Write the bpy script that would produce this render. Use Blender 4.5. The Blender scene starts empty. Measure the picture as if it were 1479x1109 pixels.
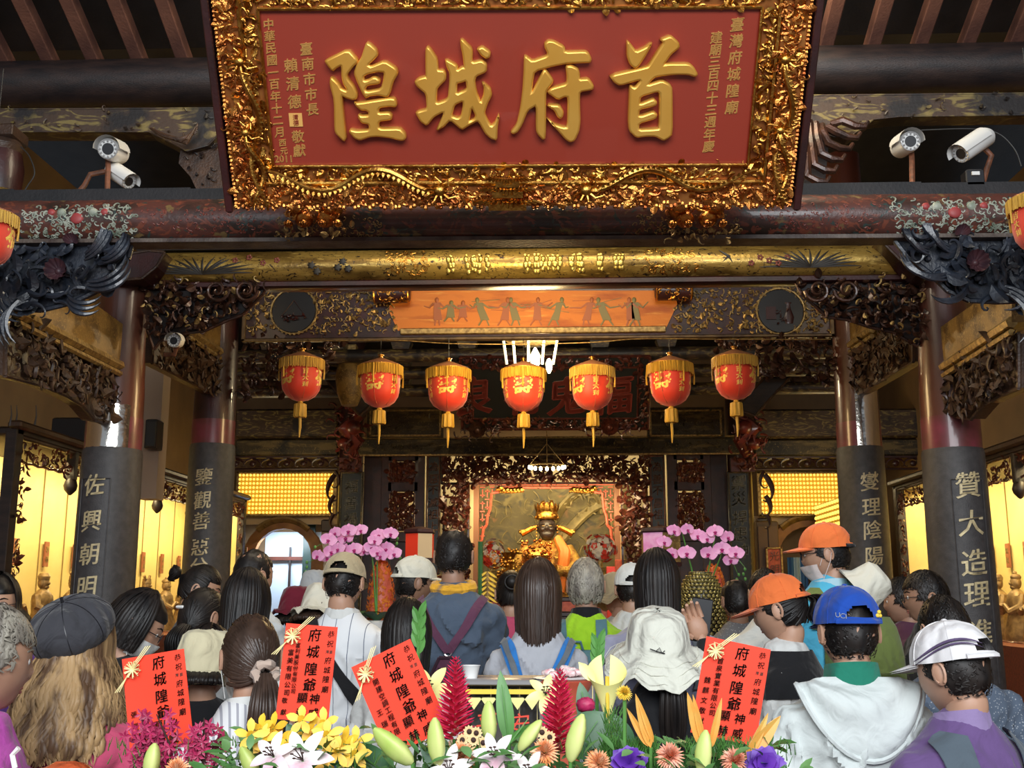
import bpy, bmesh, math, random
from mathutils import Vector, Matrix, noise
from mathutils.bvhtree import BVHTree
V = Vector
R = math.radians
PI = math.pi
SC = bpy.context.scene
COL = SC.collection
# ---------------------------------------------------------------- camera
F = 1550.0; CAMZ = 1.55; PITCH = R(11.17); YAW = R(2.2)
cam = bpy.data.objects.new('camera', bpy.data.cameras.new('camera'))
COL.objects.link(cam)
cam.data.sensor_width = 36; cam.data.lens = F/1479*36
cam.data.clip_start = .05; cam.data.clip_end = 100
CM = Matrix.Translation((0, 0, CAMZ)) @ Matrix.Rotation(YAW, 4, 'Z') @ Matrix.Rotation(PI/2+PITCH, 4, 'X')
cam.matrix_world = CM
SC.camera = cam
SC.view_settings.view_transform = 'Standard'
SC.view_settings.look = 'None'
SC.view_settings.gamma = 1
SC.view_settings.use_curve_mapping = False
SC.view_settings.exposure = 0.0
# ---------------------------------------------------------------- world and lights
wd = bpy.data.worlds.new('World'); SC.world = wd; wd.use_nodes = True
wd.node_tree.nodes['Background'].inputs[0].default_value = (.78, .88, 1, 1)
wd.node_tree.nodes['Background'].inputs[1].default_value = .35
def area(name, loc, target, sx, sy, power, col):
    l = bpy.data.lights.new(name, 'AREA'); l.shape = 'RECTANGLE'; l.size = sx; l.size_y = sy
    l.energy = power; l.color = col
    o = bpy.data.objects.new(name, l); COL.objects.link(o); o.location = loc
    o.rotation_euler = (V(target)-V(loc)).to_track_quat('-Z', 'Y').to_euler(); return o
def spot(name, loc, target, power, col, size=60, blend=.6, rad=.05):
    l = bpy.data.lights.new(name, 'SPOT'); l.energy = power; l.color = col
    l.spot_size = R(size); l.spot_blend = blend; l.shadow_soft_size = rad
    o = bpy.data.objects.new(name, l); COL.objects.link(o); o.location = loc
    o.rotation_euler = (V(target)-V(loc)).to_track_quat('-Z', 'Y').to_euler(); return o
def point(name, loc, power, col, rad=.08):
    l = bpy.data.lights.new(name, 'POINT'); l.energy = power; l.color = col; l.shadow_soft_size = rad
    o = bpy.data.objects.new(name, l); COL.objects.link(o); o.location = loc; return o
area('courtyard_daylight', (0.3, -3.2, 4.3), (0, 5.0, 1.3), 6.5, 3.0, 720, (.93, .97, 1))
area('hall_fill', (0, 5.6, 5.3), (0, 8.2, .8), 3.2, 1.2, 160, (1, .86, .62))  # added warm fill light under the closed roof, aimed down into the hall
point('eave_lamp', (-.2, 8.35, 3.45), 95, (1, .70, .32), .3)
# ---------------------------------------------------------------- photo rays (to take sizes off the photograph)
def ray(px, py):
    return (CM.to_3x3() @ V(((px-739.5)/F, (554.5-py)/F, -1)))
O0 = V((0, 0, CAMZ))
def W(px, py, Y):
    d = ray(px, py); return O0 + d*(Y/d.y)
def C(px, py, dep): return O0 + ray(px, py)*dep
def WX(px, py, X):
    d = ray(px, py); return O0 + d*(X/d.x)
class Plane:
    # a flat board standing in the scene; .uv takes a sighted point to board coordinates
    def __init__(s, o, u, v):
        s.o, s.u, s.v = V(o), V(u).normalized(), V(v).normalized(); s.n = s.u.cross(s.v).normalized()
        s.m = Matrix.Translation(s.o) @ Matrix((s.u, -s.n, s.v)).transposed().to_4x4()
    def uv(s, px, py):
        d = ray(px, py); t = (s.o-O0).dot(s.n)/d.dot(s.n); q = O0+d*t-s.o
        return (q.dot(s.u), q.dot(s.v))
# ---------------------------------------------------------------- mesh builder
class MB:
    def __init__(s): s.v = []; s.f = []; s.T = None
    def add(s, vs, fs):
        n = len(s.v)
        if s.T is not None: vs = [s.T @ V(v) for v in vs]
        s.v.extend([tuple(v) for v in vs]); s.f.extend([tuple(i+n for i in f) for f in fs]); return s
    def box(s, c, d, rot=None, taper=1, bev=0):
        x, y, z = d[0]/2, d[1]/2, d[2]/2; t = taper
        if bev:
            b = min(bev, x*.9, y*.9, z*.9); vs = []; 
            for sz in (-1, 1):
                for q, zz in (((x-b, y-b), z), ((x, y), z-b)) if sz > 0 else (((x, y), z-b), ((x-b, y-b), z)):
                    pass
            ring = lambda ax, ay, az: [(-ax, -ay+b*.6, az), (-ax+b*.6, -ay, az), (ax-b*.6, -ay, az), (ax, -ay+b*.6, az), (ax, ay-b*.6, az), (ax-b*.6, ay, az), (-ax+b*.6, ay, az), (-ax, ay-b*.6, az)]
            for ax, ay, az in ((x-b, y-b, -z), (x, y, -z+b), (x, y, z-b), (x-b, y-b, z)): vs += ring(ax, ay, az)
            fs = [tuple(range(7, -1, -1)), tuple(range(24, 32))]
            for r in range(3):
                for i in range(8): j = (i+1) % 8; fs.append((r*8+i, r*8+j, r*8+8+j, r*8+8+i))
        else:
            vs = [(-x, -y, -z), (x, -y, -z), (x, y, -z), (-x, y, -z), (-x*t, -y*t, z), (x*t, -y*t, z), (x*t, y*t, z), (-x*t, y*t, z)]
            fs = [(0, 3, 2, 1), (4, 5, 6, 7), (0, 1, 5, 4), (1, 2, 6, 5), (2, 3, 7, 6), (3, 0, 4, 7)]
        m = Matrix.Translation(c) @ (rot.to_4x4() if rot is not None else Matrix.Identity(4))
        return s.add([m @ V(v) for v in vs], fs)
    def tube(s, pts, rad, n=8, caps=True, flat=1.0, up=None):
        pts = [V(p) for p in pts]; k = len(pts)
        if not hasattr(rad, '__len__'): rad = [rad]*k
        vs = []; ref = V(up) if up else None; pa = None
        for i, p in enumerate(pts):
            t = (pts[min(i+1, k-1)]-pts[max(i-1, 0)])
            t = t.normalized() if t.length > 1e-9 else V((0, 0, 1))
            if ref is not None: a = ref - t*ref.dot(t)
            elif pa is not None: a = pa - t*pa.dot(t)
            else: a = t.orthogonal()
            a = a.normalized() if a.length > 1e-6 else t.orthogonal().normalized()
            pa = a; b = t.cross(a)
            for j in range(n):
                w = 2*PI*j/n; vs.append(p + (a*math.cos(w)*flat + b*math.sin(w))*rad[i])
        fs = []
        for i in range(k-1):
            for j in range(n):
                j2 = (j+1) % n; fs.append((i*n+j, i*n+j2, i*n+n+j2, i*n+n+j))
        if caps: fs += [tuple(range(n-1, -1, -1)), tuple(range((k-1)*n, k*n))]
        return s.add(vs, fs)
    def lathe(s, prof, c=(0, 0, 0), n=24, sx=1, sy=1, fn=None, axis=None, close=False):
        vs = []; fs = []; k = len(prof)
        for i, (r, z) in enumerate(prof):
            for j in range(n):
                a = 2*PI*j/n; rr = r*(fn(a, i/(k-1)) if fn else 1)
                q = V((rr*math.cos(a)*sx, rr*math.sin(a)*sy, z))
                if axis is not None: q = axis @ q
                vs.append(q+V(c))
        for i in range(k-1):
            for j in range(n):
                j2 = (j+1) % n; fs.append((i*n+j, i*n+j2, i*n+n+j2, i*n+n+j))
        fs += [tuple(range(n-1, -1, -1)), tuple(range((k-1)*n, k*n))]
        return s.add(vs, fs)
    def ell(s, c, r, rot=None, n=12, m=8, fn=None):
        vs = []; fs = []
        if not hasattr(r, '__len__'): r = (r, r, r)
        for i in range(m+1):
            th = PI*i/m
            for j in range(n):
                a = 2*PI*j/n; q = V((math.sin(th)*math.cos(a), math.sin(th)*math.sin(a), -math.cos(th)))
                if fn: q = q*fn(q)
                q = V((q.x*r[0], q.y*r[1], q.z*r[2]))
                if rot is not None: q = rot @ q
                vs.append(q+V(c))
        for i in range(m):
            for j in range(n):
                j2 = (j+1) % n; fs.append((i*n+j, i*n+j2, i*n+n+j2, i*n+n+j))
        return s.add(vs, fs)
    def prism(s, poly, y0, y1, M=None):
        # polygon in x,z, thickness along y; front face at y0
        n = len(poly); ar = sum(poly[i][0]*poly[(i+1) % n][1]-poly[(i+1) % n][0]*poly[i][1] for i in range(n))
        if ar < 0: poly = poly[::-1]
        vs = [V((x, y0, z)) for x, z in poly]+[V((x, y1, z)) for x, z in poly]
        if M is not None: vs = [M @ v for v in vs]
        fs = [tuple(range(n)), tuple(range(2*n-1, n-1, -1))]
        fs += [(i, n+i, n+(i+1) % n, (i+1) % n) for i in range(n)]
        return s.add(vs, fs)
    def strip(s, L, Rr, th=0):
        # ribbon between two point rows
        n = len(L); vs = [V(p) for p in L]+[V(p) for p in Rr]
        return s.add(vs, [(i, i+1, n+i+1, n+i) for i in range(n-1)])
    def leaf(s, base, d, up, ln, w, bend=.3, fold=.25, n=7, tipw=0.02, shape=.9, th=0):
        # a leaf or petal: grows from base along d, droops towards -up
        d = V(d).normalized(); up = V(up); up = (up-d*up.dot(d)); up = up.normalized() if up.length > 1e-6 else d.orthogonal().normalized(); sd = d.cross(up)
        vs = []
        for i in range(n+1):
            t = i/n; ang = bend*t; c = V(base)+(d*math.cos(ang*.5)-up*math.sin(ang*.5))*ln*t
            ww = w*.5*(math.sin(PI*min(1, max(.0, t**shape)))**.75+tipw)
            nrm = up*math.cos(ang)+d*math.sin(ang)
            vs += [c-sd*ww+nrm*ww*fold, c, c+sd*ww+nrm*ww*fold]
        fs = []
        for i in range(n):
            for j in (0, 1): fs.append((i*3+j, i*3+j+1, i*3+j+4, i*3+j+3))
        return s.add(vs, fs)
    def grid(s, fn, nu, nv, wrap=False):
        vs = [fn(i/nu, j/nv) for i in range(nu+1) for j in range(nv+1)]
        fs = [(i*(nv+1)+j, (i+1)*(nv+1)+j, (i+1)*(nv+1)+j+1, i*(nv+1)+j+1) for i in range(nu) for j in range(nv)]
        return s.add(vs, fs)
    def glyphs(s, txt, pos, size, M=None, bold=0, ext=.01):
        # one character centred at pos (x,z); front towards -y
        for ch, (x, z) in zip(txt, pos):
            vs, fs = glyph(ch, bold)
            q = [V((x+v[0]*size, -v[2]*ext, z+v[1]*size)) for v in vs]
            if M is not None: q = [M @ v for v in q]
            s.add(q, fs)
        return s
    def build(s, name, mat, parent=None, smooth=True, world=False, kind=None, label=None, sharp=38):
        me = bpy.data.meshes.new(name)
        vs = s.v
        if world and parent is not None:
            mi = XF[parent.name].inverted(); vs = [tuple(mi @ V(v)) for v in vs]
        me.from_pydata(vs, [], s.f); me.update()
        return link(name, me, mat, parent, smooth, kind, label, sharp)
XF = {}
def link(name, me, mat, parent=None, smooth=True, kind=None, label=None, sharp=38):
    if smooth:
        me.shade_smooth(); me.set_sharp_from_angle(angle=R(sharp))
    if mat is not None: me.materials.append(mat)
    o = bpy.data.objects.new(name, me); COL.objects.link(o)
    if parent is not None: o.parent = parent
    if kind: o['kind'] = kind
    if label: o['label'] = label
    return o
def tag(o, label, cat, group=None):
    o['label'] = label; o['category'] = cat
    if group: o['group'] = group
    return o
def thing(name, label, cat, loc=(0, 0, 0), group=None, rot=None, M=None):
    o = bpy.data.objects.new(name, None); COL.objects.link(o); o.empty_display_size = .1
    if M is None: M = Matrix.Translation(loc) @ (rot.to_4x4() if rot is not None else Matrix.Identity(4))
    o.matrix_world = M; XF[o.name] = M.copy()
    return tag(o, label, cat, group)
def copy_tree(o, M, label=None, group=None, parent=None):
    c = o.copy(); COL.objects.link(c)
    if parent is not None: c.parent = parent
    else:
        c.matrix_world = M; XF[c.name] = M.copy()
        if label: c['label'] = label
        if group: c['group'] = group
    for ch in KIDS(o): copy_tree(ch, None, parent=c)
    return c
def KIDS(o): return list(o.children)
def struct(name, mb, mat, smooth=False):
    o = mb.build(name, mat, None, smooth); o['kind'] = 'structure'; return o
_G = {}
TS = bpy.data.scenes.new('workbench')      # scratch scene, removed at the end
def bake(o):
    TS.collection.objects.link(o)
    with bpy.context.temp_override(scene=TS, view_layer=TS.view_layers[0]):
        dg = bpy.context.evaluated_depsgraph_get(); return bpy.data.meshes.new_from_object(o.evaluated_get(dg))
def glyph(ch, bold=0):
    k = (ch, bold)
    if k in _G: return _G[k]
    cu = bpy.data.curves.new('g', 'FONT'); cu.body = ch; cu.size = 1; cu.extrude = .5
    cu.resolution_u = 2; cu.align_x = 'CENTER'; cu.align_y = 'CENTER'
    o = bpy.data.objects.new('g', cu); me = bake(o)
    vs = [v.co.copy() for v in me.vertices]; fs = [tuple(p.vertices) for p in me.polygons]
    if vs:
        x0 = min(v.x for v in vs); x1 = max(v.x for v in vs); y0 = min(v.y for v in vs); y1 = max(v.y for v in vs)
        vs = [V((v.x-(x0+x1)/2, v.y-(y0+y1)/2, v.z)) for v in vs]
        # the slant and rise of brush writing
        if ord(ch) > 255: vs = [V((v.x+.05*v.y, v.y+.10*v.x, v.z)) for v in vs]
    if bold:
        n = len(vs); b = max(.012, bold); vs, fs = [v+V((dx*b, dy*b, 0)) for dx, dy in ((-1, 0), (1, 0), (0, -.8), (0, .8)) for v in vs], [tuple(i+q*n for i in f) for q in range(4) for f in fs]
    bpy.data.objects.remove(o); bpy.data.meshes.remove(me); bpy.data.curves.remove(cu)
    _G[k] = (vs, fs); return _G[k]
# ---------------------------------------------------------------- materials
def nmat(name):
    m = bpy.data.materials.new(name); m.use_nodes = True; nt = m.node_tree
    return m, nt, nt.nodes['Principled BSDF'], nt.nodes.new, nt.links.new
def M_(name, col, rough=.6, metal=0, col2=None, scale=12, detail=4, lo=.35, hi=.65, bump=0, bscale=60, bdist=.01, emis=0, stretch=(1, 1, 1), coat=0, sub=0, spec=.5, sheen=0, ramp=None, alpha=1):
    m, nt, b, N, L = nmat(name)
    b.inputs['Roughness'].default_value = rough; b.inputs['Metallic'].default_value = metal
    b.inputs['Base Color'].default_value = (*col, 1); b.inputs['Coat Weight'].default_value = coat
    b.inputs['Specular IOR Level'].default_value = spec
    if sheen: b.inputs['Sheen Weight'].default_value = sheen
    if sub:
        b.inputs['Subsurface Weight'].default_value = sub; b.inputs['Subsurface Radius'].default_value = (.01, .004, .002)
    tc = N('ShaderNodeTexCoord'); mp = N('ShaderNodeMapping'); mp.inputs['Scale'].default_value = stretch
    L(tc.outputs['Object'], mp.inputs[0])
    if col2 is not None or ramp:
        nz = N('ShaderNodeTexNoise'); nz.inputs['Scale'].default_value = scale; nz.inputs['Detail'].default_value = detail
        L(mp.outputs[0], nz.inputs['Vector'])
        cr = N('ShaderNodeValToRGB'); L(nz.outputs[0], cr.inputs[0])
        e = cr.color_ramp.elements; e[0].position = lo; e[1].position = hi
        e[0].color = (*col, 1); e[1].color = (*(col2 or col), 1)
        if ramp:
            e[0].position = ramp[0][0]; e[0].color = (*ramp[0][1], 1); e[1].position = ramp[-1][0]; e[1].color = (*ramp[-1][1], 1)
            for p, c in ramp[1:-1]:
                q = e.new(p); q.color = (*c, 1)
        L(cr.outputs[0], b.inputs['Base Color'])
        if emis: L(cr.outputs[0], b.inputs['Emission Color'])
    if emis:
        if col2 is None: b.inputs['Emission Color'].default_value = (*col, 1)
        b.inputs['Emission Strength'].default_value = emis
    if bump:
        nz2 = N('ShaderNodeTexNoise'); nz2.inputs['Scale'].default_value = bscale; nz2.inputs['Detail'].default_value = 5
        L(mp.outputs[0], nz2.inputs['Vector'])
        bp = N('ShaderNodeBump'); bp.inputs['Strength'].default_value = bump; bp.inputs['Distance'].default_value = bdist
        L(nz2.outputs[0], bp.inputs['Height']); L(bp.outputs[0], b.inputs['Normal'])
    return m
def painted(name, base, spots, rough=.45, metal=0, bump=.2, coat=0, dirt=None):
    # base colour with several layers of small painted marks: spots = [(colour, scale, lo, hi, stretch, kind)]
    m, nt, b, N, L = nmat(name); tc = N('ShaderNodeTexCoord')
    b.inputs['Roughness'].default_value = rough; b.inputs['Metallic'].default_value = metal; b.inputs['Coat Weight'].default_value = coat
    rgb = N('ShaderNodeRGB'); rgb.outputs[0].default_value = (*base, 1); cur = rgb.outputs[0]
    for col, sc, lo, hi, st, kind in spots:
        mp = N('ShaderNodeMapping'); mp.inputs['Scale'].default_value = st; mp.inputs['Location'].default_value = (sc*.37, sc*.11, col[0]*7)
        L(tc.outputs['Object'], mp.inputs[0])
        if kind == 'n':
            t = N('ShaderNodeTexNoise'); t.inputs['Detail'].default_value = 6; out = t.outputs[0]
        elif kind == 'd':
            t = N('ShaderNodeTexNoise'); t.inputs['Detail'].default_value = 2; t.inputs['Distortion'].default_value = 2.5; out = t.outputs[0]
        else:
            t = N('ShaderNodeTexVoronoi'); t.feature = 'DISTANCE_TO_EDGE'; out = t.outputs[0]
        t.inputs['Scale'].default_value = sc; L(mp.outputs[0], t.inputs['Vector'])
        mr = N('ShaderNodeMapRange'); mr.inputs['From Min'].default_value = lo; mr.inputs['From Max'].default_value = hi
        L(out, mr.inputs['Value'])
        mx = N('ShaderNodeMix'); mx.data_type = 'RGBA'; L(mr.outputs[0], mx.inputs[0]); L(cur, mx.inputs[6]); mx.inputs[7].default_value = (*col, 1)
        cur = mx.outputs[2]
    L(cur, b.inputs['Base Color'])
    if bump:
        nz = N('ShaderNodeTexNoise'); nz.inputs['Scale'].default_value = 45; nz.inputs['Detail'].default_value = 8; L(tc.outputs['Object'], nz.inputs['Vector'])
        bp = N('ShaderNodeBump'); bp.inputs['Strength'].default_value = bump; bp.inputs['Distance'].default_value = .01
        L(nz.outputs[0], bp.inputs['Height']); L(bp.outputs[0], b.inputs['Normal'])
    return m
def stripes(name, a, b_, period, width, axis=0, rough=.8, soft=.02):
    m, nt, b, N, L = nmat(name); b.inputs['Roughness'].default_value = rough
    tc = N('ShaderNodeTexCoord'); sp = N('ShaderNodeSeparateXYZ'); L(tc.outputs['Object'], sp.inputs[0])
    mm = N('ShaderNodeMath'); mm.operation = 'MULTIPLY'; mm.inputs[1].default_value = 1/period; L(sp.outputs[axis], mm.inputs[0])
    fr = N('ShaderNodeMath'); fr.operation = 'FRACT'; L(mm.outputs[0], fr.inputs[0])
    lt = N('ShaderNodeMath'); lt.operation = 'LESS_THAN'; lt.inputs[1].default_value = width; L(fr.outputs[0], lt.inputs[0])
    mx = N('ShaderNodeMix'); mx.data_type = 'RGBA'; mx.inputs[6].default_value = (*a, 1); mx.inputs[7].default_value = (*b_, 1)
    L(lt.outputs[0], mx.inputs[0]); L(mx.outputs[2], b.inputs['Base Color'])
    return m
MT = {}
def def_mats():
    T = MT
    T['dark'] = M_('dark_wood', (.012, .009, .010), .45, col2=(.03, .018, .016), scale=6, stretch=(1, 1, 4), bump=.2)
    T['darkv'] = M_('sooty_wood', (.006, .006, .008), .6, col2=(.014, .012, .014), scale=5, bump=.2)
    T['rafter'] = M_('rafter_wood', (.20, .085, .055), .6, col2=(.10, .042, .032), scale=5, bump=.3)
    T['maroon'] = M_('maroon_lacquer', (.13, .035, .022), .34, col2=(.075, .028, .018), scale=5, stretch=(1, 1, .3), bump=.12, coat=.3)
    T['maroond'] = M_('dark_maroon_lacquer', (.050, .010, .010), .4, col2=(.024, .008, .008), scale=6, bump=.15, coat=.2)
    T['purple'] = M_('purple_maroon_lacquer', (.20, .035, .055), .33, col2=(.12, .03, .03), scale=7, coat=.3)
    T['beampaint'] = painted('faded_beam_painting', (.10, .036, .028), [((.03, .02, .016), 3, .45, .6, (1, 1, 2), 'n'), ((.17, .05, .03), 9, .56, .62, (1, 1, 1.5), 'd'), ((.17, .11, .045), 13, .62, .68, (1, 1, 1.5), 'n'), ((.03, .05, .045), 11, .62, .66, (1, 1, 1), 'd')], .35, coat=.25)
    T['goldbeam'] = painted('gilded_beam_painting', (.50, .32, .075), [((.22, .13, .03), 4, .48, .62, (.6, 1, 3), 'n'), ((.05, .03, .02), 26, .60, .66, (.7, 1, 1), 'd'), ((.65, .45, .12), 20, .60, .66, (.5, 1, 3), 'n')], .3, metal=.55)
    T['ochre'] = painted('ochre_painted_timber', (.24, .145, .04), [((.11, .062, .02), 8, .47, .62, (1, 1, 1), 'n'), ((.34, .22, .07), 30, .58, .64, (1, 1, 1), 'd')], .5, metal=.2)
    T['gold'] = M_('gilding', (.75, .42, .09), .28, 1, col2=(.42, .17, .03), scale=25, bump=.3, bscale=120)
    T['goldred'] = M_('red_gold_gilding', (.72, .33, .07), .27, .9, col2=(.40, .10, .025), scale=14, bump=.3, bscale=120)
    T['goldold'] = M_('old_gilding', (.55, .39, .15), .42, .6, col2=(.22, .14, .06), scale=30, bump=.3, bscale=120)
    T['golddark'] = M_('tarnished_carving', (.10, .042, .025), .3, .45, col2=(.035, .018, .014), scale=14, bump=.3, bscale=90, coat=.3)
    T['brown'] = M_('brown_carved_wood', (.075, .037, .02), .45, 0, col2=(.03, .016, .011), scale=10, bump=.35, bscale=70)
    T['slate'] = M_('slate_blue_painted_carving', (.030, .038, .055), .35, 0, col2=(.010, .011, .016), scale=8, bump=.3, coat=.35)
    T['stone'] = M_('black_stone', (.036, .034, .037), .55, 0, col2=(.055, .052, .055), scale=22, bump=.45, bscale=130, bdist=.004)
    T['signred'] = M_('sign_red_lacquer', (.30, .036, .018), .38, 0, coat=.3, spec=.5)
    T['letter'] = M_('letter_gold', (.86, .47, .09), .36, .55, col2=(.80, .40, .06), scale=4, emis=0)
    T['sletter'] = M_('small_letter_gold', (.78, .42, .11), .5)
    T['wall'] = M_('ochre_plaster', (.27, .17, .08), .8, col2=(.21, .13, .065), scale=2)
    T['floor'] = M_('terracotta_floor', (.12, .055, .035), .5, col2=(.09, .04, .03), scale=6)
    T['red'] = M_('lantern_cloth', (.78, .050, .020), .55, sheen=.3, col2=(.66, .036, .016), scale=8)
    T['fringe'] = M_('gold_fringe', (.72, .43, .06), .55, .1, col2=(.40, .21, .02), scale=90, stretch=(1, 1, .06), bump=.5)
    T['cord'] = M_('cord', (.02, .02, .02), .5)
    T['tan'] = M_('tan_cloth', (.42, .18, .09), .7)
    T['white'] = M_('white_plastic', (.75, .75, .73), .35)
    T['black'] = M_('black_plastic', (.012, .012, .015), .35)
    T['chrome'] = M_('polished_steel', (.8, .75, .68), .14, 1, bump=.25, bscale=9, bdist=.02)
    T['rust'] = M_('rusty_bracket', (.22, .075, .035), .6, col2=(.10, .04, .02), scale=30)
    T['paper'] = M_('red_paper', (.80, .040, .010), .6)
    T['ink'] = M_('ink', (.02, .012, .008), .6)
    T['green'] = M_('leaf_green', (.06, .19, .035), .45, col2=(.10, .27, .06), scale=14)
    T['dgreen'] = M_('dark_leaf_green', (.02, .09, .03), .42, col2=(.04, .13, .04), scale=14)
    T['cream'] = M_('cream_wood', (.62, .45, .25), .6)
    T['pinkred'] = M_('coral_red_paint', (.60, .13, .07), .5, col2=(.45, .07, .04), scale=20)
    T['glow'] = M_('lamp_glow', (1, .86, .55), .5, emis=14)
def_mats()
# ---------------------------------------------------------------- carving
def curl(mb, x, z, ang, ln, turn, r, y=0, n=12, sides=5, dy=.0, M=None):
    pts = []; rad = []; a = ang; px, pz = x, z; st = ln/n
    for i in range(n+1):
        t = i/n; pts.append(V((px, y-dy*math.sin(PI*t), pz))); rad.append(r*(1-.55*t)*(0.55+.45*math.sin(PI*min(1, t*1.6+.15))))
        a += turn*(.35+1.8*t*t)/n; s = st*(1-.62*t); px += math.cos(a)*s; pz += math.sin(a)*s
    if M is not None: pts = [M @ p for p in pts]
    mb.tube(pts, rad, sides)
def carve(mb, inside, bbox, n, seed, r=.012, ln=.14, y=0, relief=.02, M=None, leaves=.35, balls=.1, seg=10):
    # openwork of scrolls, leaves and beads filling the region where inside(x,z)
    rnd = random.Random(seed); x0, z0, x1, z1 = bbox; k = 0; tries = 0
    while k < n and tries < n*8:
        tries += 1
        x = rnd.uniform(x0, x1); z = rnd.uniform(z0, z1)
        if not inside(x, z): continue
        k += 1; yy = y-rnd.random()*relief; u = rnd.random(); a = rnd.uniform(0, 2*PI); s = rnd.uniform(.6, 1.25)
        if u < balls:
            c = V((x, yy-r, z)); c = M @ c if M is not None else c
            mb.ell(c, r*1.5*s, n=6, m=4)
        elif u < balls+leaves:
            d = V((math.cos(a), -.15, math.sin(a))); up = V((0, -1, 0)); c = V((x, yy-r, z))
            if M is not None: m3 = M.to_3x3(); c = M @ c; d = m3 @ d; up = m3 @ up
            mb.leaf(c, d, up, ln*.55*s, r*4*s, bend=-.6, fold=-.5, n=4)
        else:
            ex, ez = x+math.cos(a)*ln*.4*s, z+math.sin(a)*ln*.4*s
            if not inside(ex, ez): a += PI; 
            ex, ez = x+math.cos(a)*ln*.4*s, z+math.sin(a)*ln*.4*s
            if not inside(ex, ez): continue
            curl(mb, x, z, a, ln*s, rnd.choice((-1, 1))*rnd.uniform(3, 6.5), r*rnd.uniform(.7, 1.25), yy-r*.5, seg, 5, r*.8, M)
    return mb
def inpoly(poly):
    def f(x, z):
        c = False; n = len(poly); j = n-1
        for i in range(n):
            xi, zi = poly[i]; xj, zj = poly[j]
            if (zi > z) != (zj > z) and x < (xj-xi)*(z-zi)/(zj-zi)+xi: c = not c
            j = i
        return c
    return f
def bb(poly): return (min(p[0] for p in poly), min(p[1] for p in poly), max(p[0] for p in poly), max(p[1] for p in poly))
def pline(mb, pts, r, y=0, M=None, sides=6, closed=True):
    # moulding along a board outline
    q = [V((x, y, z)) for x, z in pts]
    if M is not None: q = [M @ p for p in q]
    n = len(q)
    for i in range(n if closed else n-1): mb.tube([q[i], q[(i+1) % n]], r, sides)
    return mb
# ---------------------------------------------------------------- setting
XL, XR, XC = -3.10, 2.73, -0.185
Y1, Y2, Y3 = 7.4, 9.6, 16.2
def rc(x0, y0, x1, y1, Y):
    ym = (y0+y1)/2; xm = (x0+x1)/2
    return W(x0, ym, Y).x, W(x1, ym, Y).x, W(xm, y1, Y).z, W(xm, y0, Y).z
def rbox(mb, x0, y0, x1, y1, Y, d, bev=0):
    a, b, c, e = rc(x0, y0, x1, y1, Y); mb.box(((a+b)/2, Y+d/2, (c+e)/2), (b-a, d, e-c), bev=bev); return mb
def rframe(mb, x0, y0, x1, y1, Y, t, d, r=None):
    a, b, c, e = rc(x0, y0, x1, y1, Y)
    for q in ((a, c, b, c+t), (a, e-t, b, e), (a, c, a+t, e), (b-t, c, b, e)):
        mb.box(((q[0]+q[2])/2, Y+d/2, (q[1]+q[3])/2), (q[2]-q[0], d, q[3]-q[1]), bev=min(t, d)*.25)
    return a, b, c, e
def rcarve(mb, x0, y0, x1, y1, Y, n, seed, r, ln, **k):
    a, b, c, e = rc(x0, y0, x1, y1, Y)
    return carve(mb, lambda x, z: a < x < b and c < z < e, (a, c, b, e), n, seed, r, ln, y=Y, **k)
fl = struct('floor', MB().box((0, 7, -.05), (14, 26, .1)), MT['floor'])
# floor tiles near enough to be told apart are laid as pieces
tm = bpy.data.meshes.new('tile'); _t = MB().box((0, 0, .004), (.385, .385, .008), bev=.003); tm.from_pydata(_t.v, [], _t.f); tm.materials.append(MT['floor'])
for i in range(12):
    for j in range(14):
        o = bpy.data.objects.new('floor_tile', tm); COL.objects.link(o); o.parent = fl; o.location = (-2.4+i*.4, 1.2+j*.4, 0)
struct('wall_left', MB().box((-5.85, 10.0, 3.2), (.2, 16, 6.4)), MT['wall'])
struct('wall_right', MB().box((5.55, 10.0, 3.2), (.2, 16, 6.4)), MT['wall'])
struct('wall_back', MB().box((-.2, 18.1, 3.2), (12, .2, 6.4)), MT['wall'])
ZP = W(200, 82, 6.3).z
cl = MB(); sl = math.tan(R(23))
cl.add([(-8, 6.6, ZP+.22), (8, 6.6, ZP+.22), (8, 1.6, ZP+.10+4.9*sl), (-8, 1.6, ZP+.10+4.9*sl), (-8, 6.6, ZP+.32), (8, 6.6, ZP+.32), (8, 1.6, ZP+.2+4.9*sl), (-8, 1.6, ZP+.2+4.9*sl)], [(0, 1, 2, 3), (7, 6, 5, 4), (0, 4, 5, 1), (1, 5, 6, 2), (2, 6, 7, 3), (3, 7, 4, 0)])
cl.add([(-8, 6.7, ZP+.3), (8, 6.7, ZP+.3), (8, 12, 7.2), (-8, 12, 7.2), (8, 18.2, 5.6), (-8, 18.2, 5.6)], [(0, 3, 2, 1), (3, 5, 4, 2)])
ceil = struct('ceiling', cl, MT['darkv'])
rot = Matrix.Rotation(-R(23), 3, 'X')
rm = None
for i in range(-13, 15):
    x = -.02+i*.295
    if rm is None:
        b = MB().box((0, -2.2, 0), (.085, 4.6, .09), bev=.006); rm = bpy.data.meshes.new('rafter'); rm.from_pydata(b.v, [], b.f); rm.materials.append(MT['rafter'])
    o = bpy.data.objects.new('rafter', rm); COL.objects.link(o); o.parent = ceil
    o.location = (x, 6.3, ZP+.04); o.rotation_euler = (-R(23), 0, 0)
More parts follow.
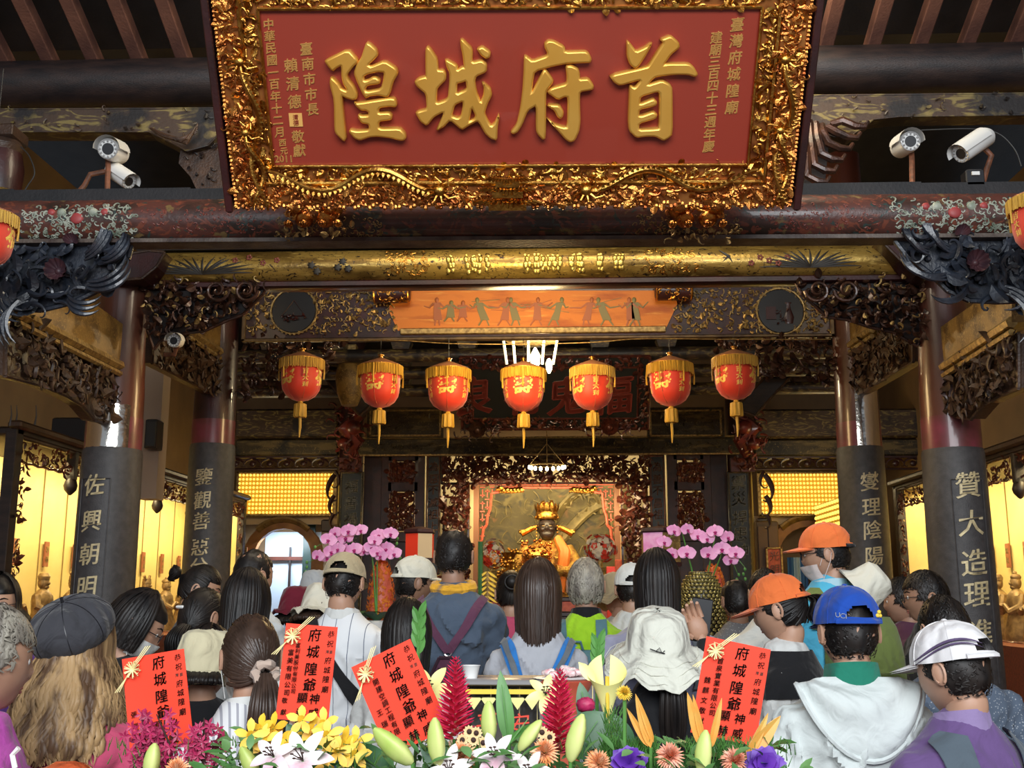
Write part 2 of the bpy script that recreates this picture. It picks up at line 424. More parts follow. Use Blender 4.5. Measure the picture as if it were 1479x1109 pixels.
# back slope rafters with light between, seen right of the hall
for i in range(14):
    b = MB().box((0, 0, 0), (.10, 3.2, .12)) if i == 0 else None
    if i == 0: rb = bpy.data.meshes.new('rafter'); rb.from_pydata(b.v, [], b.f); rb.materials.append(MT['rafter'])
    o = bpy.data.objects.new('rafter', rb); COL.objects.link(o); o.parent = ceil
    o.location = (-4.2+i*.62, 15.0, 6.15); o.rotation_euler = (R(-14), 0, 0)
# ---------------------------------------------------------------- columns
def column(x, y, pyt, pytop, band, label, chars, cx, ch, panel):
    zt = W(0 if 0 else (160 if x < 0 else 1380) if y == Y1 else (305 if x < 0 else 1244), pyt, y).z
    t = thing('temple_column', label, 'column', (x, y, 0), 'columns of the hall')
    st = MB(); st.lathe([(.27, 0), (.27, .06), (.245, .10), (.255, .2), (.235, .32), (.22, .36)], n=32)
    st.build('column_base', MT['stone'], t)
    s = MB(); s.lathe([(.212, .34), (.212, 1), (.208, 2), (.203, zt-.03), (.197, zt)], n=48)
    s.build('stone_shaft', MT['stone'], t)
    w = MB(); ztop = 5.6 if y > 8 else W(190, 380, y).z
    w.lathe([(.192, zt-.02), (.188, zt+.4), (.172, (zt+ztop)/2), (.16, ztop)], n=40)
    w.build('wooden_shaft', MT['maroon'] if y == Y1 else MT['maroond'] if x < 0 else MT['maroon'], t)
    # paint band of the foot of the timber
    p = MB(); p.lathe([(.1935, zt), (.1925, zt+.22)], n=40); p.build('painted_collar', MT['purple'], t)
    if band:
        a0, a1, z0, z1 = band; b = MB()
        b.grid(lambda u, v: V(((.196)*math.sin(R(a0+(a1-a0)*u)), -(.196)*math.cos(R(a0+(a1-a0)*u)), zt+z0+(z1-z0)*v+.004*math.sin(u*31+v*5))), 16, 4)
        b.build('steel_sheet', MT['chrome'], t, label='polished steel sheet wrapped round the shaft')
    # carved couplet wrapped on the front of the stone
    g = MB(); r0 = .2125
    for k, (c, zz, sz) in enumerate(chars):
        vs, fs = glyph(c, .004)
        g.add([V((math.sin(cx+v[0]*sz/r0)*(r0+v[2]*.004), -math.cos(cx+v[0]*sz/r0)*(r0+v[2]*.004), zz+v[1]*sz)) for v in vs], fs)
    g.build('couplet_characters', MT['couplet'], t, smooth=False)
    if panel:
        zb = 1.0; q = MB()
        for a in (cx-.52, cx+.52):
            q.tube([(math.sin(a)*.212, -math.cos(a)*.212, z) for z in (zb, zt-.22)], .004, 5)
        q.tube([(math.sin(cx-.52+1.04*i/12)*.212, -math.cos(cx-.52+1.04*i/12)*.212, zt-.22) for i in range(13)], .004, 5)
        q.build('panel_border', MT['stone'], t)
    return t
MT['couplet'] = M_('couplet_gold', (.62, .52, .30), .5, .2, col2=(.40, .33, .2), scale=30)
def cz(px, ys, Y): return [W(px, y, Y-.2).z for y in ys]
zz = cz(140, (700, 752, 800, 848, 900), Y1)
column(XL, Y1, 650, 380, (-45, 52, .0, .30), 'front left black stone column with gilded couplet and steel sheet at its top', [(c, z, .155) for c, z in zip('佐興朝明德', zz)], -.13, 0, True)
zz = cz(1400, (700, 755, 812, 858, 912), Y1)
column(XR, Y1, 650, 380, None, 'front right black stone column with gilded couplet on a framed panel', [(c, z, .18) for c, z in zip('贊大造理', zz)]+[('進', zz[4], .17)], .05, 0, True)
zz = cz(295, (688, 722, 752, 790, 818), Y2)
column(XL, Y2, 643, 380, None, 'rear left black stone column below maroon timber, inner row', [(c, z, .165) for c, z in zip('鑒觀善惡兮', zz)], .0, 0, False)
zz = cz(1260, (695, 732, 765, 803, 845), Y2)
column(XR, Y2, 647, 380, (-20, 48, 0, .62), 'rear right black stone column under a tall strip of polished steel', [(c, z, .17) for c, z in zip('燮理陰陽', zz)], .05, 0, False)
# ---------------------------------------------------------------- main beam in front
YM = 5.6
zl = W(100, 322, YM).z; zr = W(1300, 314, YM).z
ax, bx = W(100, 322, YM).x, W(1300, 314, YM).x; sl_ = (zr-zl)/(bx-ax)
ZM = lambda x: zl+(x-ax)*sl_
t = thing('main_beam', 'thick round front beam with faded paintings, spanning the whole hall under the plaque', 'beam', (0, YM, ZM(0)))
b = MB(); pts = [(x, YM, ZM(x)) for x in [-4+i*.25 for i in range(33)]]; b.tube(pts, .125, 28); b.build('round_timber', MT['beampaint'], t, world=True)
b = MB(); [b.box(((x0+.5), YM+.06, ZM(x0+.5)+.135), (1.0, .20, .10)) for x0 in range(-4, 4)]; b.build('top_timber', MT['darkv'], t, world=True)
b = MB(); [b.box((x0+.25, YM, ZM(x0+.25)-.125), (.5, .13, .022), Matrix.Rotation(-math.atan(sl_), 3, 'Y')) for x0 in [i*.5 for i in range(-8, 8)]]; b.build('lower_lip', M_('worn_lip', (.12, .09, .07), .5, col2=(.04, .02, .015), scale=9, bump=.3), t, world=True)
# painted medallion fields of the beam: raised gesso scrolls
MT['gesso'] = M_('pale_gesso_scrolls', (.42, .44, .36), .5, col2=(.16, .20, .15), scale=18)
MT['gessored'] = M_('red_gesso', (.34, .05, .05), .5)
def cyl_scroll(x0, x1, seed, n, mat, parent, name, a0=-70, a1=25, rad=.126, cy=None, zf=None, rr=.005, ln=.07):
    b = MB(); rnd = random.Random(seed); cy = cy or YM; zf = zf or ZM
    for k in range(n):
        x = rnd.uniform(x0, x1); a = R(rnd.uniform(a0, a1)); h = rnd.uniform(0, 2*PI); tr = rnd.choice((-1, 1))*rnd.uniform(3, 6); l = ln*rnd.uniform(.5, 1.2)
        pts = []; rs = []; px, pa = x, a
        for i in range(9):
            tt = i/8; pts.append(V((px, cy-rad*math.cos(pa), zf(px)+rad*math.sin(pa)))); rs.append(rr*(1-.5*tt))
            h += tr*(.3+1.6*tt)/8; px += math.cos(h)*l/8*(1-.5*tt); pa += math.sin(h)*l/8*(1-.5*tt)/rad
        b.tube(pts, rs, 4)
    return b.build(name, mat, parent, world=True, kind='stuff')
for (p0, p1, sd) in ((45, 205, 1), (1280, 1455, 2)):
    cyl_scroll(W(p0, 325, YM).x, W(p1, 325, YM).x, sd, 190, MT['gesso'], t, 'painted_scrolls')
    for q, m, rr in ((.5, 'gessored', .036), (.36, 'gesso', .026), (.64, 'gesso', .026), (.27, 'gessored', .022), (.74, 'gessored', .022)):
        x = W(p0+(p1-p0)*q, 325, YM).x; a = R(-8 if q == .5 else 8)
        MB().ell((x, YM-.124*math.cos(a), ZM(x)+.124*math.sin(a)), (rr, .012, rr*.9)).build('painted_flower', MT[m], t, world=True)
cyl_scroll(W(405, 325, YM).x, W(560, 325, YM).x, 3, 110, MT['goldold'], t, 'painted_scrolls', -65, -12, ln=.05, rr=.003)
cyl_scroll(W(910, 325, YM).x, W(1065, 325, YM).x, 4, 110, MT['goldold'], t, 'painted_scrolls', -65, -12, ln=.05, rr=.003)
MT['flowr'] = M_('faded_red_flowers', (.20, .045, .03), .5)
cyl_scroll(W(1085, 325, YM).x, W(1260, 325, YM).x, 5, 90, MT['flowr'], t, 'painted_flowers', -45, 15, ln=.04, rr=.0035)
cyl_scroll(W(215, 325, YM).x, W(390, 325, YM).x, 6, 70, MT['flowr'], t, 'painted_flowers', -45, 15, ln=.04, rr=.0035)
# second dark purlin and the carved tie beam above
t = thing('dark_purlin', 'thick dark round purlin under the rafter ends, behind the plaque', 'beam', (0, 6.35, W(200, 115, 6.35).z))
pz0, pz1 = W(120, 122, 6.35), W(1330, 100, 6.35)
f = lambda x: pz0.z+(x-pz0.x)*(pz1.z-pz0.z)/(pz1.x-pz0.x)
MB().tube([(x, 6.35, f(x)) for x in (-5, 0, 5)], .155, 24).build('purlin', MT['dark'], t, world=True)
def poly_board(name, label, pts, Y, d, mat, carve_n=0, seed=0, cmat=None, r=.01, ln=.1, cat='carving', group=None, edge=True, relief=.02, vein=None):
    q = [(W(x, y, Y).x, W(x, y, Y).z) for x, y in pts]
    cx = sum(p[0] for p in q)/len(q); cz_ = sum(p[1] for p in q)/len(q)
    t = thing(name, label, cat, (cx, Y, cz_), group)
    if mat is not None: MB().prism(q, Y, Y+d).build('board', mat, t, world=True, smooth=False)
    if carve_n:
        b = MB(); carve(b, inpoly(q), bb(q), carve_n, seed, r, ln, y=Y, relief=relief)
        b.build('scrollwork', cmat or mat, t, world=True, kind='stuff')
    if edge: pline(MB(), q, r*.9, Y).build('edge_moulding', cmat or mat, t, world=True)
    return t
MT['tie'] = painted('tie_beam_paint', (.06, .035, .022), [((.20, .15, .05), 7, .52, .62, (.6, 1, 2), 'd'), ((.015, .012, .012), 4, .5, .6, (1, 1, 1), 'n')], .5, coat=.1)
poly_board('tie_beam', 'carved tie beam with faded painting above the two left cameras', [(-60, 158), (320, 156), (335, 175), (300, 210), (270, 218), (215, 190), (20, 190), (-60, 186)], 6.15, .14, MT['tie'], 26, 11, MT['tie'], .006, .08, 'beam')
poly_board('tie_beam', 'carved tie beam with faded painting above the two right cameras', [(1150, 138), (1540, 134), (1540, 165), (1300, 168), (1262, 172), (1225, 200), (1195, 196), (1160, 178)], 6.15, .14, MT['tie'], 26, 12, MT['tie'], .006, .08, 'beam')
# gourd-shaped block and scroll post beside the plaque
g = thing('carved_post', 'carved scroll-topped post holding the tie beam left of the plaque', 'post', W(295, 280, 6.2))
q = [(W(x, y, 6.2).x, W(x, y, 6.2).z) for x, y in ((262, 205), (300, 185), (335, 205), (345, 283), (288, 283), (275, 255), (258, 236))]
MB().prism(q, 6.2, 6.36).build('post_board', MT['brown'], g, world=True, smooth=False)
b = MB(); carve(b, inpoly(q), bb(q), 20, 5, .008, .08, y=6.2); b.build('scrollwork', MT['dark'], g, world=True, kind='stuff')
c = W(240, 196, 6.1); b = MB()
for k in range(6): b.tube([c+V((.02*k-.1, 0, .05-.012*k)), c+V((.03*k, -.05, -.02-.01*k)), c+V((.10+.012*k, -.05, -.05)), c+V((.20, -.02, .01+.012*k))], [.008, .014, .012, .004], 6)
b.build('carved_leaves', MT['brown'], g, world=True)
g = thing('carved_post', 'scroll bracket of curling carved tentacles right of the plaque', 'post', W(1175, 283, 6.2))
b = MB()
for k in range(6):
    x0, y0 = 1160+k*9, 172+k*3; x1, y1 = 1180+k*11, 262-k*16
    p = [W(x0, y0, 6.1), W(x0+4-k, (y0+y1)/2-6, 6.05), W((x0+x1)/2-4, y1-8, 6.05), W(x1, y1, 6.05), W(x1+14, y1+1, 6.05), W(x1+19, y1-7, 6.05)]
    b.tube(p, [.022, .027, .027, .024, .018, .012], 8)
b.build('carved_tentacle', MT['golddark'], g, world=True)
q = [(W(x, y, 6.25).x, W(x, y, 6.25).z) for x, y in ((1150, 165), (1200, 175), (1190, 283), (1148, 283))]
MB().prism(q, 6.25, 6.38).build('post_board', MT['dark'], g, world=True, smooth=False)
# king post stub at the left edge
g = thing('bracket_drum', 'stacked red-brown bracket drum at the upper left edge', 'bracket', W(2, 285, 5.9))
c = W(2, 240, 5.9); b = MB(); b.lathe([(.12, -.17), (.13, -.02), (.11, .08)], c, 20); b.build('drum', MT['maroond'], g, world=True)
b = MB(); b.lathe([(.10, .08), (.115, .12), (.10, .15)], c, 16); b.box(c+V((0, 0, .19)), (.2, .2, .08), bev=.01); b.build('capital', MT['brown'], g, world=True)
# ---------------------------------------------------------------- gilded beam on front columns
z1 = W(760, 384, Y1).z
t = thing('gilded_beam', 'round gilded painted beam glowing at its middle, on the front columns', 'beam', (XC, Y1, z1))
zg = lambda x: z1
b = MB().tube([(x, Y1, z1) for x in [XL+.1+i*(XR-XL-.2)/20 for i in range(21)]], .125, 28); b.build('round_timber', MT['goldbeam'], t, world=True)
b = MB().box((XC, Y1, z1-.135), (XR-XL-.2, .14, .05), bev=.01); b.build('lower_moulding', MT['maroond'], t, world=True)
b = MB().box((XC, Y1+.02, z1+.15), (XR-XL-.2, .2, .05)); b.build('upper_board', MT['darkv'], t, world=True)
MT['blackpaint'] = M_('black_painting', (.02, .015, .01), .5)
for (p0, p1, sd, n) in ((560, 620, 21, 60), (925, 1005, 22, 70)):
    cyl_scroll(W(p0, 385, Y1).x, W(p1, 385, Y1).x, sd, n, MT['gold'], t, 'gilt_scrolls', -45, 35, .126, Y1, zg, .004, .10)
b = MB(); rnd = random.Random(4)       # painted orchid leaves, flowers and flying bird at the ends of the beam
for xc, sg in ((1165, 1), (300, -1)):
    for k in range(15):
        a = R(-75+150*k/14); L = 70+rnd.random()*25; pts = []
        for i in range(8):
            u = i/7; px = xc+math.sin(a)*L*u*1.0; pa = R(-32+62*u*max(.25, math.cos(a))-18*u*u*(1-math.cos(a)))
            pts.append(V((W(px, 385, Y1).x, Y1-.1262*math.cos(pa), z1+.1262*math.sin(pa))))
        b.tube(pts, [.009*math.sin(PI*(.15+.8*i/7)) for i in range(8)], 4, flat=.3, up=(0, 1, 0))
c = (1052, 370)
for dx, dy, r in ((0, 0, .02), (8, -2, .01)):
    p = W(c[0]+dx, c[1]+dy, Y1-.12); b.ell((p.x, Y1-.12, p.z), (r, .006, r*.5))
for d in ((-14, -9), (6, 9), (-8, 8)):
    p = W(c[0], c[1], Y1-.12); q = W(c[0]+d[0], c[1]+d[1], Y1-.12); b.tube([(p.x, Y1-.124, p.z), (q.x, Y1-.122, q.z)], [.012, .002], 4)
for px, py in ((450, 383), (495, 378), (458, 392), (503, 388), (488, 386)):
    p = W(px, py, Y1-.12); b.ell((p.x, Y1-.123, p.z), (.03, .006, .025), fn=lambda q: 1+.25*math.sin(7*math.atan2(q.x, q.z)))
b.build('painted_plants', MT['blackpaint'], t, world=True, kind='stuff')
b = MB()
for px in [1085+i*13 for i in range(5)]+[340+i*20 for i in range(4)]:
    p = W(px, 372+(px % 3)*4, Y1-.12)
    for k in range(5): a = k*PI*2/5; b.ell((p.x+.014*math.cos(a), Y1-.124, p.z+.014*math.sin(a)), (.010, .004, .010), n=6, m=4)
b.build('painted_blossoms', MT['flowr'], t, world=True, kind='stuff')
b = MB(); rnd = random.Random(9)       # gilt relief figures of the middle of the beam
for k in range(26):
    px = rnd.uniform(625, 925); p = W(px, 385, Y1); h = rnd.uniform(.10, .15)
    for u, rr in ((-.5, .018), (-.2, .022), (.1, .020), (.34, .012)):
        a = u*h/.125; b.ell((p.x+rnd.uniform(-.01, .01), Y1-.124*math.cos(a), z1+.124*math.sin(a)), (rr, .009, rr*1.3), n=8, m=5)
b.build('gilt_relief_figures', M_('pale_gilding', (.75, .55, .16), .3, .8, col2=(.5, .33, .07), scale=25), t, world=True, kind='stuff')
# brackets of the gilded beam, and grey ones of the front beam
LB = [(215, 408), (388, 405), (380, 425), (350, 455), (330, 462), (295, 478), (262, 482), (232, 492), (222, 505), (213, 478)]
RB = [(1332, 408), (1148, 405), (1158, 425), (1195, 458), (1225, 462), (1255, 472), (1290, 480), (1325, 500), (1334, 478)]
def mirror(P, c): return [(2*c-x, y) for x, y in P]
for P, s, lb in ((LB, 31, 'dark gilt-touched scroll bracket left of the gilded beam, above the small white camera'), (RB, 32, 'dark gilt-touched scroll bracket right of the gilded beam')):
    t = poly_board('scroll_bracket', lb, P, Y1-.02, .03, MT['dark'], 190, s, MT['golddark'], .013, .13, 'bracket', 'brackets under the gilded beam', relief=.07)
    q = [(W(x, y, Y1).x, W(x, y, Y1).z) for x, y in P]; b = MB()
    carve(b, inpoly(q), bb(q), 26, s+5, .009, .10, y=Y1-.09, relief=.03); b.build('gilt_scrolls', MT['goldold'], t, world=True, kind='stuff')
    sg = 1 if P is LB else -1; x0 = 350 if sg > 0 else 1187
    b = MB()
    for k in range(2):      # big volutes at the free end
        p = W(x0-sg*0+sg*(-42*k+6), 424, Y1-.1); pts = []
        for i in range(26):
            a = i/25*PI*3.2; r = .085*(1-i/30); pts.append((p.x+sg*math.cos(a)*r, Y1-.10-.02*math.sin(a*.3), p.z+.02-math.sin(a)*r))
        b.tube(pts, [.015*(1-.5*i/25) for i in range(26)], 7)
    b.build('volute', MT['golddark'], t, world=True)
def grey_bracket(P, label, seed, sg, c):
    Yb = YM; t = poly_board('grey_bracket', label, P, Yb, .04, MT['slate'], 130, seed, MT['slate'], .016, .22, 'bracket', 'slate blue brackets under the front beam', relief=.07)
    b = MB(); p = W(*c, Yb-.09)
    for k in range(12):
        a = k*PI/6; b.leaf(p, (math.cos(a), -.4, math.sin(a)), (0, -1, 0), .085, .05, bend=-.8, fold=-.4)
    b.ell(p, .022); b.build('carved_lotus', MT['lotus'], t, world=True); b = MB()
    for k in range(7):
        a = PI/2+(k-3)*.4; pp = W(c[0]+sg*20, c[1]-42, Yb-.08); b.leaf(pp, (math.cos(a), -.4, math.sin(a)), (0, -1, 0), .06, .035, bend=-.8, fold=-.4)
    b.build('carved_bud', MT['lotus'], t, world=True)
    b = MB()                # broad curling leaves
    for (ax_, ay_, an, L, w) in ((-100, -20, 100, .34, .05), (-60, 48, 200, .36, .05), (55, -25, 20, .36, .05), (60, 25, -20, .34, .045), (-110, 20, 250, .3, .045), (20, 50, -60, .24, .04), (95, -20, 5, .26, .04)):
        pp = W(c[0]+sg*ax_*.7, c[1]+ay_*.8, Yb-.06); a = R(an if sg > 0 else 180-an)
        for dd in (-1, 0, 1):
            pts = []; px, pz = pp.x, pp.z+dd*.018; aa = a+dd*.12
            for i in range(10): pts.append((px, Yb-.07-.02*math.sin(i/9*PI), pz)); aa += sg*.14*(1+i*.12); px += math.cos(aa)*L/10; pz += math.sin(aa)*L/10
            b.tube(pts, [w*.36*(math.sin(PI*(.12+.85*i/9))) for i in range(10)], 6)
    b.build('carved_leaves', MT['slate'], t, world=True)
MT['lotus'] = M_('faded_lotus', (.085, .03, .035), .45, col2=(.04, .02, .03), scale=15)
GL = [(-80, 352), (190, 352), (185, 372), (160, 395), (140, 420), (105, 437), (60, 448), (20, 447), (-80, 440)]
grey_bracket(GL, 'slate blue carved bracket with a dull red lotus, top left under the front beam', 41, 1, (85, 392))
GR = [(1560, 340), (1290, 344), (1310, 370), (1345, 396), (1370, 420), (1400, 434), (1440, 436), (1560, 432)]
grey_bracket(GR, 'slate blue carved bracket with a dull red lotus, top right under the front beam', 42, -1, (1408, 380))
# round timber ends at the column heads
for P, lb in (([(150, 372), (215, 362), (238, 364), (226, 385), (205, 402), (170, 405), (152, 398)], 'curved maroon bracket arm at the head of the front left column'), ([(1270, 345), (1330, 352), (1356, 372), (1340, 402), (1325, 396), (1300, 375)], 'curved maroon bracket arm at the head of the front right column')):
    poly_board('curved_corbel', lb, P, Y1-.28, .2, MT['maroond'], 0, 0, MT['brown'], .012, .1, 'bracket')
# ---------------------------------------------------------------- panel beam on the inner columns
Yp = Y2-.05
a, b_, c, e = rc(350, 410, 1202, 490, Yp)
t = thing('panel_beam', 'deep beam with an orange painted scene between openwork medallions, above the lanterns', 'beam', ((a+b_)/2, Yp, c))
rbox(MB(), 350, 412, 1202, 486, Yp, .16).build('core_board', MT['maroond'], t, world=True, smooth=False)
m = MB(); rframe(m, 350, 408, 1204, 490, Yp-.03, .035, .05); m.build('gilt_frame', M_('bronze_moulding', (.16, .10, .04), .4, .4, col2=(.07, .04, .02), scale=12), t, world=True)
MT['orange'] = painted('orange_scene_ground', (.62, .20, .03), [((.40, .10, .018), 3, .5, .65, (.6, 1, 3), 'n'), ((.72, .34, .07), 9, .6, .7, (.3, 1, 3), 'n')], .6)
q = [(W(x, y, Yp).x, W(x, y, Yp).z) for x, y in ((566, 420), (975, 420), (978, 440), (960, 478), (575, 478), (562, 450))]
MB().prism(q, Yp-.012, Yp+.01).build('painted_scene', MT['orange'], t, world=True, smooth=False, label='orange scene panel with small painted warriors')
m = MB(); rbox(m, 578, 472, 962, 481, Yp-.03, .03, bev=.008); m.build('scene_sill', MT['goldold'], t, world=True)
MT['fig1'] = M_('scene_figure_green', (.20, .17, .06), .5); MT['fig2'] = M_('scene_figure_red', (.36, .11, .035), .5)
rnd = random.Random(3); figs = [632, 650, 668, 700, 728, 745, 775, 800, 846, 876, 910, 918]
for k, px in enumerate(figs):
    p = W(px, 449, Yp-.016); h = .25 if px not in (650, 668) else .18; w = MB(); ln_ = rnd.uniform(-.04, .04)*(1 if 690 < px < 880 else .2)
    Y = Yp-.014
    w.ell((p.x+ln_*2, Y, p.z+h*.42), (.02, .006, .026), n=8, m=6)
    w.prism([(p.x-.035, p.z-h*.35), (p.x+.045, p.z-h*.35), (p.x+.03+ln_, p.z+h*.1), (p.x+.035+ln_*1.5, p.z+h*.32), (p.x-.03+ln_*1.5, p.z+h*.32), (p.x-.03+ln_, p.z)], Y-.004, Y+.004)
    for s in (-1, 1): w.tube([(p.x+ln_*1.5+s*.03, Y, p.z+h*.28), (p.x+ln_+s*.07, Y, p.z+h*.12), (p.x+s*(.10+rnd.random()*.05), Y, p.z+h*rnd.uniform(.1, .35))], [.012, .009, .006], 4)
    for s in (-1, 1): w.tube([(p.x+s*.015, Y, p.z-h*.3), (p.x+s*rnd.uniform(.02, .06), Y, p.z-h*.55)], .009, 4)
    if 690 < px < 880: w.tube([(p.x-.12, Y, p.z+h*rnd.uniform(0, .5)), (p.x+.14, Y, p.z+h*rnd.uniform(-.1, .5))], .003, 4)
    w.build('painted_figure', MT['fig1'] if k % 2 else MT['fig2'], t, world=True)
for x0, x1, mx, sd, lb in ((356, 570, 425, 51, 1), (972, 1198, 1127, 52, 1)):
    m = MB(); a, b_, c, e = rc(x0, 417, x1, 481, Yp); p = W(mx, 450, Yp)
    ins = lambda x, z: a < x < b_ and c < z < e and (x-p.x)**2+(z-p.z)**2 > .205**2
    carve(m, ins, (a, c, b_, e), 330, sd, .008, .09, y=Yp, relief=.015, leaves=.3); m.build('gilt_openwork', MT['goldold'], t, world=True, kind='stuff')
    m = MB(); m.lathe([(.20, 0), (.20, .012), (.0001, .016)], (p.x, Yp-.01, p.z), 36, axis=Matrix.Rotation(PI/2, 3, 'X')); m.build('medallion', MT['black'], t, world=True, label='round black medallion')
    m = MB(); pts = [(p.x+.215*math.cos(i*PI/20), Yp-.02, p.z+.215*math.sin(i*PI/20)) for i in range(41)]; m.tube(pts, .008, 6)
    for i in range(36): q = i*PI/18; curl(m, p.x+.205*math.cos(q), p.z+.205*math.sin(q), q, .07, 6, .006, Yp-.02, 8)
    m.build('medallion_ring', MT['goldold'], t, world=True)
    m = MB()
    if mx < 700: m.tube([(p.x-.11, Yp-.03, p.z-.05), (p.x, Yp-.03, p.z+.10), (p.x+.11, Yp-.03, p.z-.05), (p.x-.11, Yp-.03, p.z-.05)], .006, 5); carve(m, lambda x, z: abs(x-p.x) < .12 and -.11 < z-p.z < -.02, (p.x-.12, p.z-.11, p.x+.12, p.z-.02), 20, 7, .006, .06, y=Yp-.03)
    else: m.lathe([(.035, -.12), (.05, -.06), (.025, .02), (.02, .06), (.035, .08)], (p.x+.07, Yp-.02, p.z), 12, sy=.3); m.box((p.x-.09, Yp-.025, p.z-.02), (.09, .02, .12)); carve(m, lambda x, z: abs(x-p.x) < .05 and abs(z-p.z+.05) < .06, (p.x-.05, p.z-.11, p.x+.05, p.z+.01), 10, 8, .006, .06, y=Yp-.03)
    m.build('medallion_carving', MT['maroond'], t, world=True)
for px, py in ((566, 424), (973, 420)):
    p = W(px, py, Yp-.12); g = thing('gilt_boss', 'red and gold scroll boss at the %s corner of the orange scene' % ('upper left' if px < 700 else 'upper right'), 'boss', p, 'gilt bosses on the panel beam')
    MB().tube([p+V((-.17, 0, 0)), p+V((-.15, 0, 0)), p+V((.15, 0, 0)), p+V((.17, 0, 0))], [.06, .088, .088, .06], 20).build('boss_body', MT['maroond'], g, world=True)
    m = MB(); rnd = random.Random(px)
    for k in range(60):
        x = p.x+rnd.uniform(-.14, .14); a = rnd.uniform(-1.2, 1.2); curl(m, 0, 0, rnd.uniform(0, 6), .075, rnd.choice((-5, 5)), .008, 0, 8, M=Matrix.Translation((x, p.y, p.z)) @ Matrix.Rotation(a, 4, 'X') @ Matrix.Translation((0, -.096, 0)))
    for s in (-1, 1): m.tube([(p.x+s*.155, p.y+.088*math.cos(i*PI/8), p.z+.088*math.sin(i*PI/8)) for i in range(17)], .009, 5)
    m.build('gilt_scrolls', MT['gold'], g, world=True, kind='stuff')
# openwork brackets under panel beam
for P, sd, lb in (([(350, 492), (512, 492), (500, 505), (480, 520), (470, 548), (452, 552), (430, 545), (410, 570), (372, 575), (350, 580)], 61, 'wine-dark carved dragon bracket left under the panel beam'), ([(1203, 492), (1032, 492), (1035, 505), (1068, 515), (1090, 530), (1100, 552), (1140, 540), (1170, 552), (1202, 560)], 62, 'wine-dark carved dragon bracket right under the panel beam')):
    poly_board('dragon_bracket', lb, P, Y2, .04, None, 190, sd, MT['golddark'], .014, .16, 'bracket', 'brackets under the panel beam', relief=.06, edge=False)
# ---------------------------------------------------------------- side beams between the rows
def side_beam(x, ya, yb, pts_beam, pts_low, label, seed, sg):
    # outlines are sighted on the plane X=x ; prism thickness along x
    def P2(L): return [(WX(px, py, x).y, WX(px, py, x).z) for px, py in L]
    M = Matrix(((0, sg*1, 0, x), (1, 0, 0, 0), (0, 0, 1, 0), (0, 0, 0, 1)))
    Mf = M
    q = P2(pts_beam); t = thing('side_beam', label, 'beam', (x, q[0][0], q[0][1]), 'side beams between the column rows')
    MB().prism(q, -.07, .07, Mf).build('ochre_board', MT['ochre'], t, world=True, smooth=False)
    m = MB()
    lo = [p for p in q]; m.tube([Mf @ V((q[-1][0], -.07, q[-1][1])), Mf @ V((q[-2][0], -.07, q[-2][1]))], .035, 6)
    m.tube([Mf @ V((q[-1][0], -.075, q[-1][1]-.06)), Mf @ V((q[-2][0], -.075, q[-2][1]-.06))], .022, 6)
    m.build('lower_moulding', MT['goldold'], t, world=True)
    l = P2(pts_low)
    MB().prism(l, -.03, .06, Mf).build('carved_board', MT['brown'], t, world=True, smooth=False)
    m = MB(); carve(m, inpoly(l), bb(l), 170, seed, .016, .17, y=-.04, relief=.04, M=Mf); m.build('scrollwork', MT['brown'], t, world=True, kind='stuff')
    pline(MB(), l, .014, -.03, Mf).build('edge_moulding', MT['brown'], t, world=True)
side_beam(XL, YM, Y1, [(12, 452), (110, 438), (185, 470), (183, 545), (5, 453)][0:1]+[(112, 432), (183, 482), (183, 540), (8, 452)], [(0, 470), (20, 462), (160, 545), (166, 600), (160, 612), (130, 606), (112, 585), (90, 572), (50, 555), (22, 548), (0, 542)], 'ochre painted side beam over carved openwork, left front between beam and column', 71, -1)
side_beam(XR, YM, Y1, [(1479, 400), (1362, 480), (1362, 540), (1479, 465)], [(1479, 482), (1375, 545), (1378, 600), (1410, 605), (1430, 582), (1479, 560)], 'ochre painted side beam over carved openwork, right front between beam and column', 72, 1)
side_beam(XL, Y1, Y2, [(255, 465), (325, 465), (325, 520), (262, 478)], [(216, 490), (250, 478), (325, 525), (313, 576), (295, 565), (214, 524)], 'short gilded side beam over dense red carving, left behind the front column', 73, -1)
side_beam(XR, Y1, Y2, [(1285, 460), (1222, 460), (1222, 510), (1272, 475)], [(1325, 480), (1290, 475), (1232, 515), (1240, 572), (1262, 560), (1325, 522)], 'short gilded side beam over dense red carving, right behind the front column', 74, 1)
# ---------------------------------------------------------------- the plaque
bl, br = C(345, 294, 5.10), C(1137, 291, 5.10); tl, tr = C(305, 0, 4.71), C(1163, 0, 4.71)
PU = (br-bl).normalized(); mb_, mt_ = (bl+br)/2, (tl+tr)/2; PV = (mt_-mb_); PV = (PV-PU*PV.dot(PU)).normalized()
SP = Plane(mb_, PU, PV); s_ = SP.uv
SG = thing('temple_plaque', 'huge red plaque with four gold characters in a carved gilt frame above the beam', 'plaque', M=SP.m)
pc = (s_(400, 236)[0]+s_(1075, 228)[0])/2; ow = (br-bl).length/2; iw = abs(s_(1075, 228)[0]-s_(400, 236)[0])/2; ib = s_(737, 233)[1]; it = s_(737, 12)[1]; oh = it+ib
MB().box((0, .03, oh/2), (2*ow+.05, .06, oh+.03), bev=.01).build('back_board', MT['maroond'], SG, smooth=False)
MB().box((pc, -.02, (ib+it)/2), (2*iw+.02, .05, it-ib+.02)).build('red_panel', MT['signred'], SG, smooth=False)
m = MB()
for a, b, c, d in ((-ow, 0, ow, ib-.10), (-ow, it+.10, ow, oh), (-ow, 0, pc-iw-.10, oh), (pc+iw+.10, 0, ow, oh)): m.box(((a+c)/2, -.03, (b+d)/2), (c-a, .06, d-b))
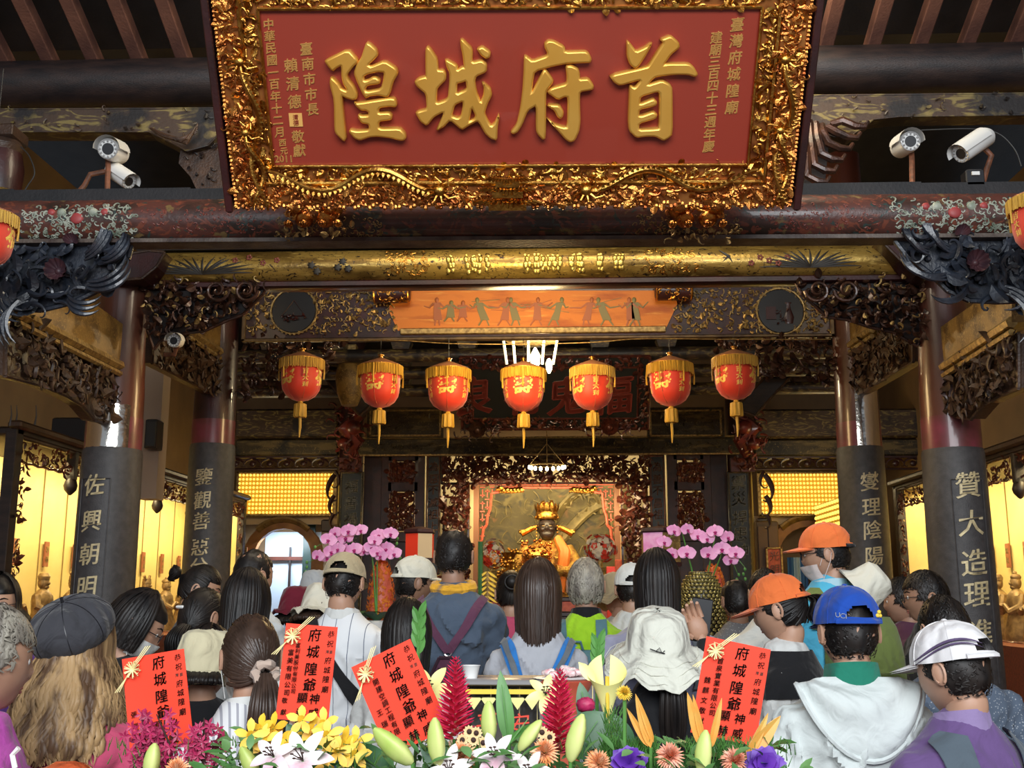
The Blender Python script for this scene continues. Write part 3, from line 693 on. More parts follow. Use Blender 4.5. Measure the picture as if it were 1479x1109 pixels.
m.box((pc, -.02, ib-.05), (2*iw+.2, .045, .1)); m.box((pc, -.02, it+.05), (2*iw+.2, .045, .1)); m.box((pc-iw-.05, -.02, (ib+it)/2), (.1, .045, it-ib)); m.box((pc+iw+.05, -.02, (ib+it)/2), (.1, .045, it-ib))
m.build('frame_ground', M_('frame_ground', (.50, .20, .05), .35, .6, col2=(.28, .08, .02), scale=12), SG, smooth=False)
m = MB()
for k, off in enumerate((.006, .088)):
    rr = .008 if k == 0 else .012
    pline(m, [(pc-iw-off, ib-off), (pc+iw+off, ib-off), (pc+iw+off, it+off), (pc-iw-off, it+off)], rr, -.06)
m.build('inner_border', MT['gold'], SG)
rf = lambda x, z: (abs(x-pc) > iw+.095 or z < ib-.095 or z > it+.095) and abs(x) < ow-.01 and .01 < z < oh-.01
ri = lambda x, z: not (abs(x-pc) < iw+.012 and ib-.012 < z < it+.012) and abs(x-pc) < iw+.083 and ib-.083 < z < it+.083
m = MB(); carve(m, ri, (-iw-.1, ib-.1, iw+.1, it+.1), 900, 81, .0065, .075, y=-.045, relief=.01, balls=.02, leaves=.25, seg=8); m.build('inner_frieze', MT['gold'], SG, kind='stuff')
m = MB(); carve(m, rf, (-ow, 0, ow, oh), 1900, 82, .0075, .085, y=-.05, relief=.02, balls=.12, leaves=.25, seg=9)
for i in range(150):
    x = -ow+2*ow*i/149; m.ell((x, -.05, .005+.012*math.sin(i*1.7)), (.012, .02, .016), n=6, m=4)
for i in range(60):
    z = oh*i/59
    for s in (-1, 1): m.ell((s*(ow-.004), -.05, z), (.014, .02, .012), n=6, m=4)
m.build('carved_dragons_and_clouds', MT['goldred'], SG, kind='stuff')
# larger dragon bodies curling through the frame
def dragon(m, x, z, ang, L, r, turn, n=34, wav=3):
    a = ang; px, pz = x, z
    pts = []; rad = []
    for i in range(n+1):
        u = i/n; pts.append((px, -.085-.02*math.sin(u*9), pz)); rad.append(r*(.35+.65*math.sin(PI*min(1, .12+u*.95))))
        aa = a+math.sin(u*PI*wav)*turn; px += math.cos(aa)*L/n; pz += math.sin(aa)*L/n
    m.tube(pts, rad, 8)
    for i in range(2, n-1, 1):
        p = pts[i]; m.leaf((p[0], p[1]-rad[i]*.6, p[2]), (math.cos(a+1.4), -.6, math.sin(a+1.4)), (0, -1, 0), r*1.6, r*.9, n=2)
    h = pts[0]; m.ell(h, (r*1.9, r*1.7, r*1.6)); 
    for k in range(9): q = k*.7; m.tube([h, (h[0]+math.cos(q)*r*3, h[1]-.03, h[2]+math.sin(q)*r*2.6), (h[0]+math.cos(q+.4)*r*5, h[1]-.02, h[2]+math.sin(q+.4)*r*4)], [r*.4, r*.28, .002], 5)
m = MB()
for sx in (-1, 1):
    dragon(m, sx*.34, ib*.42, 0 if sx > 0 else PI, .85, .018, .55*sx)
    dragon(m, sx*(ow-.10), oh*.62, -PI/2, .7, .016, .4)
    dragon(m, sx*(ow-.09), oh*.33, -PI/2, .38, .014, .5, 18, 2)
m.build('dragon', MT['gold'], SG, kind='stuff')
m = MB()                # pagoda-shaped pearl stand at bottom middle
px_, pz_ = s_(733, 275)
for k, (w, z) in enumerate(((.16, -.05), (.13, .01), (.10, .06))):
    for i in range(13): u = -1+i/6; m.tube([(px_+u*w*.7, -.13+abs(u)*.03, pz_+z+.03), (px_+u*w, -.12+abs(u)*.04, pz_+z+.012*abs(u))], .007, 5)
    m.box((px_, -.09, pz_+z+.0), (w*1.1, .05, .03))
m.build('pagoda_relief', MT['gold'], SG)
# side boards
for s in (-1, 1):
    MB().box((s*(ow+.035), .02, oh/2), (.035, .16, oh+.06), bev=.008).build('side_board', MT['maroond'], SG, smooth=False)
# brush characters, traced stroke outlines
def brush(ox, oy, outs, name):
    sc = 140/913; cu = bpy.data.curves.new(name, 'CURVE'); cu.dimensions = '2D'; cu.fill_mode = 'BOTH'; cu.extrude = .016; cu.bevel_depth = .010; cu.bevel_resolution = 1; cu.offset = -.006
    for o in outs:
        q = [s_(ox+x*sc, oy+y*sc) for x, y in o]
        # round the corners a little
        n = len(q); w = []
        for i in range(n):
            p0, p1, p2 = V(q[i-1]), V(q[i]), V(q[(i+1) % n]); w += [p1.lerp(p0, .16), p1.lerp(p2, .16)]
        s = cu.splines.new('POLY'); s.points.add(len(w)-1); s.use_cyclic_u = True
        for pt, v in zip(s.points, w): pt.co = (v.x, v.y, 0, 1)
    o = bpy.data.objects.new(name, cu); me = bake(o)
    me.transform(Matrix.Translation((0, -.062, 0)) @ Matrix(((1, 0, 0, 0), (0, 0, -1, 0), (0, 1, 0, 0), (0, 0, 0, 1))))
    bpy.data.objects.remove(o); me.materials.clear()
    return link('gold_character', me, MT['letter'], SG, smooth=False)
brush(460, 40, [[(88,290),(120,270),(300,182),(384,272),(384,300),(345,335),(285,415),(300,460),(350,520),(382,590),(378,635),(340,645),(280,625),(240,600),(245,700),(265,900),(278,1005),(262,1030),(195,965),(180,930),(175,650),(135,500),(145,437),(212,500),(235,545),(280,565),(295,555),(260,500),(245,430),(245,360),(240,325),(205,340),(155,380)],
 [(475,118),(510,135),(560,180),(575,230),(545,265),(480,325),(515,340),(640,288),(745,355),(762,400),(715,480),(690,580),(665,620),(580,600),(500,610),(468,628),(440,590),(390,480),(360,400),(392,310),(430,255),(450,190)],
 [(440,430),(480,405),(580,382),(640,388),(635,460),(612,548),(470,575),(455,545),(480,510),(590,495),(595,465),(560,440),(530,440),(500,460),(450,475)],
 [(360,672),(390,680),(690,632),(735,640),(750,690),(740,712),(690,705),(600,715),(580,735),(582,775),(680,768),(705,795),(700,830),(600,842),(582,860),(582,905),(610,920),(780,915),(825,960),(835,1000),(815,1022),(780,1022),(700,1000),(570,985),(500,990),(410,1022),(360,1000),(315,945),(325,925),(380,940),(500,930),(500,890),(490,870),(430,860),(400,815),(400,788),(430,800),(495,795),(495,760),(470,742),(420,740),(380,705)]], 'c1')
brush(590, 40, [[(190,158),(215,175),(278,270),(285,375),(340,375),(358,410),(355,460),(300,515),(275,545),(268,670),(285,680),(355,655),(385,630),(400,480),(400,400),(370,330),(360,272),(465,330),(465,375),(510,345),(535,350),(525,250),(505,150),(500,90),(520,92),(605,178),(600,290),(620,300),(690,282),(735,315),(735,385),(640,425),(625,470),(640,570),(685,680),(715,600),(720,530),(705,490),(770,540),(785,600),(745,680),(715,770),(745,840),(780,895),(820,860),(855,790),(835,900),(832,1020),(780,1005),(730,960),(680,870),(655,840),(560,890),(510,925),(400,830),(340,895),(275,932),(310,860),(340,790),(340,755),(250,800),(185,885),(130,850),(85,770),(110,755),(190,735),(180,590),(95,520),(75,480),(110,450),(165,435),(180,440),(178,300),(178,180)],
 [(460,490),(500,485),(550,465),(562,550),(455,600)], [(440,690),(520,655),(525,700),(505,800),(470,820),(410,800)], [(600,705),(640,790),(630,825),(570,855)], [(655,175),(700,155),(770,205),(765,250),(735,262),(690,230),(670,200)]], 'c2')
brush(730, 40, [[(180,245),(200,248),(250,290),(390,240),(395,210),(370,160),(368,125),(400,98),(450,105),(545,155),(550,205),(740,198),(770,215),(795,270),(785,300),(740,300),(590,305),(450,330),(270,380),(250,480),(240,600),(330,430),(365,360),(440,465),(435,490),(380,560),(372,600),(370,1000),(350,1015),(300,960),(290,920),(290,690),(205,745),(150,880),(110,945),(75,962),(55,948),(110,880),(145,720),(165,560),(175,400)],
 [(565,335),(610,330),(670,360),(685,400),(685,460),(770,452),(815,515),(810,550),(690,570),(685,640),(692,850),(680,940),(640,1025),(600,1038),(560,1010),(480,920),(410,845),(450,875),(540,905),(580,905),(585,620),(550,615),(490,645),(390,575),(430,540),(575,500),(575,420)],
 [(388,695),(500,700),(535,760),(530,800),(510,820),(485,800),(460,745)]], 'c3')
brush(870, 30, [[(220,175),(240,190),(300,268),(380,230),(440,188),(430,220),(380,310),(320,400),(290,418),(245,380),(220,310)],
 [(60,488),(400,410),(420,395),(500,270),(560,180),(530,155),(620,118),(690,180),(700,225),(620,290),(550,390),(600,378),(790,378),(830,410),(868,475),(850,497),(780,475),(650,475),(480,495),(440,530),(400,580),(540,535),(610,570),(632,610),(635,1030),(600,1065),(555,1090),(480,1048),(380,1050),(305,1062),(240,1000),(232,900),(245,600),(250,585),(290,605),(345,535),(330,525),(150,578),(100,550)],
 [(340,680),(500,632),(525,650),(520,980),(500,985),(320,995),(325,930),(480,885),(492,850),(460,825),(350,865),(320,860),(330,800),(480,765),(490,735),(460,705),(350,750),(330,750)]], 'c4')
def scol(txt, a, b, sz, mat=None, bold=.012):
    m = MB(); n = len(txt)
    pos = [s_(a[0]+(b[0]-a[0])*i/max(1, n-1), a[1]+(b[1]-a[1])*i/max(1, n-1)) for i in range(n)]
    m.glyphs(txt, pos, sz, M=Matrix.Translation((0, -.046, 0)), bold=bold, ext=.008)
    m.build('gold_inscription', mat or MT['sletter'], SG, smooth=False)
scol('臺灣府城隍廟', (1062, 33), (1054, 152), .062)
scol('建廟三百四十三週年慶', (1032, 52), (1021, 208), .055)
scol('中華民國一百年十二月', (391, 33), (406, 188), .050)
scol('西元', (411, 203), (413, 215), .036)
scol('臺南市市長', (445, 68), (454, 155), .058)
scol('賴清德', (423, 92), (428, 144), .064); scol('敬獻', (433, 194), (435, 214), .060)
m = MB(); p = s_(413, 226)
for i, ch in enumerate('2011'): m.glyphs(ch, [(p[0]+(i-1.5)*.022, p[1])], .045, M=Matrix.Translation((0, -.046, 0)), bold=.01, ext=.006)
m.build('gold_inscription', MT['sletter'], SG, smooth=False)
p = s_(430, 170); m = MB(); q = .03
m.box((p[0], -.047, p[1]), (2*q, .006, 2*q)); m.build('seal_ground', MT['sletter'], SG, smooth=False)
m = MB(); rnd = random.Random(5)
m.glyphs('清德', [(p[0], p[1]+.013), (p[0], p[1]-.013)], .027, M=Matrix.Translation((0, -.051, 0)), bold=0, ext=.004); m.build('seal_characters', MT['signred'], SG, smooth=False)
# lion rests under the plaque
def lion(px, label, sg):
    c = W(px, 308, 5.42); g = thing('plaque_rest', label, 'carving', c, 'lion rests under the plaque'); m = MB(); Y = c.y
    for s, dx in ((-1, -.095), (1, .085)):
        h = c+V((dx, -.02, .02)); m.ell(h, (.062, .06, .055)); m.ell(h+V((0, -.055, -.02)), (.04, .03, .028)); m.ell(h+V((0, -.075, -.008)), (.016, .012, .011))
        for e in (-1, 1): m.ell(h+V((e*.025, -.05, .015)), .012); m.ell(h+V((e*.055, 0, .045)), (.018, .015, .022))
        m.ell(h+V((-.03*s, 0, -.06)), (.05, .06, .045))
        for e in (-1, 1):
            m.ell(h+V((e*.04, -.04, -.10)), (.022, .035, .02))
            for f_ in (-1, 0, 1): m.ell(h+V((e*.04+f_*.013, -.068, -.108)), (.008, .014, .01), n=6, m=4)
        rnd = random.Random(px+s)
        for k in range(22): a = rnd.uniform(0, 2*PI); rr = .055+rnd.random()*.012; curl(m, 0, 0, a, .06, 5*rnd.choice((-1, 1)), .007, 0, 7, M=Matrix.Translation(h+V((math.cos(a)*rr, -.02-rnd.random()*.03, math.sin(a)*rr+.01))))
    m.tube([c+V((-.16, -.08, .05)), c+V((-.09, -.1, .045)), c+V((0, -.1, -.02)), c+V((.03, -.1, -.03))], .007, 6)
    m.build('lion_pair', MT['goldred'], g, world=True)
    m = MB(); carve(m, lambda x, z: True, (c.x-.16, c.z-.16, c.x+.2, c.z-.10), 26, px, .007, .07, y=c.y-.03); m.build('cloud_scrolls', MT['goldold'], g, world=True, kind='stuff')
lion(458, 'pair of gilt lions resting the lower left of the plaque on the beam', -1)
lion(1006, 'pair of gilt lions resting the lower right of the plaque on the beam', 1)
# cameras
def bullet_camera(px, py, Y, ax, L, r, label, post, ring=True, mount=None):
    c = W(px, py, Y); ax = V(ax).normalized(); g = thing('security_camera', label, 'camera', c)
    m = MB(); m.tube([c, c-ax*L*.08, c-ax*L*.9, c-ax*L], [r*.9, r, r, r*.7], 20); m.build('housing', MT['white'], g, world=True)
    m = MB(); up = V((0, 0, 1)); sd = ax.cross(up).normalized(); u2 = sd.cross(ax)
    m.grid(lambda u, v: c+ax*(.03-v*(L*.9))+(sd*math.cos(PI*(.0+u))+u2*math.sin(PI*u))*(r*1.25), 10, 2); m.build('sunshield', MT['white'], g, world=True)
    m = MB(); m.tube([c-ax*.001, c+ax*.004], r*.55, 16); m.build('lens', MT['black'], g, world=True)
    m = MB()
    for k in range(12): a = k*PI/6; m.ell(c+ax*.006+(sd*math.cos(a)+u2*math.sin(a))*r*.73, r*.1, n=6, m=4)
    m.tube([c+(sd*math.cos(i*PI/8)+u2*math.sin(i*PI/8))*r*.9+ax*.003 for i in range(17)], r*.07, 5)
    m.build('lamp_ring', M_('infrared_diodes', (.5, .5, .5), .2, .3), g, world=True)
    m = MB(); m.tube([V(p) for p in post], .016, 8); m.ell(post[0], .022); m.build('mount_arm', MT['rust'], g, world=True)
    return g
Yc = 5.75
bullet_camera(156, 215, Yc, (.05, -1, -.25), .20, .062, 'white bullet camera facing us, upper of the two left of the plaque', [W(156, 222, Yc+.1), W(156, 240, Yc+.08), W(155, 283, Yc+.05)])
bullet_camera(186, 262, Yc+.1, (.75, -.35, -.55), .20, .048, 'white bullet camera aimed down right, lower of the two left of the plaque', [W(160, 246, Yc+.15), W(130, 252, Yc+.1), W(122, 268, Yc+.1), W(108, 283, Yc+.1)])
bullet_camera(1315, 204, Yc, (0, -1, -.2), .20, .058, 'round ringed white camera facing us, right of the plaque', [W(1316, 215, Yc+.1), W(1317, 228, Yc+.08), W(1318, 283, Yc)])
bullet_camera(1388, 222, Yc, (-.75, -.3, -.55), .26, .055, 'white bullet camera aimed down left, at upper right on a rusty arm', [W(1420, 212, Yc+.1), W(1432, 225, Yc+.1), W(1425, 245, Yc+.1), W(1415, 283, Yc+.1)])
g = thing('speaker_box', 'small black box standing on the front beam under the right camera', 'box', W(1405, 276, 5.55)); c = W(1405, 260, 5.6)
MB().box(c, (.10, .08, .10), bev=.01).build('box_body', MT['black'], g, world=True); MB().box(c+V((0, -.045, .02)), (.04, .01, .02)).build('badge', MT['white'], g, world=True)
def cable(pts, Y, label, mat=None, r=.004, group=None):
    P = [W(x, y, Y) for x, y in pts]; c = P[0]; Q = []
    for i in range(len(P)-1):
        p0, p1, p2, p3 = P[max(0, i-1)], P[i], P[i+1], P[min(len(P)-1, i+2)]
        for k in range(6):
            u = k/6; Q.append(.5*((2*p1)+(p2-p0)*u+(2*p0-5*p1+4*p2-p3)*u*u+(3*p1-p0-3*p2+p3)*u**3))
    Q.append(P[-1]); o = MB().tube(Q, r, 6).build('cable', mat or MT['cord']); tag(o, label, 'cable', group); return o
cable([(40, 284), (70, 282), (80, 276), (68, 279), (90, 283), (108, 282)], 5.62, 'loose pale cable lying on the beam by the left cameras', MT['white'], .004)
cable([(30, 212), (42, 225), (50, 250), (40, 268), (30, 284)], 5.75, 'black cable looping down at the upper left')
cable([(1195, 270), (1250, 271), (1300, 272), (1360, 268), (1400, 272), (1430, 270)], 5.62, 'thin pale cable along the beam right of the plaque', MT['tan'], .005)
cable([(1330, 188), (1400, 186), (1440, 192), (1465, 215), (1475, 240)], 5.9, 'thin wire arching over the right cameras')
# ---------------------------------------------------------------- lanterns
MT['hanzi'] = M_('lantern_gold_print', (.88, .62, .14), .5, .2)
def make_lantern():
    g = thing('temple_lantern', 'x', 'lantern')
    r = .165
    rib = lambda a, u: 1+.02*abs(math.cos(a*3))
    MB().lathe([(.02, -.028), (.05, -.040), (r*.95, -.084), (r*1.06, -.098), (r*1.04, -.105), (.0, -.10)], n=36).build('canopy', MT['tan'], g)
    MB().lathe([(.018, -.04), (.018, -.012), (.026, -.010), (.026, -.003), (.006, 0)], n=12).build('finial', MT['gold'], g)
    m = MB(); m.lathe([(r*1.045, -.10), (r*1.075, -.098), (r*1.075, -.105)], n=40); m.build('canopy_trim', MT['gold'], g)
    m = MB(); rnd = random.Random(1)
    for k in range(120):
        a = 2*PI*k/120; L = .075+rnd.random()*.012; rr = r*1.06+rnd.uniform(-.003, .003)
        m.tube([(rr*math.cos(a), rr*math.sin(a), -.10), (rr*math.cos(a+.01)*1.01, rr*math.sin(a+.01)*1.01, -.10-L)], [.0055, .004], 4)
    m.build('fringe', MT['fringe'], g, kind='stuff')
    MB().lathe([(r*.95, -.11), (r*.95, -.2), (r*.93, -.29), (r*.87, -.34), (r*.70, -.385), (r*.42, -.415), (r*.15, -.43), (.0001, -.432)], n=36, fn=rib).build('cloth_body', MT['red'], g)
    for k in range(6):
        a = PI*k/3+PI/6; pr = [(.955, -.11), (.955, -.2), (.945, -.28), (.885, -.33), (.72, -.38), (.43, -.417)]
        m = MB(); m.tube([(r*q*math.cos(a), r*q*math.sin(a), z) for q, z in pr], .0035, 4); m.build('rib', MT['pinkred'], g)
    m = MB(); vs = []
    for k, tx in enumerate(('大吉大利', '福', '祿位高陞', '福', '大吉大利', '壽')):
        a0 = -PI/2+PI*k/3
        for i, ch in enumerate(tx):
            sz = .16 if len(tx) == 1 else .05; z0 = -.235 if len(tx) == 1 else -.155-i*.055
            vv, ff = glyph(ch, .03)
            def rr(z): 
                for (q0, za), (q1, zb) in zip(((.93, -.1), (.93, -.2), (.92, -.28), (.86, -.33), (.70, -.38)), ((.93, -.2), (.92, -.28), (.86, -.33), (.70, -.38), (.42, -.42))):
                    if zb <= z <= za: return r*(q0+(q1-q0)*(za-z)/(za-zb))*1.022
                return r*.93*1.022
            m.add([V(((rr(z0+v[1]*sz)+.002+v[2]*.002)*math.cos(a0+v[0]*sz/(r*.95)), (rr(z0+v[1]*sz)+.002+v[2]*.002)*math.sin(a0+v[0]*sz/(r*.95)), z0+v[1]*sz)) for v in vv], ff)
    m.build('gold_characters', MT['hanzi'], g, smooth=False)
    for k in range(6):
        a = PI*k/3+PI/6; x, y = r*1.1*math.cos(a), r*1.1*math.sin(a)
        m = MB(); m.tube([(x, y, -.1), (x*1.03, y*1.03, -.2), (x*1.01, y*1.01, -.26)], [.003, .006, .008], 5); m.build('side_tassel', MT['fringe'], g)
    m = MB(); m.lathe([(.015, -.43), (.02, -.445), (.045, -.455), (.05, -.55), (.045, -.56)], n=20, fn=lambda a, u: 1+.08*math.cos(a*10)); m.build('tassel', MT['fringe'], g)
    m = MB(); m.tube([(0, 0, -.55), (.004, 0, -.64), (0, 0, -.72)], [.012, .011, .005], 6); m.build('tassel_cord', MT['fringe'], g)
    return g
LP = [(437, 506, 25, 'left end'), (550, 515, 52, 'second from the left'), (648, 520, 62, 'third from the left'), (756, 520, 60, 'middle'), (855, 518, 8, 'third from the right'), (967, 512, 28, 'second from the right'), (1060, 503, 2, 'right end')]
L0 = None
lan = make_lantern()
for i, (px, py, rz, nm) in enumerate(LP):
    p = W(px, py-3, Y2-.30); M = Matrix.Translation(p) @ Matrix.Rotation(R(rz), 4, 'Z') @ Matrix.Scale(1.12, 4)
    lb = 'red cloth lantern with gold fringe, %s of the hanging row' % nm
    if i == 0: o = lan; lan.matrix_world = M; XF[o.name] = M; lan['label'] = lb; lan['group'] = 'lanterns in the hanging row'
    else: o = copy_tree(lan, M, lb, 'lanterns in the hanging row')
    zt = W(px, 491, Y2-.3).z-p.z
    c = MB().tube([(0, 0, 0), (0, 0, max(.02, zt))], .003, 5).build('hanging_cord', MT['cord'], o)
cable([(350, 493), (420, 493), (560, 491), (650, 496), (760, 497), (860, 494), (930, 489), (1060, 490), (1200, 490)], Y2-.3, 'thin grey wire carrying the row of red lanterns', MT['goldold'], .005)
for px, py, lb in ((-14, 290, 'large red lantern cut by the left edge of the picture, in front of the beam'), (1497, 266, 'large red lantern cut by the right edge of the picture, in front of the beam')):
    p = W(px, py, 4.9); M = Matrix.Translation(p) @ Matrix.Rotation(R(40), 4, 'Z') @ Matrix.Scale(.78, 4); o = copy_tree(lan, M, lb, 'lanterns at the picture edges')
    MB().tube([(0, 0, 0), (0, 0, .9)], .003, 5).build('hanging_cord', MT['cord'], o)
# small round camera under the left scroll bracket
bullet_camera(251, 492, Y1-.2, (.1, -1, -.2), .12, .048, 'small round white camera under the left scroll bracket', [W(255, 500, Y1-.15), W(252, 512, Y1-.12), W(238, 512, Y1-.1)])
# light above the gilded beam
g = thing('strip_lamp', 'small lamp hidden behind the front beam, lighting the gilded beam', 'lamp', W(752, 350, 6.5))
c = V((W(752, 352, 6).x, YM+.22, ZM(0)+.12)); MB().box(c+V((0, 0, -.03)), (.5, .10, .05), bev=.01).build('lamp_case', MT['black'], g, world=True)
spot('beam_lamp', c+V((0, .08, -.02)), W(752, 378, Y1), 75, (1, .78, .34), 70, .9, .04)
# ---------------------------------------------------------------- rear screen and altar niche
MT['wine'] = M_('wine_lacquer', (.045, .012, .012), .4, col2=(.022, .008, .010), scale=8, coat=.2, bump=.15)
MT['winecarve'] = M_('wine_red_carving', (.13, .03, .018), .33, .15, col2=(.05, .014, .010), scale=16, coat=.3)
MT['bronzeb'] = painted('old_gilt_board', (.05, .036, .018), [((.14, .10, .04), 5, .52, .62, (.5, 1, 3), 'n'), ((.015, .013, .012), 3, .5, .62, (1, 1, 1), 'n'), ((.18, .13, .05), 22, .62, .68, (1, 1, 1), 'd')], .5, metal=.2)
MT['board'] = M_('black_couplet_board', (.012, .014, .012), .35, coat=.3)
MT['silver'] = M_('silvery_writing', (.50, .48, .42), .5, .2)
YB = Y3
# rear columns
def rear_col(px, lb):
    x = W(px, 720, YB).x; t = thing('rear_column', lb, 'column', (x, YB+.1, 0), 'columns by the altar screen')
    MB().lathe([(.22, 0), (.22, .1), (.19, .14), (.185, 3.0), (.17, 5.9)], n=28).build('shaft', MT['wine'], t)
    return x
rear_col(504, 'dark rear column left of the altar screen'); rear_col(1071, 'dark rear column right of the altar screen')
def couplet_board(x0, y0, x1, y1, Y, txt, ys, lb, cm, sz, frame, group):
    a, b, c, e = rc(x0, y0, x1, y1, Y); t = thing('couplet_board', lb, 'sign', ((a+b)/2, Y, c), group)
    MB().box(((a+b)/2, Y, (c+e)/2), (b-a, .04, e-c), bev=.01).build('board', MT['board'], t, world=True, smooth=False)
    m = MB(); pline(m, [(a+.02, c+.02), (b-.02, c+.02), (b-.02, e-.02), (a+.02, e-.02)], .012, Y-.02); m.build('border', frame, t, world=True)
    m = MB(); m.glyphs(txt, [((a+b)/2, W((x0+x1)/2, y, Y).z) for y in ys][0:1] and [((a+b)/2, W((x0+x1)/2, y, Y).z) for y in ys], sz, M=Matrix.Translation((0, Y-.026, 0)), bold=.004, ext=.01); m.build('characters', cm, t, world=True, smooth=False)
    m = MB(); z = (e-.12)
    return t
couplet_board(487, 681, 521, 1010, YB-.11, '福善禍淫', (703, 727, 750, 775), 'black couplet board on the left rear column with thin silvery writing', MT['silver'], .21, MT['bronzeb'], None)
couplet_board(1056, 681, 1088, 1010, YB-.11, '禦災捍患神', (697, 720, 748, 771, 796), 'black couplet board on the right rear column with thin silvery writing', MT['silver'], .23, MT['bronzeb'], None)
MT['redgold'] = M_('red_gold_writing', (.42, .20, .12), .45, .3)
couplet_board(615, 657, 636, 830, YB, '為惡不滅祖上', (674, 692, 708, 726, 743, 760), 'narrow couplet board with copper border left of the altar opening', MT['redgold'], .155, MT['maroon'], None)
couplet_board(939, 657, 962, 830, YB, '為善不昌祖上', (674, 692, 709, 727, 743, 760), 'narrow couplet board with copper border right of the altar opening', MT['redgold'], .155, MT['maroon'], None)
def lattice_door(x0, x1, lb, sd):
    t = thing('carved_door_panel', lb, 'panel', W((x0+x1)/2, 860, YB), 'carved door panels of the altar screen')
    a, b, c, e = rc(x0, 656, x1, 900, YB); w = b-a
    m = MB()
    for q in ((a, a+w*.24), (b-w*.24, b)): m.box(((q[0]+q[1])/2, YB+.03, (c+e)/2), (q[1]-q[0], .08, e-c), bev=.01)
    zs = [W(790, y, YB).z for y in (658, 702, 775)]
    for z in zs: m.box(((a+b)/2, YB+.03, z), (w*.7, .08, .15), bev=.01)
    m.build('frame', MT['wine'], t, world=True)
    MB().box(((a+b)/2, YB+.05, (c+zs[2])/2), (w*.68, .04, zs[2]-c)).build('lower_panel', MT['wine'], t, world=True, smooth=False)
    for (ya, yb, nm, n) in ((669, 695, 'small_carved_panel', 60), (713, 765, 'openwork_panel', 90)):
        xa, xb = x0+(x1-x0)*.22, x1-(x1-x0)*.22
        m = MB(); A, B, Cc, E = rc(xa, ya, xb, yb, YB); pline(m, [(A, Cc), (B, Cc), (B, E), (A, E)], .018, YB)
        if nm[0] == 's': m.box(((A+B)/2, YB+.04, (Cc+E)/2), (B-A, .03, E-Cc))
        rcarve(m, xa, ya, xb, yb, YB+.01, int(n*2.6), sd, .018, .20, leaves=.2); m.build(nm, MT['winecarve'], t, world=True, kind='stuff')
lattice_door(549, 612, 'wine-dark door panel with pierced carving left of the altar', 91); lattice_door(966, 1030, 'wine-dark door panel with pierced carving right of the altar', 92)
for x0, x1, lb in ((522, 549, 'plain dark upright board between the left rear column and the door panel'), (1030, 1056, 'plain dark upright board between the right rear column and the door panel')):
    t = thing('screen_upright', lb, 'board', W((x0+x1)/2, 880, YB)); rbox(MB(), x0, 650, x1, 1010, YB+.02, .08).build('upright', MT['wine'], t, world=True, smooth=False)
# wide openwork frieze over the altar opening and its side strips
t = thing('openwork_frieze', 'wide pierced frieze of scrolls above the altar opening', 'carving', W(788, 697, YB))
m = MB(); rcarve(m, 638, 657, 938, 697, YB+.01, 760, 93, .019, .24, leaves=.3); m.build('scrollwork', MT['winecarve'], t, world=True, kind='stuff')
m = MB(); rframe(m, 637, 655, 939, 699, YB, .03, .06); m.build('frame', MT['wine'], t, world=True)
m = MB(); p = W(792, 660, YB-.05); m.ell(p, (.16, .08, .10)); m.ell(p+V((0, -.06, -.05)), (.09, .05, .05))
for s in (-1, 1): m.ell(p+V((s*.06, -.06, .02)), .025); m.tube([p+V((s*.1, 0, .05)), p+V((s*.22, -.02, .09)), p+V((s*.26, 0, .02))], [.03, .02, .004], 6)
m.build('beast_head', MT['brown'], t, world=True)
for x0, x1, lb, s in ((639, 676, 'pierced carved side strip left of the altar opening', 94), (900, 938, 'pierced carved side strip right of the altar opening', 95)):
    t = thing('openwork_strip', lb, 'carving', W((x0+x1)/2, 840, YB)); m = MB(); rcarve(m, x0, 697, x1, 900, YB+.01, 330, s, .022, .26, leaves=.25); m.build('scrollwork', MT['winecarve'], t, world=True, kind='stuff')
    m = MB(); rframe(m, x0-1, 697, x1+1, 1000, YB, .03, .06); m.build('frame', MT['wine'], t, world=True)
# beams over the screen
t = thing('frieze_beam', 'long patterned board over the altar screen', 'beam', W(790, 655, YB-.1))
rbox(MB(), 505, 633, 1070, 656, YB-.1, .16, .01).build('board', MT['bronzeb'], t, world=True)
m = MB(); rcarve(m, 540, 638, 1045, 652, YB-.1, 230, 96, .008, .11, leaves=.2); m.build('low_scrolls', MT['bronzeb'], t, world=True, kind='stuff')
m = MB(); [rbox(m, 510, y, 1068, y+2.2, YB-.14, .06) for y in (630, 655)]; m.build('mouldings', MT['goldold'], t, world=True)
for x0, x1, lb in ((530, 640, 'old gilt-edged beam board behind the second and third lanterns'), (935, 1046, 'old gilt-edged beam board behind the sixth lantern')):
    t = thing('beam_board', lb, 'board', W((x0+x1)/2, 632, YB-.3)); rbox(MB(), x0, 588, x1, 632, YB-.2, .12).build('board', MT['bronzeb'], t, world=True, smooth=False)
    m = MB(); rframe(m, x0+3, 591, x1-3, 630, YB-.23, .03, .04); m.build('border', MT['goldold'], t, world=True)
    m = MB(); rcarve(m, x0+12, 596, x1-12, 626, YB-.2, 60, x0, .008, .16, leaves=.3); m.build('faded_ornament', MT['bronzeb'], t, world=True, kind='stuff')
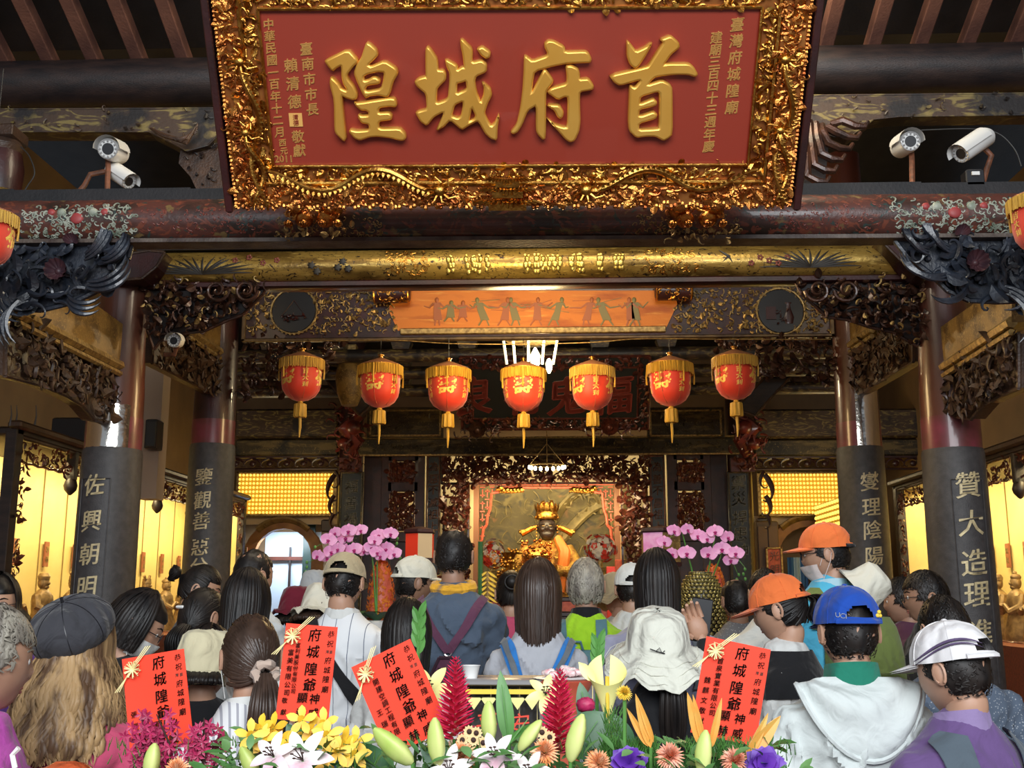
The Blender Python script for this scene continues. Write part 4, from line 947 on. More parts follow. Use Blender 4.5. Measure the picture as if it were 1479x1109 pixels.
for x0, x1, lb in ((340, 487, 'dark sooty tie beam of the left aisle'), (1090, 1345, 'dark sooty tie beam of the right aisle')):
    t = thing('aisle_beam', lb, 'beam', W((x0+x1)/2, 650, YB)); m = MB(); rbox(m, x0, 590, x1, 632, YB-.1, .2, .03); m.build('upper_timber', MT['tie'], t, world=True)
    m = MB(); rbox(m, x0, 634, x1, 658, YB-.05, .16, .02); m.build('lower_timber', MT['bronzeb'], t, world=True)
    # pierced valance with cloud scrolls
    v = thing('cloud_valance', lb.replace('sooty tie beam', 'pierced cloud-scroll valance above the wall of lights').replace('tie beam', ''), 'carving', W((x0+x1)/2, 670, YB))
    m = MB(); m2 = []
    A = W(x0, 668, YB); B = W(x1, 668, YB); n = int((B.x-A.x)/.26)
    rbox(m, x0, 656, x1, 661, YB, .05)
    for k in range(n+1):
        x = A.x+(B.x-A.x)*k/n
        for s in (-1, 1): curl(m, x, A.z+.06, PI/2*0+(0 if s > 0 else PI), .34, s*-4.5, .022, YB+.02, 14)
        m.ell((x, YB+.02, A.z-.02), (.05, .03, .045))
        curl(m, x, A.z-.05, PI*.1, .2, 5, .018, YB+.02, 10)
    m.tube([(A.x, YB+.02, A.z-.10), (B.x, YB+.02, A.z-.10)], .018, 6)
    m.build('scrolls', MT['wine'], v, world=True, kind='stuff')
for px, sg, lb in ((484, -1, 'dark scroll bracket hanging beside the left rear column'), (1104, 1, 'dark scroll bracket hanging beside the right rear column')):
    t = thing('hanging_bracket', lb, 'bracket', W(px, 685, YB)); m = MB(); p = W(px, 685, YB)
    for k, (dz, L, tn) in enumerate(((0, .75, 3.4), (-.32, .6, 4.4), (-.6, .4, 4), (.05, .5, -4))):
        curl(m, p.x-sg*.05*0, p.z+dz, -PI/2+sg*.9*(1 if tn > 0 else -1)*.8, L, -sg*tn, .05-.006*k, YB, 16, 6)
    m.build('scrolls', MT['wine'], t, world=True)
# red dragon corner carvings by the rear columns and diagonal struts
MT['redcarve'] = M_('red_carved_dragon', (.20, .03, .02), .35, .1, col2=(.05, .015, .012), scale=8, coat=.3)
for px, sg, lb in ((508, 1, 'red carved dragon corner above the left rear column'), (1078, -1, 'red carved dragon corner above the right rear column')):
    p = W(px, 625, YB-.45); t = thing('corner_dragon', lb, 'carving', p); m = MB()
    rnd = random.Random(px)
    m.tube([p+V((-.1*sg, 0, .45)), p+V((.12*sg, -.08, .25)), p+V((-.10*sg, -.12, .05)), p+V((.12*sg, -.08, -.15)), p+V((-.02, 0, -.35))], [.06, .11, .13, .11, .05], 8)
    m.ell(p+V((.05*sg, -.16, .05)), (.13, .12, .12)); m.ell(p+V((-.08*sg, -.12, -.18)), (.11, .1, .09))
    for k in range(46):
        c = p+V((rnd.uniform(-.24, .24), -.1-rnd.random()*.12, rnd.uniform(-.42, .42))); curl(m, 0, 0, rnd.uniform(0, 6.3), .24, rnd.choice((-4, 4)), .022, 0, 9, M=Matrix.Translation(c))
    m.build('dragon', MT['redcarve'], t, world=True)
    m = MB(); rbox(m, px-18 if sg > 0 else px-22, 661, px+14 if sg > 0 else px+12, 681, YB-.25, .1); rcarve(m, px-16, 662, px+14, 680, YB-.27, 26, px+1, .014, .14); m.build('carved_capital', MT['winecarve'], t, world=True, kind='stuff')
for P, Yq, lb in (([(468, 545), (505, 520), (545, 575), (520, 600)], 14.0, 'slanting dark timber strut behind the first lantern'), ([(1150, 535), (1128, 520), (1062, 590), (1090, 600)], 14.0, 'slanting grey timber strut behind the last lantern')):
    poly_board('roof_strut', lb, P, Yq, .2, MT['dark'], 0, 0, MT['brown'], .02, cat='strut')
g = thing('gilded_gourd_post', 'gourd-shaped olive gilded post behind the first lantern', 'post', W(505, 580, 13.2)); c = W(505, 580, 13.2)
MB().lathe([(.10, -.05), (.16, .1), (.19, .3), (.16, .48), (.10, .56), (.09, .62)], c, 20).build('gourd', MT['ochre'], g, world=True)
MB().box(c+V((0, 0, .68)), (.15, .15, .10), bev=.01).build('cap', MT['goldold'], g, world=True)
# dark rows of bracket arms up in the hall
m = MB()
for k, (py, Yq) in enumerate(((505, 13.0), (530, 13.6), (556, 14.2))):
    t = thing('ceiling_tie', 'sooty horizontal timber high in the dark hall, %s of three' % ('top', 'middle', 'bottom')[k], 'beam', W(770, py, Yq), 'timbers in the dark above the altar')
    a, b, c, e = rc(345, py-5, 1205, py+7, Yq); MB().tube([(a, Yq, c), (XC, Yq, c), (b, Yq, c)], .085, 12).build('timber', MT['tie'], t, world=True)
    m = MB()
    for i in range(9):
        x = a+(b-a)*(i+.5)/9; m.box((x, Yq, c+.12), (.2, .16, .1), taper=1.3); m.box((x, Yq-.06, c+.22), (.5, .1, .08), bev=.02)
    m.build('bracket_blocks', MT['tie'], t, world=True, kind='stuff')
# second plaque 福...良
Yq = 13.4
b0, b1, t0 = W(668, 618, Yq), W(936, 618, Yq), W(800, 513, Yq-.45)
u = (b1-b0).normalized(); v = V((0, t0.y-b0.y, t0.z-b0.z)); P2 = Plane((b0+b1)/2, u, v); hw = (b1-b0).length/2; hh = v.length
g = thing('dark_plaque', 'old black plaque with dull red characters, leaning behind the lanterns', 'plaque', M=P2.m)
MB().box((0, 0, hh/2), (2*hw, .08, hh)).build('board', MT['board'], g, smooth=False)
m = MB(); bw = .14; ins = lambda x, z: abs(x) < hw and 0 < z < hh and not (abs(x) < hw-bw and bw < z < hh-bw)
carve(m, ins, (-hw, 0, hw, hh), 420, 97, .013, .15, y=-.05, relief=.02); pline(m, [(-hw+bw, bw), (hw-bw, bw), (hw-bw, hh-bw), (-hw+bw, hh-bw)], .014, -.05); pline(m, [(-hw, 0), (hw, 0), (hw, hh), (-hw, hh)], .02, -.04)
m.build('carved_frame', MT['winecarve'], g, kind='stuff')
MT['dullred'] = M_('dull_red_letters', (.22, .035, .025), .4)
m = MB(); zc = P2.uv(700, 570)[1]
for ch, px in (('良', 686), ('有', 757), ('鬼', 820), ('福', 884)): m.glyphs(ch, [(P2.uv(px, 570)[0], zc)], .52, M=Matrix.Translation((0, -.045, 0)), bold=.03, ext=.03)
m.build('red_characters', MT['dullred'], g, smooth=False)
for px, py in ((690, 622), (880, 618)):
    p = W(px, py, Yq-.10); t = thing('flower_rest', 'carved flower rest under the %s end of the dark plaque' % ('left' if px < 800 else 'right'), 'carving', p); m = MB()
    for k in range(12): a = k*PI/6; m.leaf(p, (math.cos(a), -.5, math.sin(a)), (0, -1, 0), .16, .08, bend=-.7, fold=-.3)
    m.ell(p+V((0, -.04, 0)), .05); rnd = random.Random(1)
    for k in range(30): curl(m, 0, 0, rnd.uniform(0, 6), .16, 4, .014, 0, 8, M=Matrix.Translation(p+V((rnd.uniform(-.3, .3), 0, rnd.uniform(-.08, .08)))))
    m.build('flower', MT['winecarve'] if px > 800 else MT['golddark'], t, world=True, kind='stuff')
# hanging glass lamp, behind the middle lantern
g = thing('glass_pendant_lamp', 'bright pendant lamp of glass rods hanging behind the middle lantern', 'lamp', W(768, 492, 11.2)); p = W(768, 492, 11.2)
rnd = random.Random(2)
for (dx, dy0, dy1, sl) in ((-41, -2, 34, 5), (-27, -2, 34, 3), (-5, -2, 30, 0), (18, -2, 34, -3), (37, -2, 34, -6)):
    a = W(768+dx, 492+dy0, 11.2); b = W(768+dx+sl, 492+dy1, 11.2); MB().tube([a, b], .014, 8).build('glass_rod', M_('lit_rod', (.95, .85, .55), .3, emis=1.2), g, world=True)
m = MB()
for (px, py, s) in ((773, 516, 1.5), (793, 527, 1.0)):
    m.lathe([(.01, .07*s), (.035*s, .02), (.03*s, -.05*s), (.01, -.09*s)], W(px, py, 11.2), 12)
m.build('bulb', MT['glow'], g, world=True)
m = MB(); m.tube([W(768, 491, 11.2), W(768, 491, 11.2)+V((0, 0, 3.0))], .02, 8); m.lathe([(.28, 0), (.3, .03), (.1, .06)], W(768, 492, 11.2), 24); m.build('ceiling_cup', MT['goldold'], g, world=True)
point('pendant_light', W(780, 520, 11.05), 90, (1, .82, .5), .1)
g = thing('small_chandelier', 'small ring of bright beads hanging before the altar frieze', 'lamp', W(790, 676, 14.5))
m = MB()
for i in range(9):
    a = -PI*.95+PI*.9*i/8; p = W(790, 672, 14.5)+V((math.cos(a)*.24, math.sin(a)*.2, math.sin(a)*.05-.02)); m.ell(p, (.022, .022, .030))
m.build('glowing_bead', MT['glow'], g, world=True, kind='stuff')
m = MB(); p = W(790, 672, 14.5); m.tube([p+V((math.cos(i*PI/10)*.24, math.sin(i*PI/10)*.2, 0)) for i in range(21)], .012, 6); m.tube([p+V((0, 0, .0)), p+V((0, 0, 3.7))], .006, 5); [m.tube([p+V((0, 0, .3)), p+V((math.cos(k*PI/2)*.24, math.sin(k*PI/2)*.2, 0))], .005, 4) for k in range(4)]
m.build('ring', MT['goldold'], g, world=True)
# lit room behind the pierced screen
MT['litwall'] = M_('lit_cream_plaster', (.75, .60, .34), .8)
t = struct('wall_altar', rbox(MB(), 520, 640, 1060, 1010, 17.9, .05), MT['litwall'])
area('altar_room_light', W(790, 668, 17.0), W(790, 760, 17.9), 4.5, .5, 34, (1, .84, .55))
# altar niche
YN = 17.3
MT['olive'] = painted('painted_altar_wall', (.12, .095, .035), [((.22, .17, .06), 2.2, .47, .66, (1, 1, 1.4), 'd'), ((.07, .06, .035), 3, .52, .64, (1, 1, 1), 'd'), ((.30, .15, .06), 1.6, .62, .70, (1, 1, 1), 'd')], .6, metal=.15)
t = thing('altar_backdrop', 'olive-gold wall painted with a coiling dragon behind the statue', 'painting', W(790, 870, YN)); a, b, c, e = rc(676, 696, 904, 900, YN)
MB().box(((a+b)/2, YN+.05, (c+e)/2), (b-a+.2, .06, e-c)).build('wall_board', MT['olive'], t, world=True, smooth=False)
m = MB(); rnd = random.Random(12)
path = []; p0 = W(830, 720, YN)
for i in range(60):
    u = i/59; a_ = u*PI*3.1; path.append(V((p0.x+.55*math.cos(a_*.7)*(1-.2*u)-.15+.35*u, YN-.02, p0.z-.25+.42*math.sin(a_)-.35*u)))
m.tube(path, [.045+.055*math.sin(PI*i/59) for i in range(60)], 8, flat=.5)
for i in range(2, 58):
    for s in (-1, 1): m.leaf(path[i], (rnd.uniform(-1, 1), -.3, rnd.uniform(-1, 1)), (0, -1, 0), .14, .035, bend=.4)
for k in range(70): q = rnd.uniform(a+.3, b-.3), rnd.uniform(e-1.6, e-.1); curl(m, q[0], q[1], rnd.uniform(0, 6.3), .35, rnd.choice((-3, 3)), .012, YN, 12)
m.build('dragon_relief', M_('olive_gold_relief', (.36, .28, .11), .5, .35, col2=(.18, .14, .06), scale=8), t, world=True, kind='stuff')
for x0, x1, lb in ((678, 691, 'left'), (889, 902, 'right')):
    t = thing('altar_post', 'pale and brown post framing the %s side of the altar niche' % lb, 'post', W((x0+x1)/2, 860, YB+.3)); xm = (x0+x1)/2
    s = (x0, x0+5, x0+5, x1) if x0 < 700 else (x1-5, x1, x0, x1-5)
    rbox(MB(), s[0], 698, s[1], 960, YB+.25, .1).build('pale_edge', MT['cream'], t, world=True, smooth=False); rbox(MB(), s[2], 698, s[3], 960, YB+.27, .14).build('brown_face', M_('brown_post', (.28, .12, .06), .5), t, world=True, smooth=False)
    if x0 > 700: rbox(MB(), x0, 808, x1, 880, YB+.2, .1, .01).build('red_foot', MT['pinkred'], t, world=True)
# coral red fretwork, stepped corners
def fret(sg, lb):
    cx = 790; X = lambda d: cx+sg*d
    P = [(X(100), 699), (X(-0), 699), (X(-0), 704), (X(62), 704), (X(66), 710), (X(80), 712), (X(82), 735), (X(86), 745), (X(87), 758), (X(92), 764), (X(94), 780), (X(100), 788)]
    q = [(W(x, y, YB+.35).x, W(x, y, YB+.35).z) for x, y in P]; t = thing('coral_fretwork', lb, 'carving', (q[0][0], YB+.35, q[0][1]), 'coral fretwork round the altar niche')
    m = MB(); pline(m, q, .022, YB+.35)
    ins = inpoly(q)
    for ix in range(60):
        for iz in range(16):
            x = min(q[0][0], W(cx, 700, YB+.35).x)+ix*.075; z = q[0][1]-.05-iz*.062
            if ins(x, z):
                if (ix+iz) % 2: m.box((x, YB+.36, z), (.075, .025, .018))
                if (ix*3+iz) % 3: m.box((x, YB+.36, z), (.018, .025, .062))
    m.build('lattice', MT['pinkred'], t, world=True, kind='stuff')
    m = MB(); rnd = random.Random(5)
    for k in range(7): p = W(cx+sg*(38+k*5), 705+rnd.random()*4, YB+.32); m.ell(p, (.06, .03, .04), fn=lambda v: 1+.3*math.sin(v.x*9+v.z*7))
    m.build('gold_clouds', MT['gold'], t, world=True, kind='stuff')
fret(-1, 'stepped coral red fretwork at the left of the altar niche'); fret(1, 'stepped coral red fretwork at the right of the altar niche')
area('niche_light', W(790, 712, 15.9)+V((0, 0, -.1)), W(790, 790, 17.0), 2.2, .3, 46, (1, .78, .42))
# the deity statue
SY = 16.7; sc0 = W(790, 762, SY)
g = thing('deity_statue', 'seated black-faced deity in gold robe and tall gold crown in the altar niche', 'statue', V((sc0.x, SY, sc0.z-1.25)))
m = MB(); m.ell(sc0, (.145, .16, .19)); m.ell(sc0+V((0, -.15, -.01)), (.028, .04, .05)); m.ell(sc0+V((0, -.10, -.11)), (.10, .08, .08))
for s in (-1, 1): m.ell(sc0+V((s*.055, -.125, .045)), (.045, .03, .015)); m.ell(sc0+V((s*.06, -.12, -.03)), (.045, .04, .04)); m.ell(sc0+V((s*.15, 0, 0)), (.02, .04, .06))
m.build('black_face', M_('black_lacquer_face', (.03, .018, .014), .4, coat=.1), g, world=True)
for s in (-1, 1): MB().ell(sc0+V((s*.055, -.145, .02)), (.028, .012, .009)).build('eye', MT['goldold'], g, world=True)
m = MB(); cr = sc0+V((0, 0, .12)); m.lathe([(.155, 0), (.17, .04), (.165, .10), (.13, .2), (.06, .26)], cr, 20)
rnd = random.Random(8)
for k in range(120):
    a = rnd.uniform(0, 2*PI); h = rnd.random(); r_ = .175*(1-h*.55); m.ell(cr+V((r_*math.cos(a), r_*math.sin(a), .02+h*.26)), rnd.uniform(.014, .03), n=6, m=4)
for k in range(9): a = -PI+PI*k/8; m.leaf(cr+V((.15*math.cos(a), .15*math.sin(a), .1)), (math.cos(a)*.4, math.sin(a)*.4, 1), (math.cos(a), math.sin(a), 0), .16, .07, bend=.2)
for s in (-1, 1):
    m.tube([cr+V((s*.13, 0, -.10)), cr+V((s*.25, -.02, -.14)), cr+V((s*.38, -.02, -.21)), cr+V((s*.43, 0, -.16))], [.03, .045, .05, .02], 8)
    for k in range(10): m.ell(cr+V((s*(.18+k*.026), -.03, -.12-k*.009+.02*math.sin(k))), .024, n=6, m=4)
    for k in range(9): m.ell(cr+V((s*.16, -.10, -.10-k*.05)), .014, n=6, m=4)
m.build('gold_crown', MT['gold'], g, world=True)
m = MB(); b0_ = sc0+V((0, 0, -.18))
m.lathe([(.07, .02), (.16, -.03), (.36, -.14), (.40, -.3), (.42, -.55), (.50, -.8), (.60, -1.07)], b0_, 28, sy=.65, fn=lambda a, u: 1+.05*math.sin(a*9+u*3))
for s in (-1, 1):
    m.tube([b0_+V((s*.30, 0, -.14)), b0_+V((s*.42, -.10, -.38)), b0_+V((s*.30, -.33, -.52)), b0_+V((s*.12, -.40, -.48))], [.11, .13, .12, .09], 12)
m.build('gold_robe', MT['goldrobe'] if 'goldrobe' in MT else M_('embroidered_gold_robe', (.62, .38, .07), .4, .6, col2=(.30, .12, .03), scale=14, bump=.8, bscale=50, bdist=.02), g, world=True)
m = MB(); rnd = random.Random(6)
for k in range(90): a = rnd.uniform(-PI, 0); h = rnd.random(); r_ = .40+h*.14; curl(m, 0, 0, rnd.uniform(0, 6), .12, 5, .011, 0, 7, M=Matrix.Translation(b0_+V((r_*math.cos(a), r_*.68*math.sin(a), -.2-h*.75))))
m.build('robe_embroidery', MT['gold'], g, world=True, kind='stuff')
m = MB(); m.tube([b0_+V((.16, -.16, .02)), b0_+V((.27, -.27, -.2)), b0_+V((.24, -.34, -.45)), b0_+V((.2, -.36, -.8))], [.06, .09, .09, .06], 8, flat=1.0); m.build('orange_sash', M_('orange_silk', (.80, .20, .03), .5), g, world=True)
m = MB(); q = b0_+V((-.16, -.40, -.30)); m.lathe([(.17, -.14), (.20, -.06), (.22, .04), (.17, .12)], q, 18, fn=lambda a, u: 1+.1*math.sin(a*7))
for k in range(110): a = rnd.uniform(0, 2*PI); m.ell(q+V((.22*math.cos(a), .2*math.sin(a), rnd.uniform(-.1, .26)*1)), rnd.uniform(.012, .03), n=6, m=4)
m.build('offered_crown', MT['goldred'], g, world=True, label='ornate gold offering crown held before the chest')
t = thing('altar_throne', 'dark altar table and step under the deity statue', 'altar', (sc0.x, SY, 0)); zb = sc0.z-1.25
m = MB(); m.box((sc0.x, SY, zb-.04), (2.6, 1.0, .08), bev=.02); m.box((sc0.x, SY+.02, zb/2-.04), (2.4, .9, zb-.08)); m.build('table', MT['wine'], t, world=True)
m = MB(); carve(m, lambda x, z: True, (sc0.x-1.15, .2, sc0.x+1.15, zb-.15), 200, 99, .015, .2, y=SY-.44); m.build('carved_front', MT['goldred'], t, world=True, kind='stuff')
# bouquets before the niche
def ball_flowers(name, lb, px, py, Y, r, cols, n, cat='flowers', group=None, stem=.5, sz=.03, sd=1):
    p = W(px, py, Y); t = thing(name, lb, cat, p-V((0, 0, stem)), group); rnd = random.Random(sd)
    for ci, (mt, fr) in enumerate(cols):
        m = MB()
        for k in range(int(n*fr)):
            d = V((rnd.gauss(0, 1), rnd.gauss(0, 1), rnd.gauss(0, 1))).normalized(); c = p+V((d.x*r[0], d.y*r[1], d.z*r[2]))*rnd.uniform(.6, 1); s = sz*rnd.uniform(.7, 1.2)
            for j in range(5): a = j*PI*.4+k; u = d.orthogonal(); w = d.cross(u); m.leaf(c, u*math.cos(a)+w*math.sin(a)+d*.5, d, s, s*.8, bend=.5, n=3)
        m.build('blossoms', mt, t, world=True, kind='stuff')
    m = MB(); m.lathe([(.06, -stem), (.09, -stem*.75), (.07, -stem*.45), (.085, -stem*.4)], p, 14); m.tube([p-V((0, 0, stem*.5)), p], .03, 6); m.build('vase', MT['goldold'], t, world=True)
MT['fred'] = M_('red_blossom', (.75, .06, .03), .6); MT['fwhite'] = M_('white_blossom', (.85, .78, .66), .6); MT['forange'] = M_('orange_blossom', (.9, .30, .05), .6); MT['fyel'] = M_('yellow_blossom', (.85, .58, .06), .6)
ball_flowers('altar_bouquet', 'red and cream altar bouquet left of the statue', 712, 800, 14.2, (.16, .12, .2), [(MT['fred'], .35), (MT['fwhite'], .45), (MT['forange'], .2)], 110, 'bouquet', None, .55, .05, 3)
ball_flowers('altar_bouquet', 'red and white altar bouquet with tall spikes right of the statue', 867, 792, 14.2, (.22, .14, .2), [(MT['fred'], .5), (MT['fwhite'], .5)], 120, 'bouquet', None, .62, .05, 4)
m = MB(); p = W(735, 822, 13.2); t = thing('gold_incense_stand', 'tall glittering gold stand left of the statue', 'stand', p-V((0, 0, .5)))
rnd = random.Random(3)
for k in range(130): m.ell(p+V((rnd.gauss(0, .09), rnd.gauss(0, .05), rnd.uniform(-.35, .25))), rnd.uniform(.012, .03), n=6, m=4)
m.lathe([(.14, -.5), (.05, -.4), (.04, .1), (.1, .2)], p, 12); m.build('stand', MT['gold'], t, world=True, kind='stuff')
for px, lb in ((694, 'green bamboo-like pole left of the altar bouquet'), (704, 'gold palm-leaf pole beside the green pole')):
    p0_, p1_ = W(px, 880, 9.0), W(px, 782 if px < 700 else 825, 9.0); t = thing('offering_pole', lb, 'pole', p0_)
    MB().tube([V((p0_.x, p0_.y, 0)), p1_], .022, 8).build('pole', MT['dgreen'] if px < 700 else MT['goldold'], t, world=True)
    if px > 700:
        m = MB()
        for k in range(9):
            for s in (-1, 1): m.leaf((p0_.x, p0_.y-.02, p1_.z-.04*k), (s, 0, -.7), (0, -1, 0), .10, .02, n=3)
        m.build('folded_fronds', MT['fyel'], t, world=True)
# ---------------------------------------------------------------- aisles: walls of lights, doors
MT['ledback'] = M_('yellow_light_board', (.75, .48, .06), .5)
MT['led'] = M_('tiny_yellow_lamps', (1, .74, .16), .4, emis=1.15)
def led(x0, x1, lb, nc, nr=10, Y=17.2, y0=683, y1=743):
    a, b, c, e = rc(x0, y0, x1, y1, Y); t = thing('wall_of_lamps', lb, 'lamp', ((a+b)/2, Y, c), 'walls of tiny devotional lamps'); m = MB(); rframe(m, x0-3, y0-3, x1+3, y1+3, Y-.02, .05, .07); m.build('frame', MT['goldold'], t, world=True)
    MB().box(((a+b)/2, Y+.03, (c+e)/2), (b-a, .04, e-c)).build('board', MT['ledback'], t, world=True, smooth=False)
    m = MB(); dx = (b-a)/nc; dz = (e-c)/nr
    for i in range(nc):
        for j in range(nr): m.ell((a+dx*(i+.5), Y-.01, c+dz*(j+.5)), (dx*.36, .03, dz*.32), n=6, m=4)
    m.build('tiny_lamps', MT['led'], t, world=True, kind='stuff')
led(343, 482, 'glowing yellow wall of tiny lamps at the back of the left aisle', 27); led(1098, 1216, 'glowing yellow wall of tiny lamps at the back of the right aisle', 23)
# the same on the right side wall, seen at a slant
xs = 4.05; ya, yb = 14.0, 16.9; t = thing('wall_of_lamps', 'slanting yellow wall of small lamps on the right side wall behind the rear column', 'lamp', (xs, 15.4, 1.2), 'walls of tiny devotional lamps')
zt_ = WX(1315, 682, xs).z; zb_ = 1.0
MB().box((xs+.04, (ya+yb)/2, (zt_+zb_)/2), (.05, yb-ya, zt_-zb_)).build('board', MT['ledback'], t, world=True, smooth=False)
m = MB()
for i in range(20):
    for j in range(24): m.ell((xs, ya+(yb-ya)*(i+.5)/20, zb_+(zt_-zb_)*(j+.5)/24), (.02, .06, .028), n=6, m=4)
m.build('tiny_lamps', MT['led'], t, world=True, kind='stuff')
MT['archwood'] = M_('orange_brown_arch', (.36, .16, .04), .5, col2=(.22, .09, .03), scale=5)
def aisle_door(x0, x1, cx, r, lb, name, side):
    Y = 17.3; a, b, c, e = rc(x0, 752, x1, 1010, Y); p = W(cx, 800, Y)
    t = thing('arched_doorway', lb, 'doorway', (p.x, Y, 0)); rr = r*Y/F
    m = MB(); out = [(p.x+rr*1.35*math.cos(i*PI/12), p.z+rr*1.15*math.sin(i*PI/12)) for i in range(13)]; inn = [(p.x+rr*math.cos(i*PI/12), p.z-.06+rr*math.sin(i*PI/12)) for i in range(12, -1, -1)]
    for i in range(12):
        m.prism([out[i], out[i+1], inn[11-i], inn[12-i]], Y, Y+.15)
    m.prism([(p.x+rr, 0), (p.x+rr*1.35, 0), (p.x+rr*1.35, p.z), (p.x+rr, p.z)], Y, Y+.15); m.prism([(p.x-rr, 0), (p.x-rr*1.35, 0), (p.x-rr*1.35, p.z), (p.x-rr, p.z)], Y, Y+.15)
    m.build('arch', MT['archwood'], t, world=True, smooth=False)
    for s in (-1, 1):
        q = p+V((s*rr*1.5, -.03, rr*.95)); MB().box(q, (.16, .08, .2), bev=.02).build('corner_block', MT['wine'], t, world=True)
    m = MB(); m.tube([p+V((rr*1.25*math.cos(PI*.25+i*PI/20), -.03, rr*1.22*math.sin(PI*.25+i*PI/20)-.02)) for i in range(11)], .07, 8, flat=.5); m.build('arched_hood', MT['ochre'], t, world=True)
    return t, p, rr
t, p, rr = aisle_door(340, 485, 408, 42, 'round-headed brown doorway with daylight behind, at the back of the left aisle', 'a', -1)
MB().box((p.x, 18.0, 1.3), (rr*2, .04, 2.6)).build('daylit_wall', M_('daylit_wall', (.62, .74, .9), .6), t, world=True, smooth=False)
area('doorway_daylight', (p.x, 17.4, p.z+.25), (p.x, 18.0, 1.2), rr*1.6, .3, 26, (.75, .87, 1))
m = MB(); m.box((p.x+.02, 17.9, p.z-.05), (.9, .05, .06)); m.build('window_bar', MT['maroon'], t, world=True); m = MB(); m.box((p.x-.02, 17.9, 1.2), (.035, .04, 2.3)); m.build('upright_bar', MT['dark'], t, world=True)
m = MB(); m.box((p.x+.30, 17.86, 1.4), (.2, .04, 2.9)); m.build('green_shutter', M_('dark_green_shutter', (.01, .03, .025), .4), t, world=True)
aisle_door(1100, 1215, 1170, 44, 'round-headed brown doorway at the back of the right aisle', 'b', 1)
t = thing('door_curtain', 'blue and pale curtain in the right aisle doorway', 'curtain', W(1150, 860, 17.35)); m = MB(); a = W(1137, 800, 17.35).x; b = W(1166, 800, 17.35).x
m.grid(lambda u, v: V((a+(b-a)*u, 17.38+.03*math.sin(u*22), 2.15*v)), 24, 2); m.build('cloth', stripes('blue_curtain_cloth', (.05, .16, .42), (.45, .62, .78), .22, .45), t, world=True)
for (x0, y0, x1, y1, lb) in ((1107, 790, 1131, 835, 'small red shrine tablet with gold edge left of the right aisle doorway'), (342, 790, 356, 830, 'small red and gold tablet at the back of the left aisle')):
    YT = 16.6 if x0 > 700 else 17.24
    t = thing('shrine_tablet', lb, 'sign', W((x0+x1)/2, y1, YT)); m = MB(); rbox(m, x0, y0, x1, y1, YT, .05); m.build('tablet', MT['pinkred'], t, world=True, smooth=False)
    m = MB(); rframe(m, x0, y0, x1, y1, YT-.03, .03, .03); m.build('border', MT['goldold'], t, world=True)
    m = MB(); p = W((x0+x1)/2, (y0+y1)/2, YT-.03); m.glyphs('光明', [(p.x, p.z+.1), (p.x, p.z-.1)], .15, M=Matrix.Translation((0, YT-.03, 0)), ext=.01); m.build('characters', MT['maroon'], t, world=True, smooth=False)
t = thing('aisle_cupboard', 'dark brown cupboard beside the right aisle doorway', 'cupboard', W(1118, 860, 17.0)); rbox(MB(), 1098, 752, 1130, 1016, 16.7, .3, .02).build('body', M_('brown_cupboard', (.10, .055, .03), .5), t, world=True)
m = MB(); [rbox(m, x, 760, x+13, 990, 16.67, .03) for x in (1100, 1115)]; m.build('door_panels', M_('brown_cupboard_door', (.14, .075, .035), .5), t, world=True)
for sx, px in ((-1, 412), (1, 1160)):
    t = struct('trim_%d' % (1 if sx < 0 else 2), rbox(MB(), px-75, 745, px+75, 757, 17.35, .1), MT['cream'])
point('aisle_light_left', (-4.0, 14.8, 3.2), 22, (1, .8, .45), .25); point('aisle_light_right', (3.9, 14.8, 3.2), 22, (1, .8, .45), .25)
